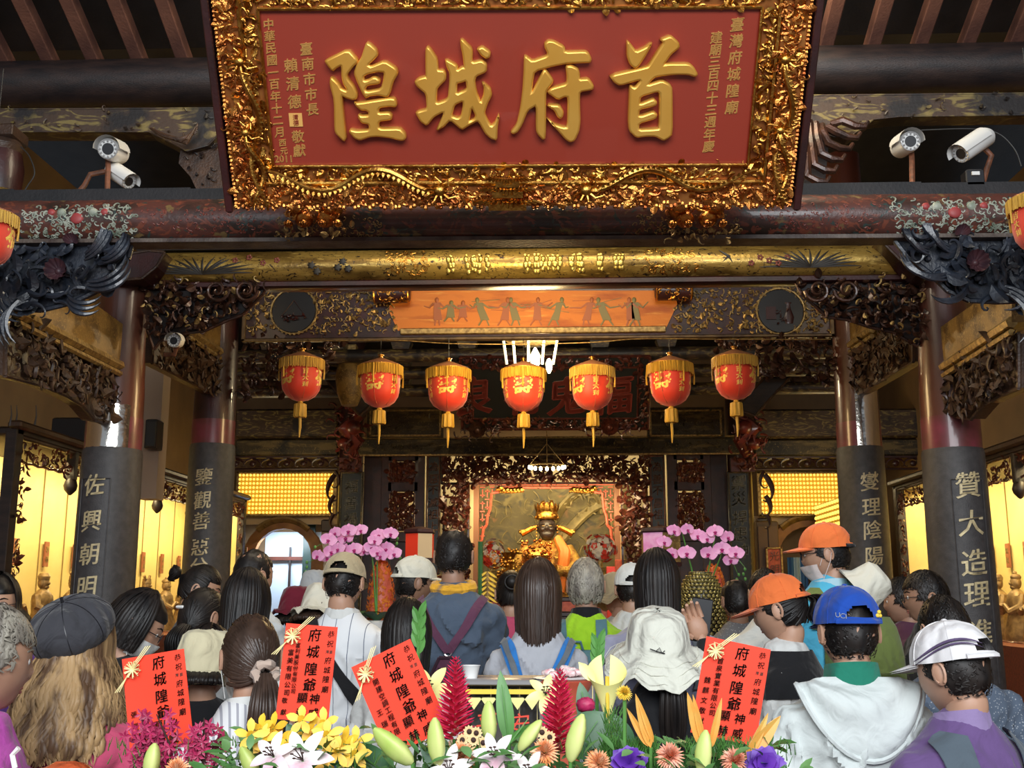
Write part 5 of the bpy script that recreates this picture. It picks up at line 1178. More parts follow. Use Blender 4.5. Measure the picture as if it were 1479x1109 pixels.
# ---------------------------------------------------------------- side cabinets with gilded arhats
MT['cabback'] = M_('pale_gold_cabinet_back', (.78, .62, .27), .55, col2=(.70, .53, .2), scale=1.5)
def glass_mat():
    m, nt, b, N, L = nmat('cabinet_glass'); out = nt.nodes['Material Output']
    tr = N('ShaderNodeBsdfTransparent'); gl = N('ShaderNodeBsdfGlossy'); gl.inputs['Roughness'].default_value = .03; mx = N('ShaderNodeMixShader'); mx.inputs[0].default_value = .05
    L(tr.outputs[0], mx.inputs[1]); L(gl.outputs[0], mx.inputs[2]); L(mx.outputs[0], out.inputs[0]); nt.nodes.remove(b); return m
MT['glass'] = glass_mat()
MT['arhat'] = M_('dusty_gilded_wood', (.34, .22, .09), .5, .35, col2=(.17, .10, .045), scale=12)
def arhat(loc, rz, sd, lb):
    g = thing('temple_figure', lb, 'statue', M=Matrix.Translation(loc) @ Matrix.Rotation(rz, 4, 'Z') @ Matrix.Scale(.60, 4), group='gilded figures in the glass cabinets'); rnd = random.Random(sd)
    m = MB(); m.ell((0, 0, .93), (.085, .095, .115)); m.ell((0, -.09, .92), (.018, .025, .03)); m.ell((0, -.05, .86), (.05, .045, .04))
    for s in (-1, 1): m.ell((s*.085, 0, .92), (.015, .03, .05))
    m.tube([(0, 0, .85), (0, 0, .80)], .045, 8); m.build('head', MT['arhat'], g)
    m = MB(); k = sd % 3
    if k == 0: m.lathe([(.093, .98), (.10, 1.03), (.07, 1.08), (.03, 1.09)], n=14)
    elif k == 1: m.lathe([(.096, .97), (.09, 1.0), (.085, 1.06)], n=14); m.tube([(-.09, 0, 1.04), (-.15, 0, 1.12)], .03, 6); m.tube([(.09, 0, 1.04), (.15, 0, 1.12)], .03, 6)
    else: m.ell((0, .01, 1.02), (.08, .09, .06)); m.ell((0, 0, 1.09), .035)
    m.build('headdress', MT['arhat'], g)
    m = MB(); m.lathe([(.30, 0), (.31, .12), (.24, .3), (.19, .45), (.21, .62), (.20, .72), (.09, .82), (.045, .84)], n=24, sy=.75, fn=lambda a, u: 1+.05*math.sin(a*8+sd)*(1-u*.6))
    for s in (-1, 1): m.tube([(s*.19, 0, .72), (s*.25, -.05, .55), (s*.16, -.20, .46), (s*.04, -.24, .52+.06*(sd % 2))], [.06, .065, .06, .035], 8)
    m.build('robe', MT['arhat'], g)
    m = MB(); m.box((0, 0, -.05), (.6, .5, .1), bev=.02); m.build('plinth', MT['maroon'], g)
def cabinet(x, y0, y1, sg, lb, zval, zcor):
    t = thing('display_cabinet', lb, 'cabinet', (x, (y0+y1)/2, 0), 'glass cabinets along the side walls'); L = y1-y0; xb = x+sg*.85; ym = (y0+y1)/2; nb = round(L/1.2)
    MB().box(((x+xb)/2, ym, .55), (.85, L, 1.1)).build('base', M_('red_granite', (.26, .07, .04), .35, col2=(.16, .045, .03), scale=40), t, world=True, smooth=False)
    MB().box((xb-sg*.03, ym, (1.1+zcor)/2), (.04, L, zcor-1.1)).build('back_panel', MT['cabback'], t, world=True, smooth=False)
    MB().box(((x+xb)/2, y1-.02, (1.1+zcor)/2), (.8, .04, zcor-1.1)).build('end_panel', MT['cabback'], t, world=True, smooth=False)
    m = MB()
    for k in range(1, 2*nb): m.box((xb-sg*.055, y0+L*k/2/nb, (1.1+zcor)/2), (.01, .012, zcor-1.1))
    m.build('back_seam', M_('seam', (.25, .17, .05), .6), t, world=True, kind='stuff')
    MB().box(((x+xb)/2, ym, zcor-.03), (.95, L+.1, .08), bev=.02).build('cabinet_top', MT['dark'], t, world=True)
    m = MB(); m.box((x-sg*.04, ym, zcor+.02), (.12, L+.2, .07), bev=.02); m.box((x-sg*.01, ym, zcor-.06), (.06, L+.1, .05), bev=.01); m.build('cornice', MT['brown'], t, world=True)
    M = Matrix(((0, sg, 0, x), (1, 0, 0, 0), (0, 0, 1, 0), (0, 0, 0, 1)))
    for k in range(nb+1):
        y = y0+L*k/nb; m = MB()
        if k in (0, nb): m.box((x, y, (1.1+zcor)/2), (.10, .12, zcor-1.1), bev=.01); m.build('corner_post', MT['dark'], t, world=True)
        else: m.box((x, y, (zcor+zval)/2-.04), (.09, .07, zcor-zval+.02), bev=.01); m.lathe([(.02, 0), (.05, -.03), (.065, -.08), (.055, -.12), (.02, -.16), (.005, -.17)], (x, y, zval-.02), 14); m.build('hanging_bud_post', MT['dark'], t, world=True)
    m = MB()
    for k in range(nb):
        a, b = y0+L*k/nb+.06, y0+L*(k+1)/nb-.06; carve(m, lambda q, z: a < q < b and z > zval-.02*math.sin(q*40), (a, zval, b, zcor-.1), 85, int(k+100+x), .011, .13, y=0, relief=.03, M=M)
        m.tube([M @ V((a, 0, zval+.005*math.sin(5*i))) for i in (0, 1)] and [(x, a+(b-a)*i/10, zval+.012*(i % 2)) for i in range(11)], .012, 5)
    for a, b in ((y0+.06, y0+.24), (y1-.24, y1-.06)): carve(m, lambda q, z: a < q < b and (z > 1.7 or abs(q-(a if a < ym else b)) < .1), (a, 1.2, b, zval), 60, int(a*10), .011, .13, y=0, relief=.03, M=M)
    m.build('carved_valance', MT['winecarve'], t, world=True, kind='stuff')
    MB().box((x+sg*.05, ym, (1.12+zcor)/2-.05), (.008, L-.1, zcor-1.2)).build('glass_pane', MT['glass'], t, world=True, smooth=False)
    n = 10; plaq = []
    for k in range(n):
        y = y0+L*(k+.5)/n; z = 1.98
        q = tag(MB().box((xb-sg*.08, y, z), (.02, .09, .26), bev=.004).build('name_plaque', M_('red_brown_tag', (.30, .10, .04), .5) if k == 0 else bpy.data.materials['red_brown_tag'], None), 'small red-brown name tag behind the %s figure from the front of the %s glass cabinet' % (('first', 'second', 'third', 'fourth', 'fifth', 'sixth', 'seventh', 'eighth', 'ninth', 'tenth')[k], 'left' if sg < 0 else 'right'), 'tag', 'name tags in the %s cabinet' % ('left' if sg < 0 else 'right'))
        vs = MB(); vs.glyphs('尊者', [(0, .05), (0, -.05)], .07, M=Matrix.Translation((xb-sg*.092, y, z)) @ Matrix.Rotation(-sg*PI/2 if sg < 0 else PI*1.5*0-PI/2*sg, 4, 'Z').inverted() if sg > 0 else Matrix.Translation((xb-sg*.092, y, z)) @ Matrix.Rotation(PI/2, 4, 'Z'), ext=.006)
        vs.build('characters', MT['goldold'], q, smooth=False)
        arhat((x+sg*.45, y, 1.12), (sg*-PI/2)*(1), k*7+int(x)+20, '%s of the gilded seated figures in the %s glass cabinet, counted from the front' % (('first', 'second', 'third', 'fourth', 'fifth', 'sixth', 'seventh', 'eighth', 'ninth', 'tenth')[k], 'left' if sg < 0 else 'right'))
    area('cabinet_light', (x+sg*.13, ym, zcor-.13), (xb-sg*.1, ym, 1.5), L-.4, .1, 20*L, (1, .80, .40))
XA, XBc = -4.55, 4.15
yA = WX(20, 640, XA).y; yB = 15.6
cabinet(XA, yA, yB, -1, 'long dark-framed glass cabinet on the left wall with gold back and gilded figures', WX(34, 669, XA).z, WX(60, 630, XA).z)
yC = WX(1298, 715, XBc).y
cabinet(XBc, 8.6, yC, 1, 'long dark-framed glass cabinet on the right wall with gold back and gilded figures', WX(1427, 701, XBc).z, WX(1425, 659, XBc).z)
t = thing('cabinet_speaker', 'black loudspeaker box standing on top of the left cabinet', 'speaker', WX(95, 640, XA)); c = WX(95, 618, XA-.4); c = V((XA-.4, c.y+.3, WX(60, 630, XA).z+.22))
MB().box(c, (.35, .5, .36), bev=.015).build('box_body', MT['black'], t, world=True); MB().box(c+V((.18, 0, 0)), (.01, .42, .3)).build('grille', MT['cord'], t, world=True)
m = MB()
for px in (14, 22, 50): a = WX(px, 615, XA); b = WX(px+2, 585, XA); m.tube([a, (a+b)/2+V((.01, 0, 0)), b], [.012, .006, .003], 5)
tag(m.build('finial_spike', MT['dark'], None), 'thin dark spikes on top of the left cabinet cornice', 'finial'); bpy.data.objects['finial_spike']['kind'] = 'stuff'
t = thing('wall_speaker', 'dark speaker box on the pale wall pillar left of the rear column', 'speaker', W(216, 640, 9.9)); rbox(MB(), 209, 605, 226, 648, 9.9, .18, .01).build('box_body', MT['black'], t, world=True)
m = MB(); rbox(m, 211, 608, 224, 645, 9.88, .02, .005); m.build('grille', MT['cord'], t, world=True)
t = struct('trim_3', rbox(MB(), 205, 500, 232, 720, 10.05, .2), M_('pale_wall_pillar', (.34, .26, .20), .8))
area('wall_wash_left', (-3.4, 6.8, 4.6), (-5.8, 8, 3.6), 1.5, .5, 9, (1, .75, .45)); area('wall_wash_right', (3.1, 6.8, 4.6), (5.5, 8, 3.6), 1.5, .5, 9, (1, .8, .5))

def table(name, lb, x0, x1, y0, y1, h, mt, cloth=None):
    t = thing(name, lb, 'table', ((x0+x1)/2, (y0+y1)/2, 0)); X, Yq = (x0+x1)/2, (y0+y1)/2
    MB().box((X, Yq, h-.03), (x1-x0, y1-y0, .06), bev=.012).build('table_top', mt, t, world=True)
    for sx in (x0+.06, x1-.06):
        for sy in (y0+.06, y1-.06): MB().tube([(sx, sy, 0), (sx, sy, h-.05)], .035, 8).build('leg', mt, t, world=True)
    MB().box((X, y0+.03, h-.16), (x1-x0-.1, .03, .2)).build('apron', cloth or mt, t, world=True, smooth=False); return t
zb2 = W(712, 800, 14.2).z-.55
table('altar_table', 'long red altar table carrying the two bouquets before the niche', W(700, 850, 14.2).x-.2, W(885, 850, 14.2).x+.2, 13.9, 14.6, zb2, MT['wine'], MT['pinkred'])
zi = W(735, 822, 13.2).z-.5
table('incense_table', 'table before the altar carrying the glittering stand', W(715, 850, 13.2).x-.3, W(760, 850, 13.2).x+.6, 12.9, 13.5, zi, MT['wine'])
# ---------------------------------------------------------------- people
MT['skin'] = M_('skin', (.50, .285, .19), .5, sub=.05, col2=(.44, .24, .155), scale=9)
MT['skind'] = M_('tanned_skin', (.36, .195, .125), .5, sub=.05, col2=(.30, .16, .10), scale=9)
MT['hblack'] = M_('black_hair', (.006, .005, .005), .45, col2=(.020, .015, .013), scale=30, stretch=(1, 1, .1), spec=.3)
MT['hbrown'] = M_('dark_brown_hair', (.03, .018, .013), .33, col2=(.06, .036, .026), scale=30, stretch=(1, 1, .1), spec=.3)
MT['hgrey'] = M_('grey_hair', (.34, .31, .25), .5, col2=(.14, .12, .10), scale=28, stretch=(1, 1, .3))
MT['hblonde'] = M_('wavy_blonde_hair', (.46, .29, .135), .45, col2=(.11, .060, .032), scale=22, stretch=(1, 1, .15), lo=.42, hi=.58, spec=.3)
MT['eyew'] = M_('eye_white', (.8, .78, .74), .2); MT['iris'] = M_('dark_iris', (.02, .01, .008), .15)
MT['lips'] = M_('lips', (.45, .16, .13), .5)
def cloth(n, c, c2=None, sc=5, rough=.85, bump=.25):
    m, nt, b, N, L = nmat(n); b.inputs['Roughness'].default_value = rough; b.inputs['Specular IOR Level'].default_value = .25; b.inputs['Sheen Weight'].default_value = .15; tc = N('ShaderNodeTexCoord')
    def tex(s_, de, di):
        t = N('ShaderNodeTexNoise'); t.inputs['Scale'].default_value = s_; t.inputs['Detail'].default_value = de; t.inputs['Distortion'].default_value = di; L(tc.outputs['Object'], t.inputs['Vector']); return t.outputs[0]
    x = N('ShaderNodeMix'); x.data_type = 'RGBA'; x.inputs[6].default_value = (*c, 1); x.inputs[7].default_value = (*(c2 or tuple(q*.8 for q in c)), 1); L(tex(sc, 3, 0), x.inputs[0]); L(x.outputs[2], b.inputs['Base Color'])
    cur = None
    for s_, de, di, st, ds in ((5.5, 1, 1.8, .55, .05), (15, 2, 1.2, .45, .014), (420, 1, 0, .25, .0015)):
        bp = N('ShaderNodeBump'); bp.inputs['Strength'].default_value = st*min(2, bump*4); bp.inputs['Distance'].default_value = ds; L(tex(s_, de, di), bp.inputs['Height'])
        if cur: L(cur, bp.inputs['Normal'])
        cur = bp.outputs[0]
    L(cur, b.inputs['Normal']); return m
def remesh(mb, vox, it=5, name='m'):
    me = bpy.data.meshes.new(name); me.from_pydata(mb.v, [], mb.f); o = bpy.data.objects.new(name, me)
    a = o.modifiers.new('r', 'REMESH'); a.mode = 'VOXEL'; a.voxel_size = vox
    b = o.modifiers.new('s', 'SMOOTH'); b.factor = .5; b.iterations = it
    r = bake(o)
    bpy.data.objects.remove(o); bpy.data.meshes.remove(me); return r
def cap(m, p, q, a, b, n=10):
    p, q = V(p), V(q); d = (q-p); L = d.length; d = d/L if L > 0 else V((0, 0, 1))
    m.tube([p-d*a*.9, p-d*a*.5, p, q, q+d*b*.5, q+d*b*.9], [a*.42, a*.86, a, b, b*.86, b*.42], n)
def headfn(q):
    # unit direction -> radius factor; y is forward, z is up
    x, y, z = q; r = 1.0
    g = lambda cx, cy, cz, s: math.exp(-((x-cx)**2+(y-cy)**2+(z-cz)**2)/(s*s))
    r += .20*g(0, .97, -.20, .13)+.09*g(0, .97, -.08, .12)+.03*g(0, 1, .12, .2)   # nose and bridge
    r -= .075*(g(.30, .93, .02, .17)+g(-.30, .93, .02, .17))       # sockets
    r += .03*(g(.3, .9, .2, .15)+g(-.3, .9, .2, .15))             # brows
    r += .035*(g(.45, .83, -.25, .22)+g(-.45, .83, -.25, .22))
    r += .05*g(0, .85, -.52, .16)                                   # lips
    r += .10*g(0, .68, -.80, .22)                                   # chin
    if z < -.1: r *= 1-.16*min(1, (-.1-z)*1.2)*max(0, abs(x))      # jaw narrows
    if y < -.2 and z < -.3: r *= 1-.22*min(1, (-.3-z)*1.6)         # nape
    r += .03*g(0, -.9, .2, .5)
    return r
HR = (.078, .098, .118)
def fy(x, z):      # depth of the face surface at x, z
    lo, hi = .02, .14
    for _ in range(14):
        y = (lo+hi)/2; q = V((x/HR[0], y/HR[1], z/HR[2])); L = q.length
        if L < headfn(q/L): lo = y
        else: hi = y
    return lo
class P: pass
def person(label, hx, hy, Y, yaw=0, nod=0, H=None, male=True, skin='skin', top=None, topmat=None, sleeve=.5, pants=None, hair=('short', 'hblack'), hat=None, scale=1.0, arms=None, wide=1.0, extra=None, lean=0, roll=0, low=False, turn=0):
    """hx, hy: sight line to the middle of the head; Y: distance"""
    p = P(); hc = W(hx, hy, Y); s = scale
    if H is None: H = hc.z+.115*s
    root = thing('person', label, 'person', (hc.x, hc.y, 0)); XF[root.name] = Matrix.Translation((hc.x, hc.y, 0)) @ Matrix.Rotation(R(yaw), 4, 'Z'); root.matrix_world = XF[root.name]
    k = (hc.z/1.55)              # body scale to the neck
    w = (1.0 if male else .88)*wide
    zh = hc.z; zs = zh-.178*s-.02*math.cos(R(nod))+.02    # shoulder line
    HM = Matrix.Translation((0, lean*.0+.02*math.sin(R(nod)), zh)) @ Matrix.Rotation(R(roll), 4, 'Y') @ Matrix.Rotation(R(turn), 4, 'Z') @ Matrix.Rotation(-R(nod), 4, 'X') @ Matrix.Scale(s, 4)
    p.root, p.HM, p.zs, p.k, p.w, p.H = root, HM, zs, k, w, H
    sw = .168*w; zc = zs*.885; zw = zs*.76; zhip = zs*.64; zcr = zs*.57
    # --- trunk and limbs as one surface
    def trunk(m, e=0, zb=None):
        R_ = [(zs+.062, .056, .056, -.008), (zs+.035, .075, .066, -.012), (zs+.006, sw*.60, .080, -.012), (zs-.025, sw*.86, .096, -.012), (zs-.07, sw*.99, .112, -.01), (zc, sw*.95, .125, 0), (zc-.10, sw*.88, .118, .005), (zw, sw*.80, .105, .005), (zhip+.04, sw*.88, .118, 0), (zhip-.04, sw*.93, .125, -.005), (zcr, sw*.85, .12, 0)]
        rows = []; lo = zb if zb is not None else zcr
        for z, a, b, y in R_:
            if z < lo: break
            rows.append((z, a+e, b+e, y))
        rows.append((lo, rows[-1][1]*.99, rows[-1][2]*.99, rows[-1][3])) if rows[-1][0] > lo+.01 else None
        vs = []; n = 24; fs = []
        for z, a, b, y in rows:
            for j in range(n):
                t = 2*PI*j/n; c, d = math.cos(t), math.sin(t); c = math.copysign(abs(c)**.85, c); d = math.copysign(abs(d)**.85, d); vs.append((a*c, y+b*d, z))
        q = len(rows)
        for i in range(q-1):
            for j in range(n): j2 = (j+1) % n; fs.append((i*n+j, i*n+n+j, i*n+n+j2, i*n+j2))
        fs += [tuple(range(n)), tuple(range(q*n-1, (q-1)*n-1, -1))]; m.add(vs, fs)
    A = arms or {}
    J = {}
    for sd, nm in ((-1, 'L'), (1, 'R')):
        sh = V((sd*(sw+.002), -.005, zs-.078)); el = sh+V((sd*.055, -.01, -.27*k)); ha = el+V((-sd*.03, .12, -.20*k))
        if nm in A: el, ha = V(A[nm][0]), V(A[nm][1])
        J[nm] = (sh, el, ha)
    p.J = J
    body = MB(); cap(body, (0, -.005, zs-.02), HM @ V((0, -.02, -.09)), .058*w**.5, .054*w**.5); 
    trunk(body, -.012)
    for nm in 'LR':
        sh, el, ha = J[nm]; cap(body, sh, el, .046*w, .037*w); d = (ha-el).normalized(); wr = ha-d*.075; cap(body, el, wr, .036*w, .025*w)
    for sd in (-1, 1):
        hp = V((sd*.085, 0, zcr+.03)); kn = V((sd*.095, .01, .46*k)); an = V((sd*.10, -.01, .09)); cap(body, hp, kn, .078, .055); cap(body, kn, an, .052, .035); cap(body, an+V((0, -.02, -.045)), an+V((0, .13, -.055)), .036, .03)
    me = remesh(body, .0135 if not low else .018, 4, 'body')
    # the head itself, joined on to the neck surface
    hm = MB()
    for nm in 'LR': sh, el, ha = J[nm]; d = (ha-el).normalized(); hand(hm, ha-d*.085, d, 1 if nm == 'R' else -1, s)
    hm.T = HM; hm.ell((0, 0, 0), HR, n=30, m=24, fn=headfn)
    for sd in (-1, 1):
        rot = Matrix.Rotation(sd*R(-20), 3, 'Z'); c = V((sd*.079, -.012, -.008)); hm.ell(c, (.009, .020, .032), rot, 10, 8)
        hm.tube([c+V((sd*.006, .015*math.cos(q)*1.1-.004, .028*math.sin(q))) for q in [R(-60)+i*R(300)/12 for i in range(13)]], .0045, 5)
    bm = bmesh.new(); bm.from_mesh(me); m2 = bpy.data.meshes.new('h'); m2.from_pydata(hm.v, [], hm.f); bm.from_mesh(m2); bm.to_mesh(me); bm.free(); bpy.data.meshes.remove(m2)
    p.body = link('body', me, MT[skin], root)
    # face
    for sd in (-1, 1):
        ye = fy(.029, .004); c = HM @ V((sd*.029, ye-.0085, .004)); e = MB(); e.ell(c, .0125*s, n=12, m=8)
        eo = e.build('eye', MT['eyew'], root); i_ = MB(); i_.ell(HM @ V((sd*.029, ye-.0005, .004)), .0056*s, n=10, m=6); i_.build('iris', MT['iris'], eo)
    for sd in (-1, 1):
        m = MB(); m.T = HM; m.tube([(sd*x, fy(x, z)+.0005, z) for x, z in ((.014, .026), (.022, .030), (.032, .032), (.047, .027))], [.002, .003, .003, .0015], 5); m.build('eyebrow', MT[hair[1]] if hair and hair[1] != 'hblonde' else MT['hbrown'], root)
    m = MB(); m.T = HM; L_ = lambda x, z: (x, fy(abs(x), z)-.002, z); m.tube([L_(-.022, -.058), L_(-.008, -.055), L_(0, -.056), L_(.008, -.055), L_(.022, -.058)], [.001, .0042, .004, .0042, .001], 6); m.tube([L_(-.02, -.060), L_(0, -.065), L_(.02, -.060)], [.001, .0052, .001], 6); m.build('lips', MT['lips'], root)
    # --- clothes
    tm = topmat or cloth('top_%d' % int(hx), (.5, .5, .5)); hemz = zhip-.03
    sh_ = MB(); trunk(sh_, .014, hemz)
    for nm in 'LR':
        sh, el, ha = J[nm]
        if sleeve <= 1: cap(sh_, sh, sh.lerp(el, sleeve*.9), .057*w, .053*w)
        else: cap(sh_, sh, el, .057*w, .047*w); cap(sh_, el, el.lerp(ha, .75), .046*w, .036*w)
    cap(sh_, (0, -.01, zs+.0), (0, -.012, zs+.035), .068*w**.5, .064*w**.5)
    sm = remesh(sh_, .0125 if not low else .018, 4, 'shirt'); rnd = random.Random(int(hx*7)); ph = rnd.random()*20
    for v in sm.vertices:
        c = v.co; f_ = min(1, max(0, (zs+.02-c.z)/.15))
        a1 = noise.noise(V((c.x*7+c.z*3.5, c.y*6, c.z*4.5+ph))); a2 = noise.noise(V((c.x*16-c.z*9+ph, c.y*12, c.z*9)))
        v.co = c+v.normal*((max(0, 1-abs(a1)*5)**1.4*.022+max(0, 1-abs(a2)*4)**1.4*.010-.010)*f_)
    p.shirt = link('shirt', sm, tm, root); p.sm = sm
    pm = MB()
    if pants != 'skirt':
        trunk_ = MB(); q = [(zhip+.03, sw*.87+.012, .125), (zcr, sw*.88, .135), (zcr-.06, sw*.80, .12)]
        pm.lathe([(1, zhip+.03), (1.02, zcr), (.93, zcr-.07)], n=22, sx=sw*.90+.01, sy=.132)
        for sd in (-1, 1): cap(pm, (sd*.085, 0, zcr), (sd*.097, .01, .46*k), .086, .068); cap(pm, (sd*.097, .01, .46*k), (sd*.10, -.008, .10), .066, .052)
    else: pm.lathe([(sw*.9, zhip+.04), (sw*1.0, zcr), (sw*1.15, .5), (sw*1.25, .2)], n=22, sy=.72)
    link('trousers' if pants != 'skirt' else 'skirt', remesh(pm, .02, 4, 'pants'), (A.get('pm') or MT['denim']), root)
    for sd in (-1, 1):
        m = MB(); cap(m, (sd*.10, -.04, .035), (sd*.105, .13, .03), .042, .038); m.box((sd*.103, .045, .012), (.085, .25, .024), bev=.01); m.build('shoe', MT['black'], root)
    if hair: hairdo(p, *hair)
    return p
MT['denim'] = cloth('denim_cloth', (.06, .10, .22), (.04, .07, .16), 9); MT['darkcloth'] = cloth('dark_cloth', (.015, .015, .02))
def hand(m, wr, d, side, s=1):
    d = V(d); up = V((0, 0, 1)) if abs(d.z) < .9 else V((0, 1, 0)); sd = d.cross(up).normalized(); up = sd.cross(d)
    m.ell(wr+d*.045*s, (.036*s, .048*s, .016*s), Matrix((sd, d, up)).transposed(), 10, 8)
    for i, L in enumerate((.055, .068, .074, .062)):
        b = wr+d*.075*s+sd*(i-1.5)*.0185*s*-side; c1 = b+d*L*.45*s-up*.004; c2 = c1+(d*.75-up*.6)*L*.35*s; c3 = c2+(d*.4-up*.9)*L*.28*s
        m.tube([b, c1, c2, c3], [.0095*s, .009*s, .0085*s, .006*s], 7)
    b = wr+d*.02*s+sd*side*.026*s; m.tube([b, b+(d*.6+sd*side*.75)*.035*s, b+(d*.95+sd*side*.6)*.062*s-up*.012], [.012*s, .010*s, .008*s], 7)
# hair ------------------------------------------------------------
def strand(m, pts, w, HMx, nrmc=V((0, 0, 0)), th=.35):
    # lock of hair: convex ribbon facing outward from the head axis
    n = len(pts); vs = []
    for i, p_ in enumerate(pts):
        p_ = V(p_); t = (V(pts[min(i+1, n-1)])-V(pts[max(i-1, 0)])); t = t.normalized() if t.length > 1e-6 else V((0, 0, -1))
        o = V((p_.x, p_.y, max(0, p_.z)*.8)); o = o.normalized() if o.length > 1e-6 else V((0, -1, 0)); sd = t.cross(o); sd = sd.normalized() if sd.length > 1e-6 else V((1, 0, 0)); ww = w*(1 if i < n-2 else (.75 if i == n-2 else .25))*.5
        nn = sd.cross(t)*(1 if sd.cross(t).dot(o) > 0 else -1)
        for q, h in ((-1, 0), (-.45, .8), (.45, .8), (1, 0)): vs.append(HMx @ (p_+sd*ww*q+nn*ww*h*th*2))
    fs = [(i*4+j, i*4+j+1, i*4+j+5, i*4+j+4) for i in range(n-1) for j in range(3)]
    m.v and None; k = len(m.v); m.v.extend([tuple(v) for v in vs]); m.f.extend([tuple(a+k for a in f) for f in fs])
def hp(az, el, g=1.0):   # az 0 = back, el polar angle from crown
    return V((-math.sin(az)*math.sin(el)*HR[0]*g, -math.cos(az)*math.sin(el)*HR[1]*g, math.cos(el)*HR[2]*g))
def hairdo(p, style, mat, L=.2, seed=1, bald=0):
    rnd = random.Random(seed); HMx = p.HM; m = MB(); mt = MT[mat]; I = HMx
    line = lambda az: R(128) if abs(az) < R(75) else (R(112)-(abs(az)-R(75))*.55 if abs(az) < R(115) else R(66))   # hairline
    def shell(g, a0=0, jit=.01):
        nu, nv = 40, 12; vs = []
        for i in range(nu+1):
            az = -PI+2*PI*i/nu; e = line(az)*(1-bald*0)
            for j in range(nv+1):
                el = a0+(e-a0)*j/nv; v = hp(az, el, g*(1-(.05 if j == nv else 0))); f = headfn(V((v.x/HR[0], v.y/HR[1], v.z/HR[2])).normalized()); v = v*(.5+.5*f); vs.append(v+v.normalized()*noise.noise(v*38+V((seed, 0, 0)))*jit)
        fs = [(i*(nv+1)+j, (i+1)*(nv+1)+j, (i+1)*(nv+1)+j+1, i*(nv+1)+j+1) for i in range(nu) for j in range(nv)]
        m.T = I; m.add(vs, fs); m.T = None
    if style in ('short', 'crop', 'bald'):
        a0 = R(0) if style != 'bald' else R(34)
        shell(1.045 if style == 'crop' else 1.075, a0)
        n = {'short': 1000, 'crop': 520, 'bald': 420}[style]; Ls = {'short': .034, 'crop': .016, 'bald': .018}[style]
        for _ in range(n):
            az = rnd.uniform(-PI, PI); u = math.sqrt(rnd.random()); el = a0+(line(az)-.03-a0)*u; g = 1.085 if style != 'crop' else 1.05
            q = [hp(az+.05*i*rnd.uniform(-1, 1), el+i*Ls*3.2*.5, g+(.03*math.sin(PI*(i+1)/4))*(1 if style == 'short' else .3)) for i in range(4)]
            strand(m, q, rnd.uniform(.005, .010) if style == 'short' else .005, I, th=.15)
    elif style in ('bob', 'long', 'wavy', 'bobcut'):
        shell(1.09, 0, .004); n = {'bob': 330, 'long': 330, 'wavy': 460, 'bobcut': 260}[style]
        for _ in range(n):
            az = rnd.uniform(-R(118), R(118)); g = rnd.uniform(1.10, 1.22); el0 = rnd.uniform(0, R(75)); q = []; ph = rnd.random()*6.3; Lk = L*rnd.uniform(.9, 1.03)
            elm = R(98); az1 = az
            for i in range(6): q.append(hp(az, el0+(elm-el0)*i/5, g))
            b = q[-1]; kk = 7 if style != 'wavy' else 14
            for i in range(1, kk+1):
                u = i/kk; wv = 0 if style != 'wavy' else .016*math.sin(u*13+ph)*u**.4
                inn = (1-.10*u) if style == 'bob' else (1+.05*u) if style == 'long' else 1+.48*math.sin(u*2.0)
                if style == 'long': inn = 1-.15*u
                yb = b.y*inn-(.03*u if style in ('wavy', 'long') else 0); q.append(V((b.x*inn+wv+rnd.uniform(-.002, .002), yb+wv*.6*math.cos(ph), b.z-Lk*u)))
            strand(m, q, rnd.uniform(.007, .014) if style != 'wavy' else rnd.uniform(.006, .016), I, th=.2)
    elif style in ('pony', 'bun', 'lowpony'):
        shell(1.06, 0, .004); G = {'pony': V((0, -.115, .02)), 'lowpony': V((.03, -.10, -.055)), 'bun': V((0, -.12, .035))}[style]
        for _ in range(300):
            az = rnd.uniform(-PI, PI); e = line(az)-.05; s0 = hp(az, e*rnd.uniform(.5, 1), 1.06); q = []
            for i in range(8):
                u = i/7; v = s0.lerp(G, u); d = V((v.x/HR[0], v.y/HR[1], v.z/HR[2])); ln_ = d.length
                if ln_ < 1.09: v = v*(1.09/ln_) if ln_ > .01 else v
                q.append(v)
            q[-1] = G*1.0; strand(m, q, rnd.uniform(.006, .011), I, th=.2)
        if style == 'bun':
            m.T = I; m.ell(G+V((0, -.025, .005)), (.038, .032, .036)); m.T = None
            for k in range(26):
                a = rnd.random()*6.3; t = rnd.uniform(-.5, .5); q = [G+V((0, -.025, 0))+V((math.cos(a+i*.35)*.040, -.02*math.sin(i*.5+t), math.sin(a+i*.35)*.038)) for i in range(8)]; strand(m, q, .010, I)
        else:
            for k in range(70):
                a, rr = rnd.random()*6.3, rnd.random()**.5*.02; c0 = G+V((0, -.012, 0)); q = []
                for i in range(9):
                    u = i/8; sp = 1+1.3*math.sin(PI*min(1, u*.9)); q.append(c0+V((math.cos(a)*rr*sp+.012*math.sin(u*4)*0, -.03*math.sin(PI*min(1, u*1.3))+math.sin(a)*rr*sp, .012*math.sin(PI*u)-L*u*rnd.uniform(.93, 1.02))))
                strand(m, q, .010, I)
    o = m.build('hair', mt, p.root, kind='stuff', sharp=60); p.hair = o; return o
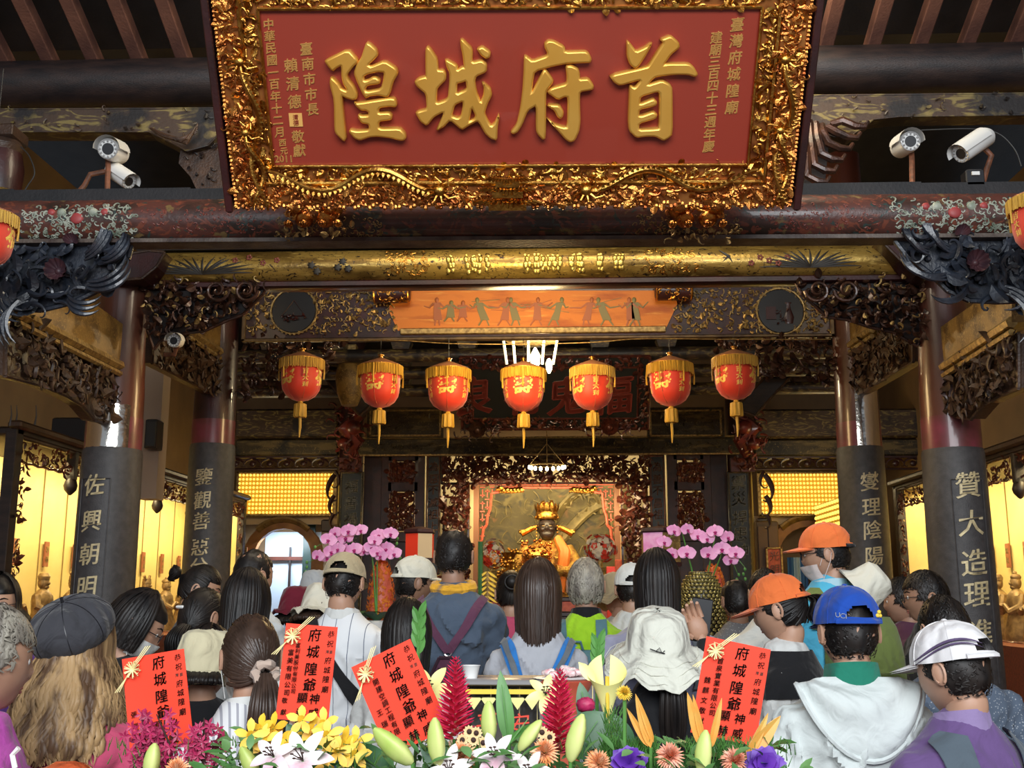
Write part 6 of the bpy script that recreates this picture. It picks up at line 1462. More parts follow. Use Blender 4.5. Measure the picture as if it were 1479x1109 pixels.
# hats -------------------------------------------------------------
def cap_hat(p, mt, tilt=0, visor=None, back=True, g=1.17, turn=0, dz=.0, emb=None, band=None, under=None, mesh=None, vis_L=.075):
    M = p.HM @ Matrix.Rotation(R(turn), 4, 'Z') @ Matrix.Rotation(R(tilt), 4, 'X') @ Matrix.Translation((0, -.004, .022+dz)); ax, ay, az = HR[0]*g, HR[1]*g, HR[2]*.93
    hat = MB(); n, k = 72, 20; vs = []; fs = []
    for i in range(n):
        a = 2*PI*i/n; seam = 1-.012*abs(math.cos(a*3))**12
        for j in range(k+1):
            e = PI/2*j/k; r = math.sin(e)**.86; vs.append((ax*r*math.cos(a)*seam, ay*r*math.sin(a)*seam, az*math.cos(e)+.0012*math.sin(a*5+j)))
    for i in range(n):
        a = 2*PI*(i+.5)/n; hole = back and abs(a-1.5*PI) < R(29)
        for j in range(k):
            if hole and j >= k-6*math.sqrt(max(0, 1-(abs(a-1.5*PI)/R(29))**2))-1 and j < k-2: continue
            fs.append((i*(k+1)+j, i*(k+1)+j+1, ((i+1) % n)*(k+1)+j+1, ((i+1) % n)*(k+1)+j))
    hat.T = M; hat.add(vs, fs); h = hat.build('cap', mt, p.root, sharp=60)
    m = MB(); m.T = M; m.ell((0, 0, az), (.009, .009, .006)); m.build('top_button', mt, h)
    m = MB(); m.T = M
    for s6 in [q for q in range(6) if not (back and q == 4)]: a = PI/3*s6+PI/6; m.tube([(ax*math.sin(e)**.86*math.cos(a)*1.004, ay*math.sin(e)**.86*math.sin(a)*1.004, az*math.cos(e)) for e in [PI/2*j/9 for j in range(10)]], .0018, 4)
    m.build('seams', mt, h, kind='stuff')
    v = MB(); v.T = M; nn = 16
    def vf(u, w): a = PI*(.12+.76*u); out = math.sin(PI*u)**.6; return V((ax*math.cos(a)*(1+.10*w*out), ay*math.sin(a)+w*out*vis_L, .004-.016*w*out-.012*abs(math.cos(a))**2))
    v.grid(lambda u, w: vf(u, w)+V((0, 0, .0035)), nn, 5); v.grid(lambda u, w: vf(u, w)-V((0, 0, .001)), nn, 5); v.build('visor', visor or mt, h)
    if back: m = MB(); m.T = M; m.tube([(ax*math.cos(a)*1.01, ay*math.sin(a)*1.01, .006) for a in [R(228)+i*R(84)/8 for i in range(9)]], .007, 6, flat=1.4); m.build('strap', band or mt, h)
    p.cap = h; p.capM = M; return h
def bucket_hat(p, mt, g=1.22, brim=.07, droop=.045, wav=.012, tilt=0, dz=.01, seed=1):
    M = p.HM @ Matrix.Rotation(R(tilt), 4, 'X') @ Matrix.Translation((0, 0, dz)); a, b = HR[0]*g, HR[1]*g
    fn = lambda t, u: 1+.02*math.sin(t*5+seed)+(.06*wav/.012*math.sin(t*7+seed*2)*max(0, u-.6)/.4)
    pr = [(.01, .130), (.4, .129), (.68, .122), (.84, .108), (.96, .06), (1.04, .0)]
    q = [(r, z) for r, z in pr]+[(1.04+brim/a*.35, -droop*.35), (1.04+brim/a*.7, -droop*.75), (1.04+brim/a, -droop*1.1), (1.04+brim/a*.97, -droop*1.15), (1.02, -.008)]
    m = MB(); m.T = M; n = 48; vs = []; fs = []; kk = len(q)
    for i, (r, z) in enumerate(q):
        u = i/(kk-1)
        for j in range(n): t = 2*PI*j/n; f = fn(t, u); vs.append((r*a*f*math.cos(t), r*b*f*math.sin(t), z+(wav*math.sin(t*6+seed)+wav*.6*math.sin(t*11))*max(0, (r-1.04)/(brim/a)) if r > 1.04 else z+.002*math.sin(t*7+i)))
    for i in range(kk-1):
        for j in range(n): j2 = (j+1) % n; fs.append((i*n+j, i*n+n+j, i*n+n+j2, i*n+j2))
    fs.append(tuple(range(n))); m.add(vs, fs); h = m.build('bucket_hat', mt, p.root, sharp=60)
    m = MB(); m.T = M
    for c in (.3, .6, .9): m.tube([((1.04+brim/a*c)*a*math.cos(t)*fn(t, .5+.5*c), (1.04+brim/a*c)*b*math.sin(t)*fn(t, .5+.5*c), -droop*c*1.0+wav*c*(math.sin(t*6+seed)+.6*math.sin(t*11))+.002) for t in [2*PI*i/48 for i in range(49)]], .0012, 4)
    m.build('brim_stitching', mt, h, kind='stuff'); p.hatM = M; return h
# things drawn on the shirt surface --------------------------------
def tree(p):
    if not hasattr(p, 'tr'): p.tr = BVHTree.FromPolygons([v.co.copy() for v in p.sm.vertices], [tuple(q.vertices) for q in p.sm.polygons])
    return p.tr
def onback(p, x, z, off=.008, side=-1):
    hit = tree(p).ray_cast(V((x, side*.6, z)), V((0, -side, 0)))
    if hit[0] is None:
        hit = tree(p).ray_cast(V((x, side*.03, z+.5)), V((0, 0, -1)))
        if hit[0] is None: return V((x, side*.05, z))
    n = hit[1] if hit[1].y*side > -.2 or hit[1].z > .3 else -hit[1]
    return hit[0]+n*off
def band(p, pts, w, mt, name='strap', off=.015, side=-1, parent=None, th=.004):
    # cloth band laid over the back along (x,z) points
    Q = []
    for i in range(len(pts)-1):
        for k in range(6): Q.append(V(pts[i]).lerp(V(pts[i+1]), k/6))
    Q.append(V(pts[-1])); L_, R__ = [], []; n = len(Q)
    for i, q in enumerate(Q):
        t = (Q[min(i+1, n-1)]-Q[max(0, i-1)]).normalized(); nr = V((-t.y, t.x)); c = onback(p, q.x, q.y, off, side); a = q+nr*w/2; b = q-nr*w/2
        row = [onback(p, a.x+(b.x-a.x)*k/4, a.y+(b.y-a.y)*k/4, off, side) for k in range(5)]
        L_.append(row)
    for _ in range(2): L_ = [L_[0]]+[[(L_[i-1][k]+L_[i][k]*2+L_[i+1][k])/4 for k in range(5)] for i in range(1, n-1)]+[L_[-1]]
    m = MB(); o = V((0, side*th, 0)); g_ = lambda f: m.grid(f, n-1, 4)
    g_(lambda u, v: L_[round(u*(n-1))][round(v*4)]); g_(lambda u, v: L_[round(u*(n-1))][round(v*4)]+o)
    for k in (0, 4): m.strip([r[k] for r in L_], [r[k]+o for r in L_])
    return m.build(name, mt, parent or p.root)
def overshoulder(p, x0, w, mt, zb, name='strap', xb=None, parent=None):
    xb = xb if xb is not None else x0; zt = p.zs+.01
    return band(p, [(xb, zb), ((xb+x0)/2, (zb+zt)/2), (x0, zt-.05), (x0*.97, zt+.012)], w, mt, name, parent=parent)
def collar(p, mt, h=.035, r=.068, name='collar', dz=0):
    m = MB(); w = p.w**.5
    m.grid(lambda u, v: V((math.sin(u*2*PI)*(r*w+.012*v*(1-v)*0+.010*v), math.cos(u*2*PI)*(r*w+.012*v)-.012, p.zs+.028+dz+h*(1-v)*.9+(.012 if abs(u-.5) < .5 else 0)*math.cos(u*2*PI)*-1*(1-v))), 28, 4)
    return m.build(name, mt, p.root)
def glasses(p, mt='black'):
    m = MB(); m.T = p.HM
    for s in (-1, 1):
        m.tube([(s*.031+.021*math.cos(a), .103, .0+.017*math.sin(a)) for a in [i*PI/8 for i in range(17)]], .0018, 5, caps=False)
        m.tube([(s*.052, .102, .004), (s*.074, .07, .006), (s*.084, -.005, .006), (s*.083, -.02, -.006)], .0018, 5)
    m.tube([(-.010, .105, .004), (.010, .105, .004)], .0018, 5); return m.build('glasses', MT[mt], p.root)
def facemask(p, mt, down=0):
    m = MB(); m.T = p.HM
    m.grid(lambda u, v: V((math.sin((u-.5)*2.5)*(.078-.018*v), math.cos((u-.5)*2.3)*.098*(1.03+.17*math.exp(-((u-.5)/.16)**2)*(.35+.65*(1-v)))-.030*v*v, -.028-down-.070*v)), 18, 8)
    for s in (-1, 1):
        m.tube([(s*.072, .03, -.035-down), (s*.083, -.005, .02), (s*.082, -.028, .0)], .0016, 4); m.tube([(s*.066, .03, -.10-down), (s*.083, -.015, -.04), (s*.082, -.028, 0)], .0016, 4)
    return m.build('face_mask', mt, p.root)
# ---------------------------------------------------------------- the crowd
def dotcloth(n, a, b, sc=60, thr=.25):
    m, nt, bs, N, L = nmat(n); bs.inputs['Roughness'].default_value = .85; tc = N('ShaderNodeTexCoord'); v = N('ShaderNodeTexVoronoi'); v.inputs['Scale'].default_value = sc; L(tc.outputs['Object'], v.inputs['Vector'])
    c = N('ShaderNodeMath'); c.operation = 'LESS_THAN'; c.inputs[1].default_value = thr; L(v.outputs['Distance'], c.inputs[0])
    x = N('ShaderNodeMix'); x.data_type = 'RGBA'; x.inputs[6].default_value = (*a, 1); x.inputs[7].default_value = (*b, 1); L(c.outputs[0], x.inputs[0]); L(x.outputs[2], bs.inputs['Base Color']); return m
WHT = cloth('white_cotton', (.70, .70, .66), (.60, .61, .60), 4); OFFW = cloth('offwhite_cotton', (.72, .70, .60), (.62, .60, .50), 5); LG = cloth('light_grey_cotton', (.46, .47, .50), (.38, .39, .43), 5)
PINK = cloth('pink_shirt', (.62, .09, .17), (.50, .07, .15)); BLK = cloth('black_knit', (.012, .012, .014)); ORG = cloth('orange_cap_cloth', (.85, .20, .05), (.75, .16, .04)); NAVYG = cloth('blue_grey_polo', (.085, .115, .165), (.06, .085, .125), 9)
PUR = cloth('plum_strap', (.13, .045, .085)); BLU = cloth('bright_blue_strap', (.035, .22, .62)); GRYS = cloth('grey_strap', (.16, .18, .20)); TAN = cloth('tan_cap', (.46, .38, .24)); LAV = cloth('lavender_shirt', (.34, .34, .44), (.27, .27, .37))
def bag(p, lb, mt, pts, zc, hh, ww, dep=.10, xc=0, cat='backpack', strapx=(.10, -.10), sm=None, sw_=.045, zend=None):
    g = thing('backpack', lb, cat, M=XF[p.root.name]); c = onback(p, xc, zc); y0 = c.y
    m = MB(); m.grid(lambda u, v: V((xc+math.copysign(abs(math.cos(PI*u))**.7, math.cos(PI*u))*ww*(1-.10*abs(2*v-1)**3), y0+.02-dep*math.sin(PI*u)**.6*(.35+.65*math.sin(PI*min(1, max(0, v)))**.5), zc-hh+2*hh*v)), 20, 12)
    m.grid(lambda u, v: V((xc+math.cos(PI*u)*ww*.9*v, y0+.02-dep*math.sin(PI*u)*v*.4, zc+hh)), 16, 2); m.build('bag_body', mt, g)
    m = MB(); m.grid(lambda u, v: V((xc+math.copysign(abs(math.cos(PI*u))**.7, math.cos(PI*u))*ww*.7, y0-.01-dep*.85*math.sin(PI*u)**.5, zc-hh*.85+hh*.9*v)), 14, 4); m.tube([(xc+ww*.7*(i/5-1), y0-dep-.012, zc+hh*.1) for i in range(11)], .005, 5); m.build('front_pocket', mt, g)
    for x in strapx: overshoulder(p, x, sw_, sm or mt, zend or zc+hh*.8, 'shoulder_strap', parent=g)
    m = MB(); m.tube([(xc-.03, y0-.02, zc+hh), (xc-.02, y0-.03, zc+hh+.035), (xc+.02, y0-.03, zc+hh+.035), (xc+.03, y0-.02, zc+hh)], .006, 6); m.build('carry_loop', sm or mt, g); return g
# rear row first
p = person('person in a red-pink top with dark tied hair, beyond the bobbed woman', 738, 858, 5.9, 5, 10, male=False, topmat=PINK, hair=('bun', 'hblack'), low=True)
p = person('person in a beige bucket hat half hidden left of the long-haired woman', 893, 862, 6.3, 20, 8, topmat=OFFW, hair=None, low=True); bucket_hat(p, cloth('beige_hat', (.40, .32, .19)), brim=.05)
p = person('person in a white cap just left of the long-haired woman', 912, 850, 5.7, 0, 10, topmat=WHT, hair=('crop', 'hblack'), low=True); cap_hat(p, WHT, 12)
p = person('tanned person with cropped hair and grey speckled shirt left of the orange caps', 1064, 868, 6.1, 10, 10, skin='skind', topmat=dotcloth('speckled_grey', (.16, .16, .17), (.4, .4, .4), 90), hair=('bald', 'hblack'), low=True)
p = person('dark-haired person in white behind the lower orange cap', 1106, 858, 5.5, 0, 5, topmat=WHT, hair=('short', 'hblack'), low=True)
p = person('person half hidden behind the man with glasses at the right', 1306, 868, 5.9, 75, 5, topmat=PUR, hair=('short', 'hblack'), low=True)
p = person('man with glasses and parted dark hair looking left beside the right column', 1338, 863, 5.2, 80, 3, skin='skind', topmat=BLK, hair=('short', 'hblack')); glasses(p)
p = person('man with cropped dark hair at left, blue-white shirt, looking to the altar', 365, 832, 5.05, -35, 6, topmat=cloth('pale_blue_shirt', (.55, .6, .65)), hair=('crop', 'hblack'))
p = person('woman with a hair bun and glasses looking down to the right, near left inner column', 287, 851, 5.5, -75, 18, male=False, topmat=BLK, hair=('bun', 'hblack')); glasses(p)
p = person('person in a small maroon hat left of the tan-capped man', 430, 884, 6.0, -20, 5, male=False, topmat=BLK, hair=('bobcut', 'hblack', .05), low=True); bucket_hat(p, cloth('maroon_hat', (.17, .012, .03)), brim=.03, droop=.02)
p = person('person in a pale grey brimmed hat behind the off-white hat', 456, 858, 6.45, -10, 5, male=False, topmat=LG, hair=('bobcut', 'hblack', .05), low=True); bucket_hat(p, cloth('pale_grey_hat', (.42, .44, .46)), brim=.05, droop=.03)
p = person('person in an off-white soft hat at the left elbow of the tan-capped man', 463, 884, 5.5, -15, 12, male=False, topmat=cloth('grey_green_top', (.22, .26, .25)), hair=('bobcut', 'hbrown', .05), low=True); bucket_hat(p, OFFW, brim=.04, droop=.03, seed=3)
p = person('person with glasses and dark hair in purple at the left edge, facing us', -2, 872, 4.8, 200, 5, male=False, topmat=cloth('violet_top', (.09, .03, .17)), hair=('bobcut', 'hblack', .08)); glasses(p)
p = person('man in a white cap turned right, grey scarf, beside the balding man', 599, 841, 5.45, -62, 6, skin='skind', topmat=cloth('olive_grey_shirt', (.12, .13, .10)), hair=('crop', 'hblack')); cap_hat(p, OFFW, 4)
# balding man with towel and sling bag
p = person('tall balding man in a blue-grey polo with a yellow towel round his neck', 656, 803, 4.8, -4, 6, skin='skind', topmat=NAVYG, hair=('bald', 'hblack'))
m = MB(); m.tube([(math.sin(a)*.082, math.cos(a)*.075-.012, p.zs+.042+.012*math.cos(a)) for a in [2*PI*i/24 for i in range(25)]], [.026+.004*math.sin(i*2.1) for i in range(25)], 8); m.build('neck_towel', cloth('yellow_towel', (.85, .46, .04), (.75, .36, .03), 20, bump=.5), p.root)
g = thing('sling_bag', 'plum triangular sling bag on the balding man\'s back', 'bag', M=XF[p.root.name]); zb = p.zs-.26
for s in (-1, 1): band(p, [(0, zb+.03), (s*.075, p.zs-.12), (s*.135, p.zs+.0)], .034, PUR, 'strap', parent=g)
q = [(-.12, zb-.24), (.12, zb-.24), (.115, zb-.17), (.03, zb+.01), (-.03, zb+.01), (-.115, zb-.17)]; yb = onback(p, 0, zb-.1).y
m = MB(); m.prism(q, yb-.06, yb); m.build('bag_body', PUR, g, smooth=False); m = MB(); pline(m, q, .008, yb-.06); m.tube([(-.09, yb-.065, zb-.13), (.06, yb-.065, zb-.13)], .006, 5); m.tube([(-.03, yb-.065, zb-.03), (-.02, yb-.07, zb-.09), (-.03, yb-.067, zb-.12)], .004, 5); m.build('piping', cloth('dark_plum', (.05, .02, .035)), g)
m = MB(); m.tube([(.016*math.cos(a), yb-.02, zb+.03+.016*math.sin(a)) for a in [i*PI/6 for i in range(13)]], .003, 5); m.build('metal_ring', MT['chrome'], g)
# tan cap man
p = person('man in a tan cap and white pinstriped shirt with a black cross strap', 497, 842, 4.7, -6, 16, topmat=stripes('pinstriped_white', (.72, .74, .76), (.12, .14, .2), .062, .05), hair=('crop', 'hblack'), wide=1.15); cap_hat(p, TAN, 4, band=TAN); collar(p, WHT, .04)
band(p, [(-.10, p.zs+.01), (-.06, p.zs-.07), (.06, p.zs-.24), (.17, p.zs-.38)], .045, BLK, 'cross_strap')
# grey-haired man in lime
p = person('grey-haired man in a lime jacket with a blue backpack', 846, 846, 5.0, 0, 6, skin='skind', topmat=cloth('lime_jacket', (.42, .75, .03), (.32, .62, .02)), hair=('short', 'hgrey'), sleeve=1.8); collar(p, BLK, .05)
bag(p, 'faded blue-green backpack on the man in the lime jacket', cloth('faded_teal', (.10, .22, .27)), None, p.zs-.30, .20, .13, .11, -.05, strapx=(-.11, .06))
# bobbed woman with blue straps
p = person('woman with a straight black bob in a grey-white top, seen from behind', 777, 857, 4.3, 0, 6, male=False, topmat=LG, hair=('bob', 'hbrown', .185, 5), sleeve=1.9)
g = thing('backpack', 'small bright blue backpack with grey-striped straps on the bobbed woman', 'backpack', M=XF[p.root.name])
for s in (-1, 1):
    band(p, [(s*.03-.02, p.zs-.22), (s*.09, p.zs-.07), (s*.125, p.zs+.01)], .045, BLU, 'strap', parent=g); band(p, [(s*.033-.02, p.zs-.205), (s*.09, p.zs-.07), (s*.125, p.zs+.01)], .020, GRYS, 'strap_webbing', .022, parent=g)
yb = onback(p, 0, p.zs-.28).y; m = MB(); z0 = p.zs-.21; m.prism([(-.14, z0-.25), (.12, z0-.25), (.11, z0-.10), (.03, z0), (-.07, z0), (-.12, z0-.10)], yb-.07, yb); m.build('bag_body', BLU, g, smooth=False)
m = MB(); m.tube([(-.05, yb-.02, z0), (-.04, yb-.03, z0+.05), (0, yb-.03, z0+.05), (.02, yb-.02, z0)], .007, 6); m.build('carry_loop', BLK, g)
# long-haired woman
p = person('woman with long straight black hair in a lavender shirt', 949, 842, 4.4, 0, 2, male=False, topmat=LAV, hair=('long', 'hblack', .25, 7), sleeve=1.9, wide=1.25); collar(p, LAV, .04); band(p, [(.13, p.zs-.22), (.135, p.zs-.1), (.12, p.zs+.01)], .03, GRYS, 'bag_strap')
p = person('woman with long straight black hair at left behind the ponytailed woman', 355, 871, 4.3, -5, 5, male=False, topmat=WHT, hair=('long', 'hblack', .22, 8))
p = person('woman with dark tied hair and a white clip in blue stripes, at left', 290, 892, 4.55, -25, 14, male=False, topmat=stripes('blue_striped_top', (.04, .10, .40), (.6, .65, .75), .03, .35, 2), hair=('lowpony', 'hblack', .2, 9))
m = MB(); m.T = p.HM; m.box((-.03, -.105, .02), (.04, .012, .014), bev=.004); m.build('hair_clip', MT['white'], p.root)
p = person('girl with straight dark hair behind the tilted red card', 587, 918, 4.1, 0, 10, male=False, topmat=WHT, hair=('bob', 'hblack', .14, 10))
# lower orange cap
p = person('person in an orange cap turned left with a black shrug over a white top', 1128, 880, 4.15, 62, 14, male=False, topmat=WHT, hair=('pony', 'hblack', .1), sleeve=.6, arms={'pm': dotcloth('swirled_trousers', (.02, .02, .03), (.5, .5, .52), 45, .28)}); cap_hat(p, ORG, 0, vis_L=.085)
sm_ = MB(); 
m = MB(); 
def shrug(p, mt, zlow, off=.012):
    vs = []; n = 40
    def f(u, v):
        a = 2*PI*u; z = p.zs+.03-(p.zs+.03-zlow)*v; d = V((math.cos(a), math.sin(a), 0)); h = tree(p).ray_cast(V((d.x*.8, d.y*.8, z)), -d)
        return (h[0]+d*off) if h[0] is not None else V((d.x*.1, d.y*.1, z))
    b = MB(); b.grid(f, n, 8); return b.build('shrug', mt, p.root)
shrug(p, BLK, p.zs-.13)
# tall orange cap man
p = person('tall man in an orange cap, light blue shirt and lowered face mask, looking left', 1193, 799, 4.75, 22, 8, topmat=cloth('light_blue_polo', (.10, .50, .72), (.08, .42, .62)), hair=('crop', 'hblack'), turn=52, wide=1.08); cap_hat(p, ORG, 6, band=BLK); glasses(p); facemask(p, cloth('pale_pink_mask', (.75, .62, .58)), .015); collar(p, cloth('pale_blue_collar', (.45, .68, .78)), .035)
bag(p, 'olive green backpack on the man in the light blue shirt', cloth('olive_canvas', (.17, .22, .06), (.13, .17, .045)), None, p.zs-.33, .24, .17, .15, .05, strapx=(.13, -.12), sw_=.055)
b2 = p
g = thing('bucket_hat', 'off-white soft hat hanging on the shoulder of the tall man in light blue', 'hat', M=XF[p.root.name] @ Matrix.Translation((.09, -.13, p.zs+.03)) @ Matrix.Rotation(R(50), 4, 'Y') @ Matrix.Rotation(R(25), 4, 'X'))
m = MB(); m.lathe([(.01, .10), (.05, .098), (.075, .08), (.085, 0), (.115, -.035), (.112, -.04), (.08, -.005)], n=32, fn=lambda a, u: 1+.06*math.sin(a*4+u*5)); m.build('hat_body', OFFW, g)
# white bucket hat person with phone
p = person('person in a white wavy bucket hat and black top holding up a phone', 950, 932, 3.9, 0, 0, male=False, topmat=BLK, hair=('lowpony', 'hblack', .34, 12), sleeve=1.9, arms={'R': ((.27, .02, 1.10), (.135, .06, 1.475))})
bucket_hat(p, cloth('white_hat', (.76, .76, .66), (.68, .68, .58), 8, bump=.4), 1.42, .08, .062, .020, 14, -.005)
m = MB(); m.T = p.hatM; m.tube([(-.04, -.141, .035), (-.02, -.144, .028), (.01, -.145, .02)], .002, 4); m.tube([(-.02, -.145, .028), (-.008, -.145, .04), (0, -.145, .022), (.01, -.144, .03)], .0015, 4); m.build('dark_embroidery', BLK, bpy.data.objects['bucket_hat.006'] if 'bucket_hat.006' in bpy.data.objects else p.root)
hc_ = XF[p.root.name] @ p.J['R'][2]; g = thing('phone', 'black phone held upright by the person in the white bucket hat', 'phone', hc_+V((.03, .03, -.01)))
MB().box((0, 0, 0), (.075, .010, .155), Matrix.Rotation(R(8), 3, 'Y'), bev=.004).build('phone_body', MT['black'], g); MB().box((-.02, -.007, .055), (.02, .004, .03), Matrix.Rotation(R(8), 3, 'Y')).build('camera_lens', MT['cord'], g)
# cream bucket hat at left
p = person('person in a cream bucket hat with a black brim edge, behind the left red card', 298, 960, 3.8, -10, 6, male=False, topmat=BLK, hair=('bobcut', 'hblack', .05)); bucket_hat(p, cloth('cream_hat', (.66, .60, .40), (.58, .52, .34)), 1.28, .012, .05, .002, 0, -.01)
# mask woman in profile
p = person('woman with short black hair and a white mask bending right, left of the column', 192, 903, 4.0, -72, 28, male=False, topmat=BLK, hair=('bob', 'hblack', .07, 14), sleeve=1.9); facemask(p, WHT); glasses(p)
# dark-haired person right
p = person('person with dark hair in a dotted blue-grey top behind the white cap', 1366, 912, 3.95, 5, 15, topmat=dotcloth('dotted_blue_grey', (.09, .12, .17), (.35, .38, .42), 110), hair=('short', 'hblack'), wide=1.15, sleeve=.9)
# ponytail woman
p = person('woman with a ponytail in a pale scrunchie and striped white shirt, looking left', 362, 950, 3.2, 22, 8, male=False, topmat=stripes('grey_striped_white', (.70, .70, .70), (.34, .34, .38), .021, .32), hair=('lowpony', 'hbrown', .27, 15), sleeve=1.6); glasses(p); facemask(p, WHT, .01); collar(p, WHT, .04)
m = MB(); m.T = p.HM; m.tube([(.03+.028*math.cos(a), -.115+.012*math.sin(3*a), -.055+.026*math.sin(a)) for a in [i*PI/9 for i in range(19)]], [.014+.004*math.sin(i*2.3) for i in range(19)], 7); m.build('scrunchie', cloth('beige_scrunchie', (.55, .42, .34)), p.root)
band(p, [(.09, p.zs+.012), (.06, p.zs-.04), (-.05, p.zs-.20), (-.15, p.zs-.38)], .035, BLK, 'cross_strap')
# beret woman
p = person('woman in a dark grey beret with long wavy blonde hair and pink shirt', 112, 936, 3.0, -4, 2, male=False, topmat=PINK, hair=('wavy', 'hblonde', .27, 16), sleeve=1.6, wide=1.1)
m = MB(); m.T = p.HM @ Matrix.Translation((-.008, -.030, .052)) @ Matrix.Rotation(R(-9), 4, 'Y') @ Matrix.Rotation(R(30), 4, 'X')
vs = []; 
def bf(a, e): 
    r = math.sin(e)**.8; s_ = 1-.035*abs(math.cos(a*4))**10*r+.02*noise.noise(V((math.cos(a)*2, math.sin(a)*2, e*2)))
    return V((.116*r*s_*math.cos(a), .122*r*s_*math.sin(a), .078*math.cos(e)*(1.05 if e < PI/2 else .85)))
m.grid(lambda u, v: bf(2*PI*u, .02+2.35*v), 64, 20); b = m.build('beret', cloth('charcoal_wool', (.048, .048, .055), (.033, .033, .04), 30, bump=.5), p.root)
m = MB(); m.T = p.HM @ Matrix.Translation((-.008, -.030, .052)) @ Matrix.Rotation(R(-9), 4, 'Y') @ Matrix.Rotation(R(30), 4, 'X'); m.tube([(0, 0, .082), (0, .002, .096)], .004, 6)
for k in range(8): m.tube([bf(k*PI/4+PI/8, .05+i*1.9/10)*1.004 for i in range(11)], .0013, 4)
m.build('beret_seams', MT['black'], b, kind='stuff')
# grey-haired person at left edge
p = person('person with silver-grey hair cut by the left edge, in a magenta top', -22, 954, 2.5, -50, 6, male=False, topmat=cloth('magenta_top', (.45, .07, .36)), hair=('short', 'hgrey', .05, 17), wide=.9)
# blue cap man
p = person('man in a bright blue cap, green collar and white hooded jacket', 1224, 912, 3.25, 6, 4, skin='skin', topmat=cloth('white_jacket', (.66, .70, .68), (.56, .61, .60), 5), hair=('crop', 'hblack'), sleeve=1.9, wide=1.08)
cap_hat(p, cloth('royal_blue_cap', (.012, .075, .42), (.010, .055, .33), 6), 2, g=1.19); collar(p, cloth('green_collar', (.015, .20, .13)), .065, .072)
m = MB(); m.glyphs('UCI', [(-.062, .012), (-.050, .009), (-.041, .007)], .020, M=Matrix.Identity(4), ext=.001)
ci = MB(); vv = []
for v in m.v: a = v[0]/.09; vv.append(p.capM @ V((math.sin(a)*.0945, -math.cos(a)*.1175, v[2]+.012)))
ci.v = vv; ci.f = m.f; ci.build('white_lettering', WHT, p.cap, smooth=False)
m = MB(); m.T = p.capM
for k, a in enumerate((.62, .74, .80)): m.ell((math.sin(a)*.0935, -math.cos(a)*.1165, .022+.01*(k % 2)), (.006, .004, .006), n=8, m=6)
m.build('embroidered_dots', MT['fyel'], p.cap)
m = MB()           # hood lying on the back
def hoodf(u, v):
    a = PI*(u-.5)*1.12; r = .105+.07*v; x = math.sin(a)*r*1.05; z = p.zs+.055-.20*v*max(0, math.cos(a))**1.5-.02*v; y = -.055-.060*math.sin(PI*v)*math.cos(a)-.055*v*math.cos(a)*.9
    return V((x, y-.018+.012*math.sin(v*9+u*5), z))
m.grid(hoodf, 26, 12); m.tube([hoodf(i/26, 1)+V((0, -.003, 0)) for i in range(27)], .008, 6); m.build('hood', cloth('white_hood', (.66, .70, .68), (.58, .63, .62), 5), p.root)
# white cap man
p = person('man in a white cap with a purple swoosh, purple polo, looking left', 1378, 968, 3.05, 26, 12, skin='skin', topmat=cloth('purple_polo', (.155, .09, .235), (.11, .06, .18), 6), hair=('crop', 'hblack'), sleeve=1.2, wide=1.05, turn=10)
cap_hat(p, cloth('white_cap', (.80, .78, .78), (.72, .70, .71), 6), 3, g=1.22); collar(p, cloth('mauve_collar', (.30, .22, .42)), .05)
m = MB(); m.T = p.capM
for o, w in ((0, .0045), (.010, .003)): m.tube([(math.cos(a)*.0965, math.sin(a)*.121, .03-o+.022*math.sin((a-PI)*2.2)) for a in [R(150)+i*R(105)/14 for i in range(15)]], [w*math.sin(PI*(.05+.9*i/14)) for i in range(15)], 5)
m.build('purple_swoosh', cloth('swoosh_purple', (.12, .08, .17)), p.cap)
g = thing('backpack', 'grey backpack with wide straps on the man in the purple polo', 'backpack', M=XF[p.root.name])
for s in (-1, 1): band(p, [(s*.06, p.zs-.38), (s*.10, p.zs-.16), (s*.112, p.zs-.04), (s*.10, p.zs+.02)], .062, cloth('slate_strap', (.10, .13, .16)), 'shoulder_strap', parent=g)
yb = onback(p, 0, p.zs-.4).y; m = MB(); m.lathe([(.001, -.24), (.9, -.24), (1, -.18), (1, .02), (.9, .06), (.3, .075)], (0, yb-.07, p.zs-.33), 28, sx=.17, sy=.085); m.build('bag_body', cloth('slate_bag', (.10, .13, .16)), g)
m = MB(); m.tube([(-.12+.24*i/12, yb-.10, p.zs-.245+.02*math.sin(PI*i/12)) for i in range(13)], .008, 6); m.build('piping', WHT, g)
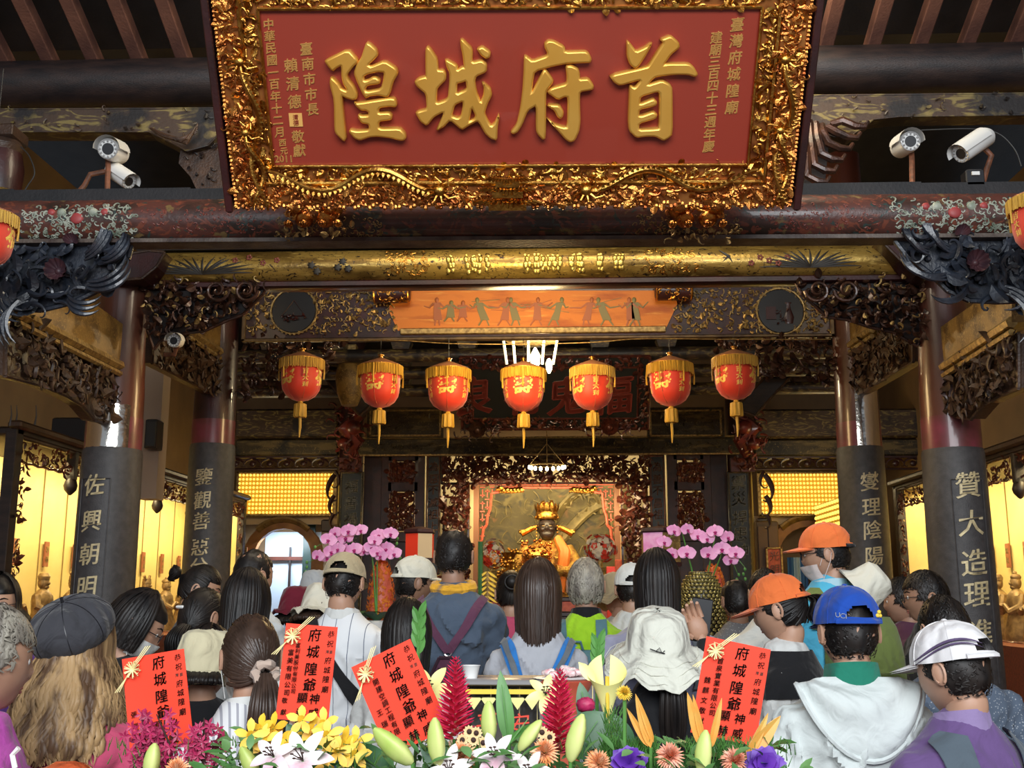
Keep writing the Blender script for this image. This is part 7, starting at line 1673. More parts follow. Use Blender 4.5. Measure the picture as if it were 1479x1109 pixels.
# ---------------------------------------------------------------- offering tables
T1 = table('offering_table', 'long red-clothed offering table beyond the crowd carrying orchids', -2.3, 2.3, 6.75, 7.05, 1.25, MT['wine'], MT['pinkred'])
MT['orchid'] = M_('orchid_pink', (.72, .24, .50), .55, col2=(.82, .42, .64), scale=22); MT['orchidc'] = M_('orchid_lip', (.38, .02, .16), .5)
def frame_to(n, up=V((0, 0, 1))):
    n = V(n).normalized(); u = (up-n*up.dot(n)); u = u.normalized() if u.length > .01 else n.orthogonal(); return Matrix((u.cross(n), n, u)).transposed().to_4x4()   # y axis = n
def orchid_proto():
    g = thing('orchid_blossom', 'x', 'orchid'); m = MB()
    for a, L, w in ((90, .048, .038), (215, .046, .034), (325, .046, .034)): m.leaf((0, -.002, 0), (math.cos(R(a)), -.1, math.sin(R(a))), (0, -1, 0), L, w, bend=.3, fold=.1, n=5)
    for a in (12, 168): m.leaf((0, -.006, 0), (math.cos(R(a)), -.12, math.sin(R(a))), (0, -1, 0), .056, .066, bend=.35, fold=.12, n=6, shape=.75)
    m.build('petals', MT['orchid'], g); m = MB(); m.ell((0, -.014, -.004), (.007, .010, .008)); m.leaf((0, -.012, -.006), (0, -.6, -1), (0, -1, .3), .024, .018, bend=-.5, n=3)
    for s in (-1, 1): m.leaf((0, -.012, -.004), (s, -.5, .1), (0, -1, 0), .014, .012, n=3)
    m.build('lip', MT['orchidc'], g); return g
OP = orchid_proto(); used = [False]
def place(proto, M, label, group, flag):
    if not flag[0]: flag[0] = True; proto.matrix_world = M; XF[proto.name] = M; proto['label'] = label; proto['group'] = group; return proto
    return copy_tree(proto, M, label, group)
rnd = random.Random(44)
def orchids(pts, lb, px, stems):
    Y = 6.85; t = thing('orchid_plant', lb, 'plant', W(px, 858, Y) if False else V((W(px, 850, Y).x, Y, 1.25)))
    m = MB(); m.lathe([(.08, 0), (.10, .02), (.11, .14), (.095, .15)], XF[t.name].translation, 18); m.build('pot', MT['white'], t, world=True); b0 = XF[t.name].translation+V((0, 0, .14))
    m = MB()
    for (sx, sy), (ex, ey) in stems:
        a, b = W(sx, sy, Y), W(ex, ey, Y); P_ = [b0, b0.lerp(a, .5)+V((0, 0, .05)), a, a.lerp(b, .5)+V((0, -.02, .02)), b]; m.tube(P_, [.006, .005, .004, .003, .002], 5)
        for k in range(3): m.ell(b+V((rnd.uniform(-.02, .02), 0, -.03*k)), (.009, .009, .012), n=8, m=6)
    m.build('flower_stem', MT['green'], t, world=True); m = MB()
    for k in range(7): a = k*PI*2/7; m.leaf(b0, (math.cos(a), math.sin(a), .7), (0, 0, 1), .26, .07, bend=.8)
    m.build('leaves', MT['dgreen'], t, world=True)
    for i, (x, y) in enumerate(pts):
        M = Matrix.Translation(W(x, y, Y-.03-.02*(i % 3))) @ Matrix.Rotation(R(rnd.uniform(-25, 25)), 4, 'Z') @ Matrix.Rotation(R(rnd.uniform(-15, 15)), 4, 'Y') @ Matrix.Scale(rnd.uniform(.88, 1.1), 4)
        side = 'left' if px < 700 else 'right'; row_ = [q for q in sorted(pts) if (q[1] < 785) == (y < 785)]; col = row_.index((x, y)); pl = 'second left' if 520 < px < 700 else 'first left' if px < 700 else 'right'; 
        place(OP, M, 'pink orchid flower, %s from the left in the %s row, %s plant' % (ORD[col], 'upper' if y < 785 else 'lower', pl), 'orchid flowers %s of the altar' % side, used)
ORD = ['first', 'second', 'third', 'fourth', 'fifth', 'sixth', 'seventh', 'eighth', 'ninth', 'tenth', 'eleventh', 'twelfth', 'thirteenth', 'fourteenth', '15th', '16th', '17th', '18th', '19th', '20th', '21st', '22nd', '23rd', '24th']
orchids([(485, 770), (475, 780), (504, 767), (500, 777), (521, 766), (460, 803), (473, 806), (480, 797), (489, 793), (499, 796), (512, 794)], 'potted pink moth orchid with two arching sprays, left of the altar', 500, [((510, 768), (456, 790)), ((505, 792), (446, 812))])
orchids([(547, 773), (564, 771), (541, 781), (527, 796), (537, 791), (544, 798), (559, 793), (569, 800), (551, 803)], 'potted pink moth orchid right of the first, behind the white cap', 545, [((535, 775), (572, 778)), ((545, 792), (575, 806))])
orchids([(959, 783), (973, 767), (992, 765), (1008, 774), (1021, 778), (1033, 768), (1050, 776), (970, 800), (992, 799), (1024, 800), (1043, 793), (1063, 799), (1056, 809)], 'potted pink moth orchid with wide sprays, right of the altar', 1012, [((985, 768), (950, 795)), ((1035, 765), (1066, 830)), ((1045, 793), (1078, 822))])
MT['ocone'] = M_('orange_petals', (.85, .25, .03), .6, col2=(.55, .10, .02), scale=30)
for px, w, top, lb in ((549, 17, 812, 'tall orange flower cone among the left orchids'), (1033, 16, 818, 'tall orange flower cone behind the gold sweets tower')):
    c = V((W(px, 850, 6.9).x, 6.95, 1.25)); zt = W(px, top, 6.95).z; h = zt-1.25; rr = w*6.9/F*1.25; g = thing('flower_cone', lb, 'offering', c, 'orange flower cones'); m = MB()
    pr = lambda u: rr*(1.05-.35*u)*math.sqrt(max(0, 1-u**6))
    m.lathe([(pr(i/12)*.93+.001, h*i/12) for i in range(13)], c, 20); m.build('core', MT['pinkred'], g, world=True); m = MB(); rnd = random.Random(px)
    for k in range(520): u = rnd.random(); a = rnd.uniform(0, 6.283); m.leaf(c+V((pr(u)*math.cos(a), pr(u)*math.sin(a), h*u)), (math.cos(a)*.6, math.sin(a)*.6, .9), (math.cos(a), math.sin(a), 0), .026, .02, bend=.4, n=2)
    m.build('petals', MT['ocone'], g, world=True, kind='stuff')
c = V((W(1018, 850, 6.6).x, 6.78, 1.25)); zt = W(1018, 822, 6.7).z; h = zt-1.25; g = thing('sweets_tower', 'pinecone-shaped tower of gold-wrapped dark sweets right of the long-haired woman', 'offering', c)
m = MB(); pr = lambda u: .16*(1.0-.18*u)*math.sqrt(max(0, 1-u**5)); m.lathe([(pr(i/12)*.92+.001, h*i/12) for i in range(13)], c, 24); m.build('core', MT['black'], g, world=True)
m = MB(); m2 = MB()
for i in range(20):
    u = (i+.4)/20.5
    for j in range(26):
        a = 2*PI*(j+.5*(i % 2))/26; q = c+V((pr(u)*math.cos(a), pr(u)*math.sin(a), h*u)); rot = Matrix.Rotation(a, 3, 'Z'); m.ell(q, (.008, .014, .012), rot, 8, 5)
        m2.tube([q+rot @ V((.006, -.012, .004)), q+rot @ V((.010, 0, .007)), q+rot @ V((.006, .012, .004))], .0022, 4)
m.build('wrapped_sweets', M_('gold_wrapper', (.62, .48, .14), .35, .5, col2=(.10, .09, .03), scale=60), g, world=True, kind='stuff'); m2.build('dark_seams', MT['black'], g, world=True, kind='stuff')
for px, w, y0, y1, cols, lb in ((606, 22, 771, 806, ('cream', 'paper'), 'hexagonal paper lantern box with a red glittering panel behind the white cap'), (955, 30, 770, 812, ('ochre', 'orchid'), 'hexagonal lantern box with gold and pink panels behind the right orchids')):
    Y = 7.6; a = W(px, y1, Y); b = W(px, y0, Y); rr = w*Y/F; g = thing('lantern_box', lb, 'lantern', a, 'lantern boxes')
    for k in range(6):
        t0, t1 = R(30+60*k), R(90+60*k); p0, p1 = V((rr*math.cos(t0), rr*math.sin(t0), 0))+a, V((rr*math.cos(t1), rr*math.sin(t1), 0))+a; h = V((0, 0, b.z-a.z))
        m = MB(); m.add([p0, p1, p1+h, p0+h], [(0, 1, 2, 3)]); m.build('panel', MT[cols[k % 2]], g, world=True, smooth=False)
    m = MB(); m.lathe([(rr*1.05, 0), (rr*1.12, .01), (rr*1.05, .03), (.03, .05)], b, 6, axis=Matrix.Rotation(R(30), 3, 'Z')); m.build('roof', MT['wine'], g, world=True)
    m = MB(); m.lathe([(rr*1.05, -.03), (rr*1.05, 0)], a, 6, axis=Matrix.Rotation(R(30), 3, 'Z')); m.tube([a-V((0, 0, a.z-.0)), a], .03, 8); m.build('stand', MT['wine'], g, world=True)
p = W(884, 930, 6.9); g = thing('red_banner', 'narrow bright red upright banner right of the grey-haired man', 'banner', V((p.x, 6.9, 1.25))); MB().box((p.x, 6.9, (W(884, 818, 6.9).z+1.25)/2), (.055, .03, W(884, 818, 6.9).z-1.25), bev=.004).build('banner_board', MT['paper'], g, world=True)
# ---------------------------------------------------------------- red congratulation cards
MT['cardink'] = M_('card_ink', (.07, .02, .01), .6)
MT['straw'] = M_('golden_paper_knot', (.78, .66, .32), .5)
def card(tl, tr, bl, br, Y, left, lb, turn=0):
    c = (W(*tl, Y)+W(*tr, Y)+W(*bl, Y)+W(*br, Y))/4; u = (W(*tr, Y)+W(*br, Y)-W(*tl, Y)-W(*bl, Y))/2; v = (W(*tl, Y)+W(*tr, Y)-W(*bl, Y)-W(*br, Y))/2; w, h = u.length, v.length
    M = Matrix.Translation(c) @ Matrix.Rotation(-math.atan2(u.z, u.x), 4, 'Y') @ Matrix.Rotation(R(turn), 4, 'Z'); g = thing('red_card', lb, 'card', M=M, group='red congratulation cards among the flowers')
    m = MB(); m.grid(lambda a, b: V(((a-.5)*w, .0015*math.sin(a*3+b*2)-.0006, (b-.5)*h)), 8, 8); m.grid(lambda a, b: V(((a-.5)*w, .0015*math.sin(a*3+b*2)+.0006, (b-.5)*h)), 8, 8); m.build('paper', MT['paper'], g)
    T_ = Matrix.Translation((0, -.0022, 0)); m = MB(); U = lambda x, y: ((x-.5)*w, (.5-y)*h)
    m.glyphs('府城隍爺', [U(.58, .10), U(.58, .275), U(.58, .455), U(.58, .62)], .0235, M=T_, bold=.01, ext=.0004)
    m.glyphs('神威顯赫', [U(.70, .76), U(.70, .91), U(.47, .76), U(.47, .91)], .019, M=T_, bold=.01, ext=.0004)
    m.glyphs('恭祝府城隍廟', [U(.89, .08), U(.89, .18), U(.88, .355), U(.88, .455), U(.88, .55), U(.88, .655)], .0125, M=T_, bold=.01, ext=.0004); m.glyphs('臺灣', [U(.92, .265), U(.85, .265)], .0065, M=T_, ext=.0004)
    for (x, y0, y1, tx) in left:
        n = len(tx); m.glyphs(tx, [U(x, y0+(y1-y0)*i/max(1, n-1)) for i in range(n)], min(.0115, (y1-y0)*h/n*1.05), M=T_, bold=.005, ext=.0004)
    m.build('black_writing', MT['cardink'], g, smooth=False); m = MB(); kx, kz = U(.17, .13)
    for s in range(3): m.tube([(kx-.035+s*.004, -.003, kz-.034), (kx, -.005, kz+s*.003), (kx+.035-s*.004, -.003, kz+.036)], .0009, 4, flat=1)
    for k in range(9):
        a = k*PI*2/9; m.tube([(kx, -.004, kz), (kx+.013*math.cos(a), -.010, kz+.013*math.sin(a)), (kx+.015*math.cos(a+.5), -.006, kz+.015*math.sin(a+.5)), (kx, -.005, kz)], .0013, 4)
    m.build('straw_knot', MT['straw'], g); m = MB(); m.tube([(0, .002, -h/2+.02), (0, .003, -h/2-.12)], .003, 6); m.build('stick', MT['green'], g)
card((178, 953), (268, 935), (186, 1088), (278, 1075), 1.92, [(.28, .60, .84, '游進利'), (.12, .60, .84, '張瑞君'), (.2, .90, .97, '敬獻')], 'red card with golden knot leaning right, between blonde and striped women')
card((409, 898), (484, 907), (402, 1040), (478, 1043), 1.95, [(.28, .22, .70, '富利美股份有限公司'), (.16, .30, .72, '富美有限公司'), (.14, .80, .92, '敬獻')], 'upright red card with golden knot at the ponytail, most upright of the four')
card((504, 965), (592, 923), (566, 1092), (650, 1050), 1.90, [(.26, .25, .80, '開建空調工程有限'), (.13, .55, .80, '王瑞明')], 'strongly tilted red card with golden knot in front of the dark-haired girl')
card((1018, 918), (1112, 938), (1000, 1058), (1092, 1078), 1.93, [(.27, .22, .76, '首泉實業有限公司'), (.12, .44, .86, '魏麒文敬獻')], 'red card tilted slightly right, beside the white bucket hat')
# ---------------------------------------------------------------- foreground flowers
FT = table('flower_table', 'table at the very front carrying the flower arrangement', -1.3, 1.0, 1.45, 2.2, .98, MT['wine'], MT['pinkred'])
for k in range(5):
    x = -1.0+k*.42; g = thing('flower_trough', 'dark green trough of flower foam on the front table, %s from the left' % ORD[k], 'planter', (x, 1.78, .98), 'flower troughs'); m = MB(); m.lathe([(.9, 0), (1, .02), (1.05, .12), (.98, .125)], (x, 1.78, .98), 20, sx=.18, sy=.2); m.build('trough', MT['dgreen'], g, world=True)
MT['bud'] = M_('lily_bud_green', (.40, .54, .11), .45, col2=(.62, .64, .25), scale=18, stretch=(1, 1, .3)); MT['lily'] = M_('pink_white_lily', (.80, .72, .70), .45, col2=(.62, .22, .36), scale=16, lo=.5, hi=.72); MT['ging'] = M_('red_ginger', (.62, .012, .07), .35, col2=(.80, .06, .14), scale=40, coat=.2)
MT['mum'] = M_('orange_mum', (.85, .30, .08), .6, col2=(.88, .56, .36), scale=60); MT['pinkmum'] = M_('salmon_mum', (.85, .52, .40), .6, col2=(.80, .26, .13), scale=60); MT['vio'] = M_('violet_petals', (.075, .015, .26), .5, col2=(.14, .035, .38), scale=20)
MT['yorch'] = M_('yellow_orchid', (.82, .50, .03), .5, col2=(.70, .30, .02), scale=30, lo=.5, hi=.75); MT['calla'] = M_('pale_yellow_calla', (.80, .74, .28), .45); MT['bird'] = M_('orange_bracts', (.75, .26, .03), .45, col2=(.55, .40, .10), scale=12); MT['dred'] = M_('dark_red_orchid', (.26, .008, .05), .5, col2=(.45, .02, .10), scale=50)
MT['daisy'] = M_('peach_petals', (.80, .56, .28), .6); MT['brownc'] = M_('brown_centre', (.04, .015, .01), .8)
def stem_to(m, p, x=None): m.tube([p, p+V((.0, .03, -.10)), V((p.x*.97, 1.78, 1.05))], .0035, 5)
def bud(tip, base, Y, r, lb):
    a, b = W(*base, Y), W(*tip, Y); d = b-a; g = thing('lily_bud', lb, 'lily', a, 'green lily buds'); L = d.length; fm = frame_to(d, V((0, -1, 0))); m = MB(); ax = Matrix(((1, 0, 0), (0, 0, 1), (0, -1, 0)))
    m.T = Matrix.Translation(a) @ fm; q = fm
    m.lathe([(r*s_, L*u) for s_, u in ((.25, 0), (.6, .08), (.95, .3), (1, .5), (.85, .72), (.55, .9), (.18, 1))], n=24, axis=Matrix(((1, 0, 0), (0, 0, 1), (0, 1, 0))), fn=lambda t, u: 1+.10*math.cos(3*t)-.04*abs(math.sin(3*t))); m.T = None
    m.build('bud', MT['bud'], g, world=True); m = MB(); stem_to(m, a); m.build('stem', MT['green'], g, world=True)
for tip, base, Y, r, lb in (((224, 1073), (216, 1125), 1.75, .013, 'yellow-green lily bud before the left red card'), ((348, 1078), (372, 1122), 1.75, .012, 'slim lily bud leaning left beside the pink lilies'), ((540, 1052), (596, 1102), 1.72, .016, 'fat lily bud lying to the left before the tilted card'), ((628, 1036), (634, 1106), 1.72, .014, 'upright lily bud at the right of the tilted card'), ((706, 1012), (708, 1074), 1.8, .013, 'upright lily bud between the two red gingers'), ((782, 1040), (750, 1084), 1.78, .011, 'lily bud leaning right, left of the second red ginger'), ((842, 1031), (824, 1100), 1.72, .014, 'large upright lily bud right of the second red ginger'), ((1020, 1054), (1014, 1120), 1.72, .013, 'upright lily bud before the right red card')): bud(tip, base, Y, r, lb)
def lily(px, py, Y, r, n, lb, mt='lily', az=0, group='open lilies'):
    c = W(px, py, Y); g = thing('open_lily', lb, 'lily', c, group); rnd = random.Random(px); A = V((rnd.uniform(-.3, .3), -1, .55)).normalized(); u = A.orthogonal().normalized(); w = A.cross(u)
    for k in range(6):
        a = k*PI/3+az; d = u*math.cos(a)+w*math.sin(a)+A*.55; m = MB(); m.leaf(c, d, A, r, r*.42, bend=.9, fold=.25, n=8); m.build('petal', MT[mt], g, world=True)
    m = MB()
    for k in range(6): a = k*PI/3+.3; t = c+A*r*.55+(u*math.cos(a)+w*math.sin(a))*r*.16; m.tube([c, t], .0008, 4); m.ell(t, (.003, .0015, .0015), n=6, m=4)
    m.build('stamens', MT['brownc'], g, world=True); m = MB(); stem_to(m, c); m.build('stem', MT['green'], g, world=True)
for px, py, r, az, lb in ((438, 1098, .052, .2, 'large pink-white lily at the bottom left of centre'), (396, 1092, .040, .6, 'white lily opening left of the large pink lily'), (716, 1092, .040, .1, 'slender pink-striped lily below the upright bud'), (648, 1112, .042, .5, 'pink lily at the bottom edge left of the orange mum'), (765, 1116, .036, .3, 'white lily at the bottom edge below the second orange mum')): lily(px, py, 1.72, r, 6, lb, az=az)
lily(622, 998, 1.98, .05, 6, 'pale yellow lily behind the tilted red card', 'calla', .2); lily(788, 1003, 1.95, .038, 6, 'pale yellow drooping lily left of the second red ginger', 'calla', .5)
def ginger(px, y0, y1, Y, lb):
    b, t = W(px, y1, Y), W(px+(2 if px < 700 else 3), y0, Y); L = (t-b).length; g = thing('red_ginger', lb, 'flower', b, 'red ginger spikes'); m = MB(); n = 23
    for i in range(n):
        u = i/(n-1); c = b.lerp(t, u*.96); rr = .020*(1-u**2.2*.75)
        for k in range(6): a = k*2*PI/6+i*.5; d = V((math.cos(a), math.sin(a), .6+1.0*u)); m.leaf(c+V((math.cos(a), math.sin(a), 0))*rr*.2, d, V((math.cos(a), math.sin(a), 0)), rr*1.7, rr*.60, bend=-.55, fold=.6, n=4)
    m.build('bracts', MT['ging'], g, world=True, kind='stuff'); m = MB(); stem_to(m, b); m.build('stem', MT['green'], g, world=True)
ginger(656, 948, 1068, 1.85, 'magenta red ginger spike right of the tilted red card'); ginger(806, 965, 1088, 1.82, 'magenta red ginger spike below the plate of sweets')
def mum(px, py, Y, r, mt, lb, tilt=0, group='orange and salmon chrysanthemums', name='chrysanthemum'):
    c = W(px, py, Y); g = thing(name, lb, 'flower', c, group); rnd = random.Random(px); m = MB(); A = V((tilt, -.75, .75)).normalized(); u = A.orthogonal().normalized(); w = A.cross(u)
    for k in range(150):
        e = (k/150)**.6*1.75; a = k*2.4; d = A*math.cos(e)+(u*math.cos(a)+w*math.sin(a))*math.sin(e); m.leaf(c-A*r*.25*math.sin(e), d, A, r*rnd.uniform(.75, 1.0)*(.65+.35*math.sin(e)), r*.17, bend=-.5 if e < 1.1 else .25, fold=.6, n=3)
    m.build('petals', MT[mt], g, world=True, kind='stuff'); m = MB(); stem_to(m, c); m.build('stem', MT['green'], g, world=True)
for px, py, r, mt, tl, lb in ((668, 1088, .027, 'mum', 0, 'orange chrysanthemum below the first red ginger'), (787, 1083, .026, 'mum', 0, 'deep orange chrysanthemum below the second red ginger'), (866, 1100, .026, 'mum', .4, 'orange chrysanthemum left of the violet blossom'), (968, 1089, .026, 'pinkmum', 0, 'salmon chrysanthemum right of the violet blossom'), (1062, 1096, .026, 'pinkmum', .2, 'salmon chrysanthemum below the right red card'), (255, 1110, .026, 'mum', 0, 'orange chrysanthemum at the bottom edge by the left red card'), (902, 999, .015, 'fyel', .2, 'small bright yellow chrysanthemum beside the calla')): mum(px, py, 1.74, r, mt, lb, tl)
def violet(px, py, lb):
    c = W(px, py, 1.74); g = thing('violet_blossom', lb, 'flower', c, 'violet blossoms'); rnd = random.Random(px)
    m = MB()
    for k in range(26): a = k*2.4; e = .25+1.1*(k/26); d = V((math.cos(a)*math.sin(e), -math.cos(e)*.8+math.sin(a)*math.sin(e)*.3, math.sin(a)*math.sin(e)*.7+.45)); m.leaf(c, d, (0, -1, .5), rnd.uniform(.024, .036), .034, bend=.7, fold=rnd.uniform(-.2, .3), n=5, shape=.6)
    m.build('petals', MT['vio'], g, world=True, kind='stuff'); m = MB(); stem_to(m, c); m.build('stem', MT['green'], g, world=True)
violet(908, 1104, 'large violet blossom at the bottom right of centre'); violet(1104, 1108, 'large violet blossom at the bottom under the right card')
def yorchid(px, py, Y, lb):
    c = W(px, py, Y); g = thing('yellow_orchid', lb, 'orchid', c, 'yellow orchid flowers'); rnd = random.Random(px*3+py); A = V((rnd.uniform(-.5, .5), -1, .3)).normalized(); u = A.orthogonal().normalized(); w = A.cross(u); m = MB()
    for k in range(5): a = k*PI*.4+rnd.random()*.3; m.leaf(c, u*math.cos(a)+w*math.sin(a)+A*.25, A, rnd.uniform(.024, .031), .013, bend=.3, fold=.1, n=5, shape=1.3)
    m.leaf(c, -w*.6+A, w, .012, .012, n=3); m.build('petals', MT['yorch'], g, world=True); m = MB(); m.tube([c, c+V((0, .02, -.04)), V((c.x*.98, 1.8, 1.06))], .002, 4); m.build('stem', MT['green'], g, world=True)
for i, (px, py) in enumerate([(362, 1062), (382, 1070), (376, 1052), (404, 1066), (437, 1040), (452, 1052), (468, 1046), (445, 1066), (472, 1062), (418, 1078), (497, 1074), (515, 1070), (488, 1086), (512, 1090), (470, 1100), (395, 1052)]): yorchid(px, py, 1.78+.01*(i % 4), 'yellow orchid flower in front of the %s' % ('ponytailed woman, number %s from the left' % ORD[i] if px < 420 else 'upright red card, %s bloom' % ORD[i] if px < 476 else 'jeans, %s bloom' % ORD[i]))
def daisy(px, py, lb):
    c = W(px, py, 1.78); g = thing('small_daisy', lb, 'daisy', c, 'small brown-eyed daisies'); m = MB()
    for k in range(11): a = k*2*PI/11; m.leaf(c, (math.cos(a), -.35, math.sin(a)), (0, -1, 0), .0105, .006, n=3)
    m.build('petals', MT['daisy'], g, world=True); m = MB(); m.ell(c+V((0, -.003, 0)), (.0042, .003, .0042), n=8, m=6); m.build('centre', MT['brownc'], g, world=True)
    m = MB(); stem_to(m, c+V((0, .002, 0))); m.build('stem', MT['green'], g, world=True)
for i, (px, py) in enumerate([(668, 1068), (678, 1056), (684, 1068), (698, 1072), (688, 1058), (783, 1057), (794, 1064), (786, 1070)]): daisy(px, py, 'tiny peach daisy with dark eye, %s of the %s cluster' % (ORD[i if i < 5 else i-5], 'first' if i < 5 else 'second'))
def calla(px, py, lb):
    c = W(px, py+12, 1.95); g = thing('calla_lily', lb, 'flower', c); m = MB()
    def f(u, v): a = (u-.5)*5.6; r = .004+.030*v**1.3*(1+.35*math.cos(a)); return c+V((math.sin(a)*r, -math.cos(a)*r*.6+.01, -.05+.085*v+.02*v*v*math.cos(a*1.0)*-1+.012*v*abs(math.sin(a*.5))))
    m.grid(f, 24, 10); m.leaf(c+V((-.02, 0, .02)), (-.7, 0, .8), (0, -1, 0), .045, .02, n=4); m.build('spathe', MT['calla'], g, world=True); m = MB(); m.tube([c-V((0, 0, .04)), c+V((0, -.01, .03))], [.003, .004], 6); m.build('spadix', MT['fyel'], g, world=True); m = MB(); stem_to(m, c-V((0, 0, .05))); m.build('stem', MT['green'], g, world=True)
calla(877, 990, 'pale yellow calla lily with a pointed lip left of the white bucket hat')
def bracts(L, Y, lb):
    b = W(*L[0][0], Y); g = thing('bird_of_paradise', lb, 'flower', b, 'orange bird of paradise flowers')
    for a, t, w in L:
        p, q = W(*a, Y), W(*t, Y); d = q-p; m = MB(); m.leaf(p, d, (0, -1, 0), d.length, w, bend=.06, fold=.5, n=9, shape=.7); m.leaf(p+V((0, .003, 0)), d, (0, 1, 0), d.length, w*.9, bend=-.03, fold=.5, n=9, shape=.7); m.build('bract', MT['bird'], g, world=True)
    m = MB(); stem_to(m, b); m.build('stem', MT['green'], g, world=True)
bracts([((940, 1080), (918, 1002), .016), ((936, 1078), (905, 1022), .011), ((944, 1072), (921, 1008), .009)], 1.76, 'orange bird of paradise left of the dark bag, pointing up left'); bracts([((1012, 1078), (993, 1000), .016), ((1016, 1075), (1001, 1003), .010), ((1026, 1082), (1043, 1008), .011)], 1.76, 'orange bird of paradise spikes in front of the right red card'); bracts([((1078, 1095), (1128, 1034), .022), ((1082, 1092), (1110, 1030), .012)], 1.76, 'orange and green bird of paradise leaning right of the right card')
# dark red orchid sprays at left
rnd = random.Random(77)
for k in range(9):
    x0 = 190+k*14; g = thing('dark_red_spray', 'spray of small dark red orchids before the left red card, %s stem from the left' % ORD[k], 'orchid', W(x0, 1118, 1.8), 'dark red orchid sprays'); m = MB(); s = MB(); b = W(x0, 1118, 1.8); t = W(x0+rnd.uniform(-22, 26), rnd.uniform(1028, 1060), 1.8+rnd.uniform(-.03, .03)); s.tube([b, b.lerp(t, .5)+V((.01, 0, 0)), t], [.003, .002, .001], 5); stem_to(s, b)
    for i in range(17):
        c = b.lerp(t, rnd.uniform(.12, 1))+V((rnd.gauss(0, .013), rnd.gauss(0, .012), rnd.gauss(0, .006)))
        for j in range(5): a = j*1.256+i; m.leaf(c, (math.cos(a), rnd.uniform(-.6, .1), math.sin(a)), (0, -1, 0), .012, .005, n=2)
    m.build('florets', MT['dred'], g, world=True, kind='stuff'); s.build('stem', MT['brownc'], g, world=True)
# leaves
def bigleaf(base, tip, w, Y, lb, mt='dgreen', up=(0, -1, .2), bend=.3):
    a, b = W(*base, Y), W(*tip, Y); g = thing('broad_leaf', lb, 'leaf', a, 'broad leaves'); d = b-a; m = MB(); m.leaf(a, d, up, d.length, w, bend=bend, fold=.2, n=10, shape=.75); m.build('blade', MT[mt], g, world=True); m = MB(); m.tube([a, a.lerp(b, .5)+V((0, -.001, 0)), a.lerp(b, .8)], [.002, .0015, .0008], 4); stem_to(m, a); m.build('midrib', MT['green'], g, world=True)
bigleaf((735, 1072), (722, 968), .028, 1.86, 'tall upright green leaf between the red gingers', 'green'); bigleaf((735, 1075), (770, 1028), .022, 1.84, 'arching green leaf right of the tall leaf', 'green', (0, -.3, 1), .9); bigleaf((828, 1092), (872, 1028), .085, 1.92, 'large dark round leaf behind the calla'); bigleaf((850, 1050), (838, 985), .03, 1.95, 'dark leaf behind the second red ginger')
bigleaf((560, 1118), (500, 1075), .05, 1.84, 'dark leaf under the lying lily bud'); bigleaf((910, 1085), (885, 1030), .035, 1.88, 'dark leaf left of the bird of paradise'); bigleaf((660, 1110), (606, 1080), .04, 1.84, 'dark leaf below the tilted red card'); bigleaf((450, 1098), (412, 1045), .035, 1.88, 'dark leaf under the upright red card')
for px, y0, y1, lb in ((603, 968, 880, 'green gladiolus bud spike in front of the dark-haired girl'), (862, 985, 925, 'green gladiolus bud spike beside the lime jacket')):
    a, b = W(px, y0, 2.05), W(px+3, y1, 2.05); g = thing('gladiolus_spike', lb, 'flower', a, 'green bud spikes'); m = MB(); m.tube([a, b], [.004, .002], 6)
    for i in range(7): c = a.lerp(b, .25+.1*i); m.leaf(c, ((-1)**i*.35, -.1, 1), (0, -1, 0), .036, .013, n=4, fold=.5); m.leaf(c, ((-1)**i*.35, .1, 1), (0, 1, 0), .036, .013, n=4, fold=.5)
    m.build('bud_spike', MT['green'], g, world=True); m = MB(); stem_to(m, a); m.build('stem', MT['green'], g, world=True)
m = MB(); rnd = random.Random(9)
for k in range(1500):
    px = rnd.uniform(325, 1130); c = V((W(px, 1090, 1.85).x, rnd.uniform(1.68, 2.0), rnd.uniform(1.08, 1.30))); c.z = min(c.z+.02, W(px, 1084+8*math.sin(px*.05) if not 340 < px < 560 else 1062+12*math.sin(px*.07), c.y).z)
    m.leaf(c, (rnd.uniform(-1, 1), rnd.uniform(-1, .4), rnd.uniform(.1, 1)), (0, -.4, 1), rnd.uniform(.02, .045), rnd.uniform(.008, .018), bend=.5, n=4)
MT['foliage'] = M_('mixed_foliage', (.05, .15, .035), .45, col2=(.13, .26, .09), scale=11, lo=.4, hi=.6)
o = tag(m.build('leafy_filler', MT['foliage'], None), 'mass of small dark green filler leaves under the flowers along the bottom', 'greenery'); o['kind'] = 'stuff'
m = MB()
for k in range(1500):
    px = rnd.choice((rnd.uniform(910, 950), rnd.uniform(990, 1100), rnd.uniform(870, 900), rnd.uniform(150, 1150))); py = rnd.uniform(1030, 1100) if 872 < px < 898 and rnd.random() < .5 else rnd.uniform(1076, 1112); c = W(px, py, rnd.uniform(1.76, 1.9)); d = V((rnd.uniform(-.6, .6), rnd.uniform(-.5, .2), 1)).normalized(); m.tube([c, c+d*.018], [.0012, .0004], 3)
o = tag(m.build('fern_filler', MT['green'], None), 'feathery light green sprigs between the flowers at lower right', 'greenery'); o['kind'] = 'stuff'
c = W(846, 1018, 1.95); g = thing('cockscomb', 'dark red fuzzy cockscomb flower right of the second red ginger', 'flower', c); m = MB(); m.ell(c, (.016, .012, .013), n=24, m=16, fn=lambda q: 1+.16*noise.noise(q*9)); m.build('flower_head', MT['dred'], g, world=True); m = MB(); stem_to(m, c); m.build('stem', MT['green'], g, world=True)
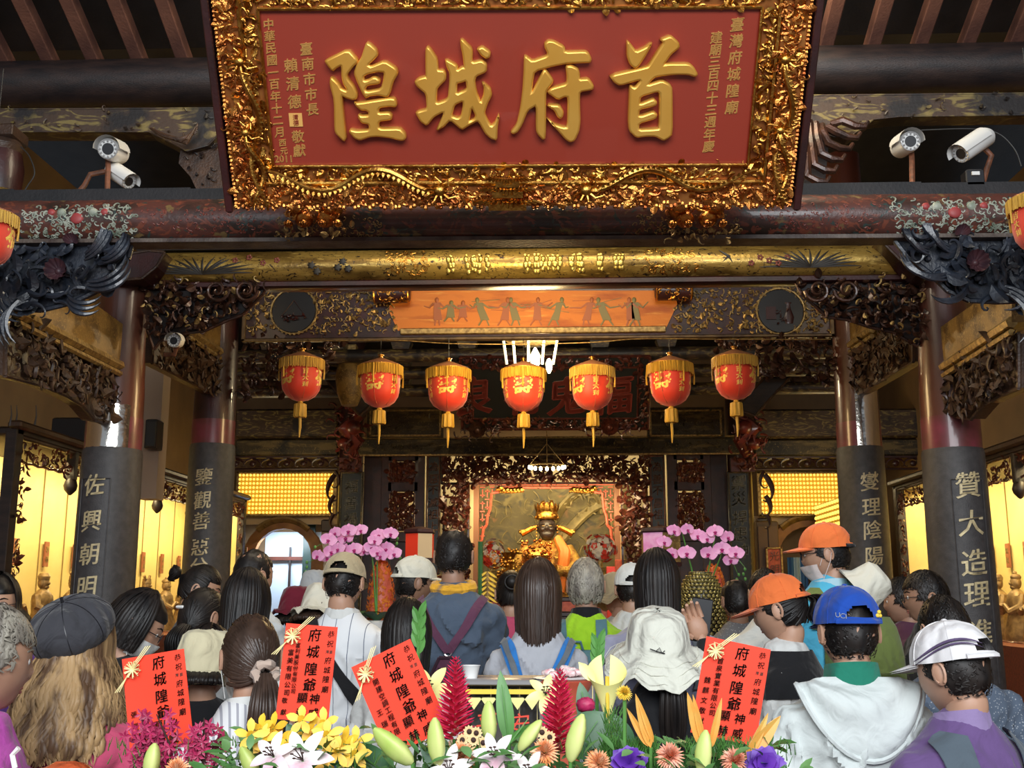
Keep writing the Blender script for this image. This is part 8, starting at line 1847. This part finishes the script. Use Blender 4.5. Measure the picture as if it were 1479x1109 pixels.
# plate of sweets, cup, incense case
table('small_table', 'narrow dark table behind the flowers carrying the incense case', -.32, .32, 2.35, 2.75, 1.12, MT['wine'])
c = W(815, 985, 2.4); g = thing('offering_dish', 'red footed dish heaped with pink wrapped sweets below the bobbed woman', 'dish', V((c.x, 2.45, 1.12))); h = W(815, 985, 2.4).z
m = MB(); m.lathe([(.05, 1.12), (.03, 1.14), (.035, h-.07), (.055, h-.02), (.066, h), (.06, h+.002)], (c.x, 2.45, 0), 24); m.build('dish', MT['pinkred'], g, world=True)
m = MB(); m.lathe([(.058, h), (.068, h+.006), (.06, h+.007)], (c.x, 2.45, 0), 24); m.build('rim', MT['white'], g, world=True); rnd = random.Random(1)
MT['wrap'] = M_('pink_wrapper', (.75, .35, .38), .35, col2=(.80, .74, .70), scale=90, coat=.4)
for k in range(14): a = rnd.random()*6.3; r = .045*rnd.random()**.5; tag(MB().ell((c.x+r*math.cos(a), 2.45+r*math.sin(a), h+.013+.012*(1-r/.045)), (.014, .010, .008), Matrix.Rotation(a, 3, 'Z'), 10, 6, fn=lambda q: 1+.15*math.sin(q.x*9)).build('wrapped_sweet', MT['wrap'], None), 'pink and white wrapped sweet on the red footed dish', 'sweet', 'wrapped sweets on the dish')
c = V((W(681, 985, 2.49).x, 2.47, W(690, 986, 2.42).z+.006)); h = W(681, 962, 2.47).z-c.z; g = thing('paper_cup', 'white paper cup on the incense case, behind the first red ginger', 'cup', c); m = MB(); m.lathe([(.014, 0), (.020, h), (.022, h+.002), (.018, h), (.012, .004)], c, 20); m.build('cup', MT['white'], g, world=True)
g = thing('incense_case', 'glass-fronted incense case with gold trim and red letters behind the flowers', 'case', V((.0, 2.5, 1.12))); a, b, c_, e = rc(672, 986, 782, 1075, 2.42); c_ = 1.12
m = MB(); m.box(((a+b)/2, 2.56, (c_+e)/2), (b-a, .01, e-c_)); m.box(((a+b)/2, 2.49, c_+.006), (b-a, .15, .012)); [m.box((x, 2.49, (c_+e)/2), (.008, .15, e-c_)) for x in (a, b)]; m.build('case_body', M_('grey_case', (.16, .14, .13), .4), g, world=True, smooth=False)
MB().box(((a+b)/2, 2.49, e), (b-a+.02, .16, .012), bev=.003).build('case_lid', M_('grey_lid', (.25, .24, .24), .3), g, world=True)
m = MB(); m.box(((a+b)/2, 2.412, e-.018), (b-a+.01, .006, .010)); m.build('gold_trim', MT['fyel'], g, world=True); MB().box(((a+b)/2, 2.417, (c_+e)/2), (b-a, .003, e-c_-.02)).build('front_glass', MT['glass'], g, world=True)
for k in range(5):
    x = a+.02+(b-a-.04)*k/4; m = MB(); m.prism([(x-.018, e-.03), (x+.018, e-.03), (x, e-.055)], 2.405, 2.409); m.build('pennant', MT['calla'], g, world=True, smooth=False)
m = MB(); m.glyphs('平安', [((a+b)/2-.035, e-.085), ((a+b)/2+.035, e-.085)], .05, M=Matrix.Translation((0, 2.405, 0)), ext=.002); m.build('red_letters', MT['fred'], g, world=True, smooth=False)
for k in range(9): x = -.14+.032*k+.008*math.sin(k*5); tag(MB().tube([(x, 2.44+.01*(k % 3), 1.12), (x+.004*math.sin(k), 2.44, 1.36+.02*math.sin(k*3))], .0012, 5).build('incense_stick', MT['straw'], None), 'thin pale incense stick, %s from the left before the case' % ORD[k], 'incense', 'incense sticks')
# orange parcel bottom left
c = W(95, 1112, 2.0); g = thing('orange_parcel', 'shiny orange-red wrapped parcel with white ribbons at the bottom left corner', 'parcel', V((c.x, 2.0, .98))); m = MB(); m.ell((c.x, 2.0, c.z-.12), (.12, .09, .135), n=32, m=20, fn=lambda q: 1+.05*noise.noise(q*5)); m.build('parcel', M_('orange_foil', (.42, .06, .02), .25, col2=(.6, .12, .04), scale=14, bump=.8, bscale=20, bdist=.02, coat=.5), g, world=True)
m = MB()
for k in range(7): m.tube([(c.x-.11+.03*k, 1.93, c.z-.02), (c.x-.105+.03*k, 1.92, c.z+.012), (c.x-.09+.03*k, 1.93, c.z-.01)], .004, 5)
m.tube([W(22, 1109, 1.95), W(18, 1090, 1.95), W(27, 1080, 1.95)], .005, 6); m.build('white_ribbons', MT['white'], g, world=True)
bpy.data.scenes.remove(TS)
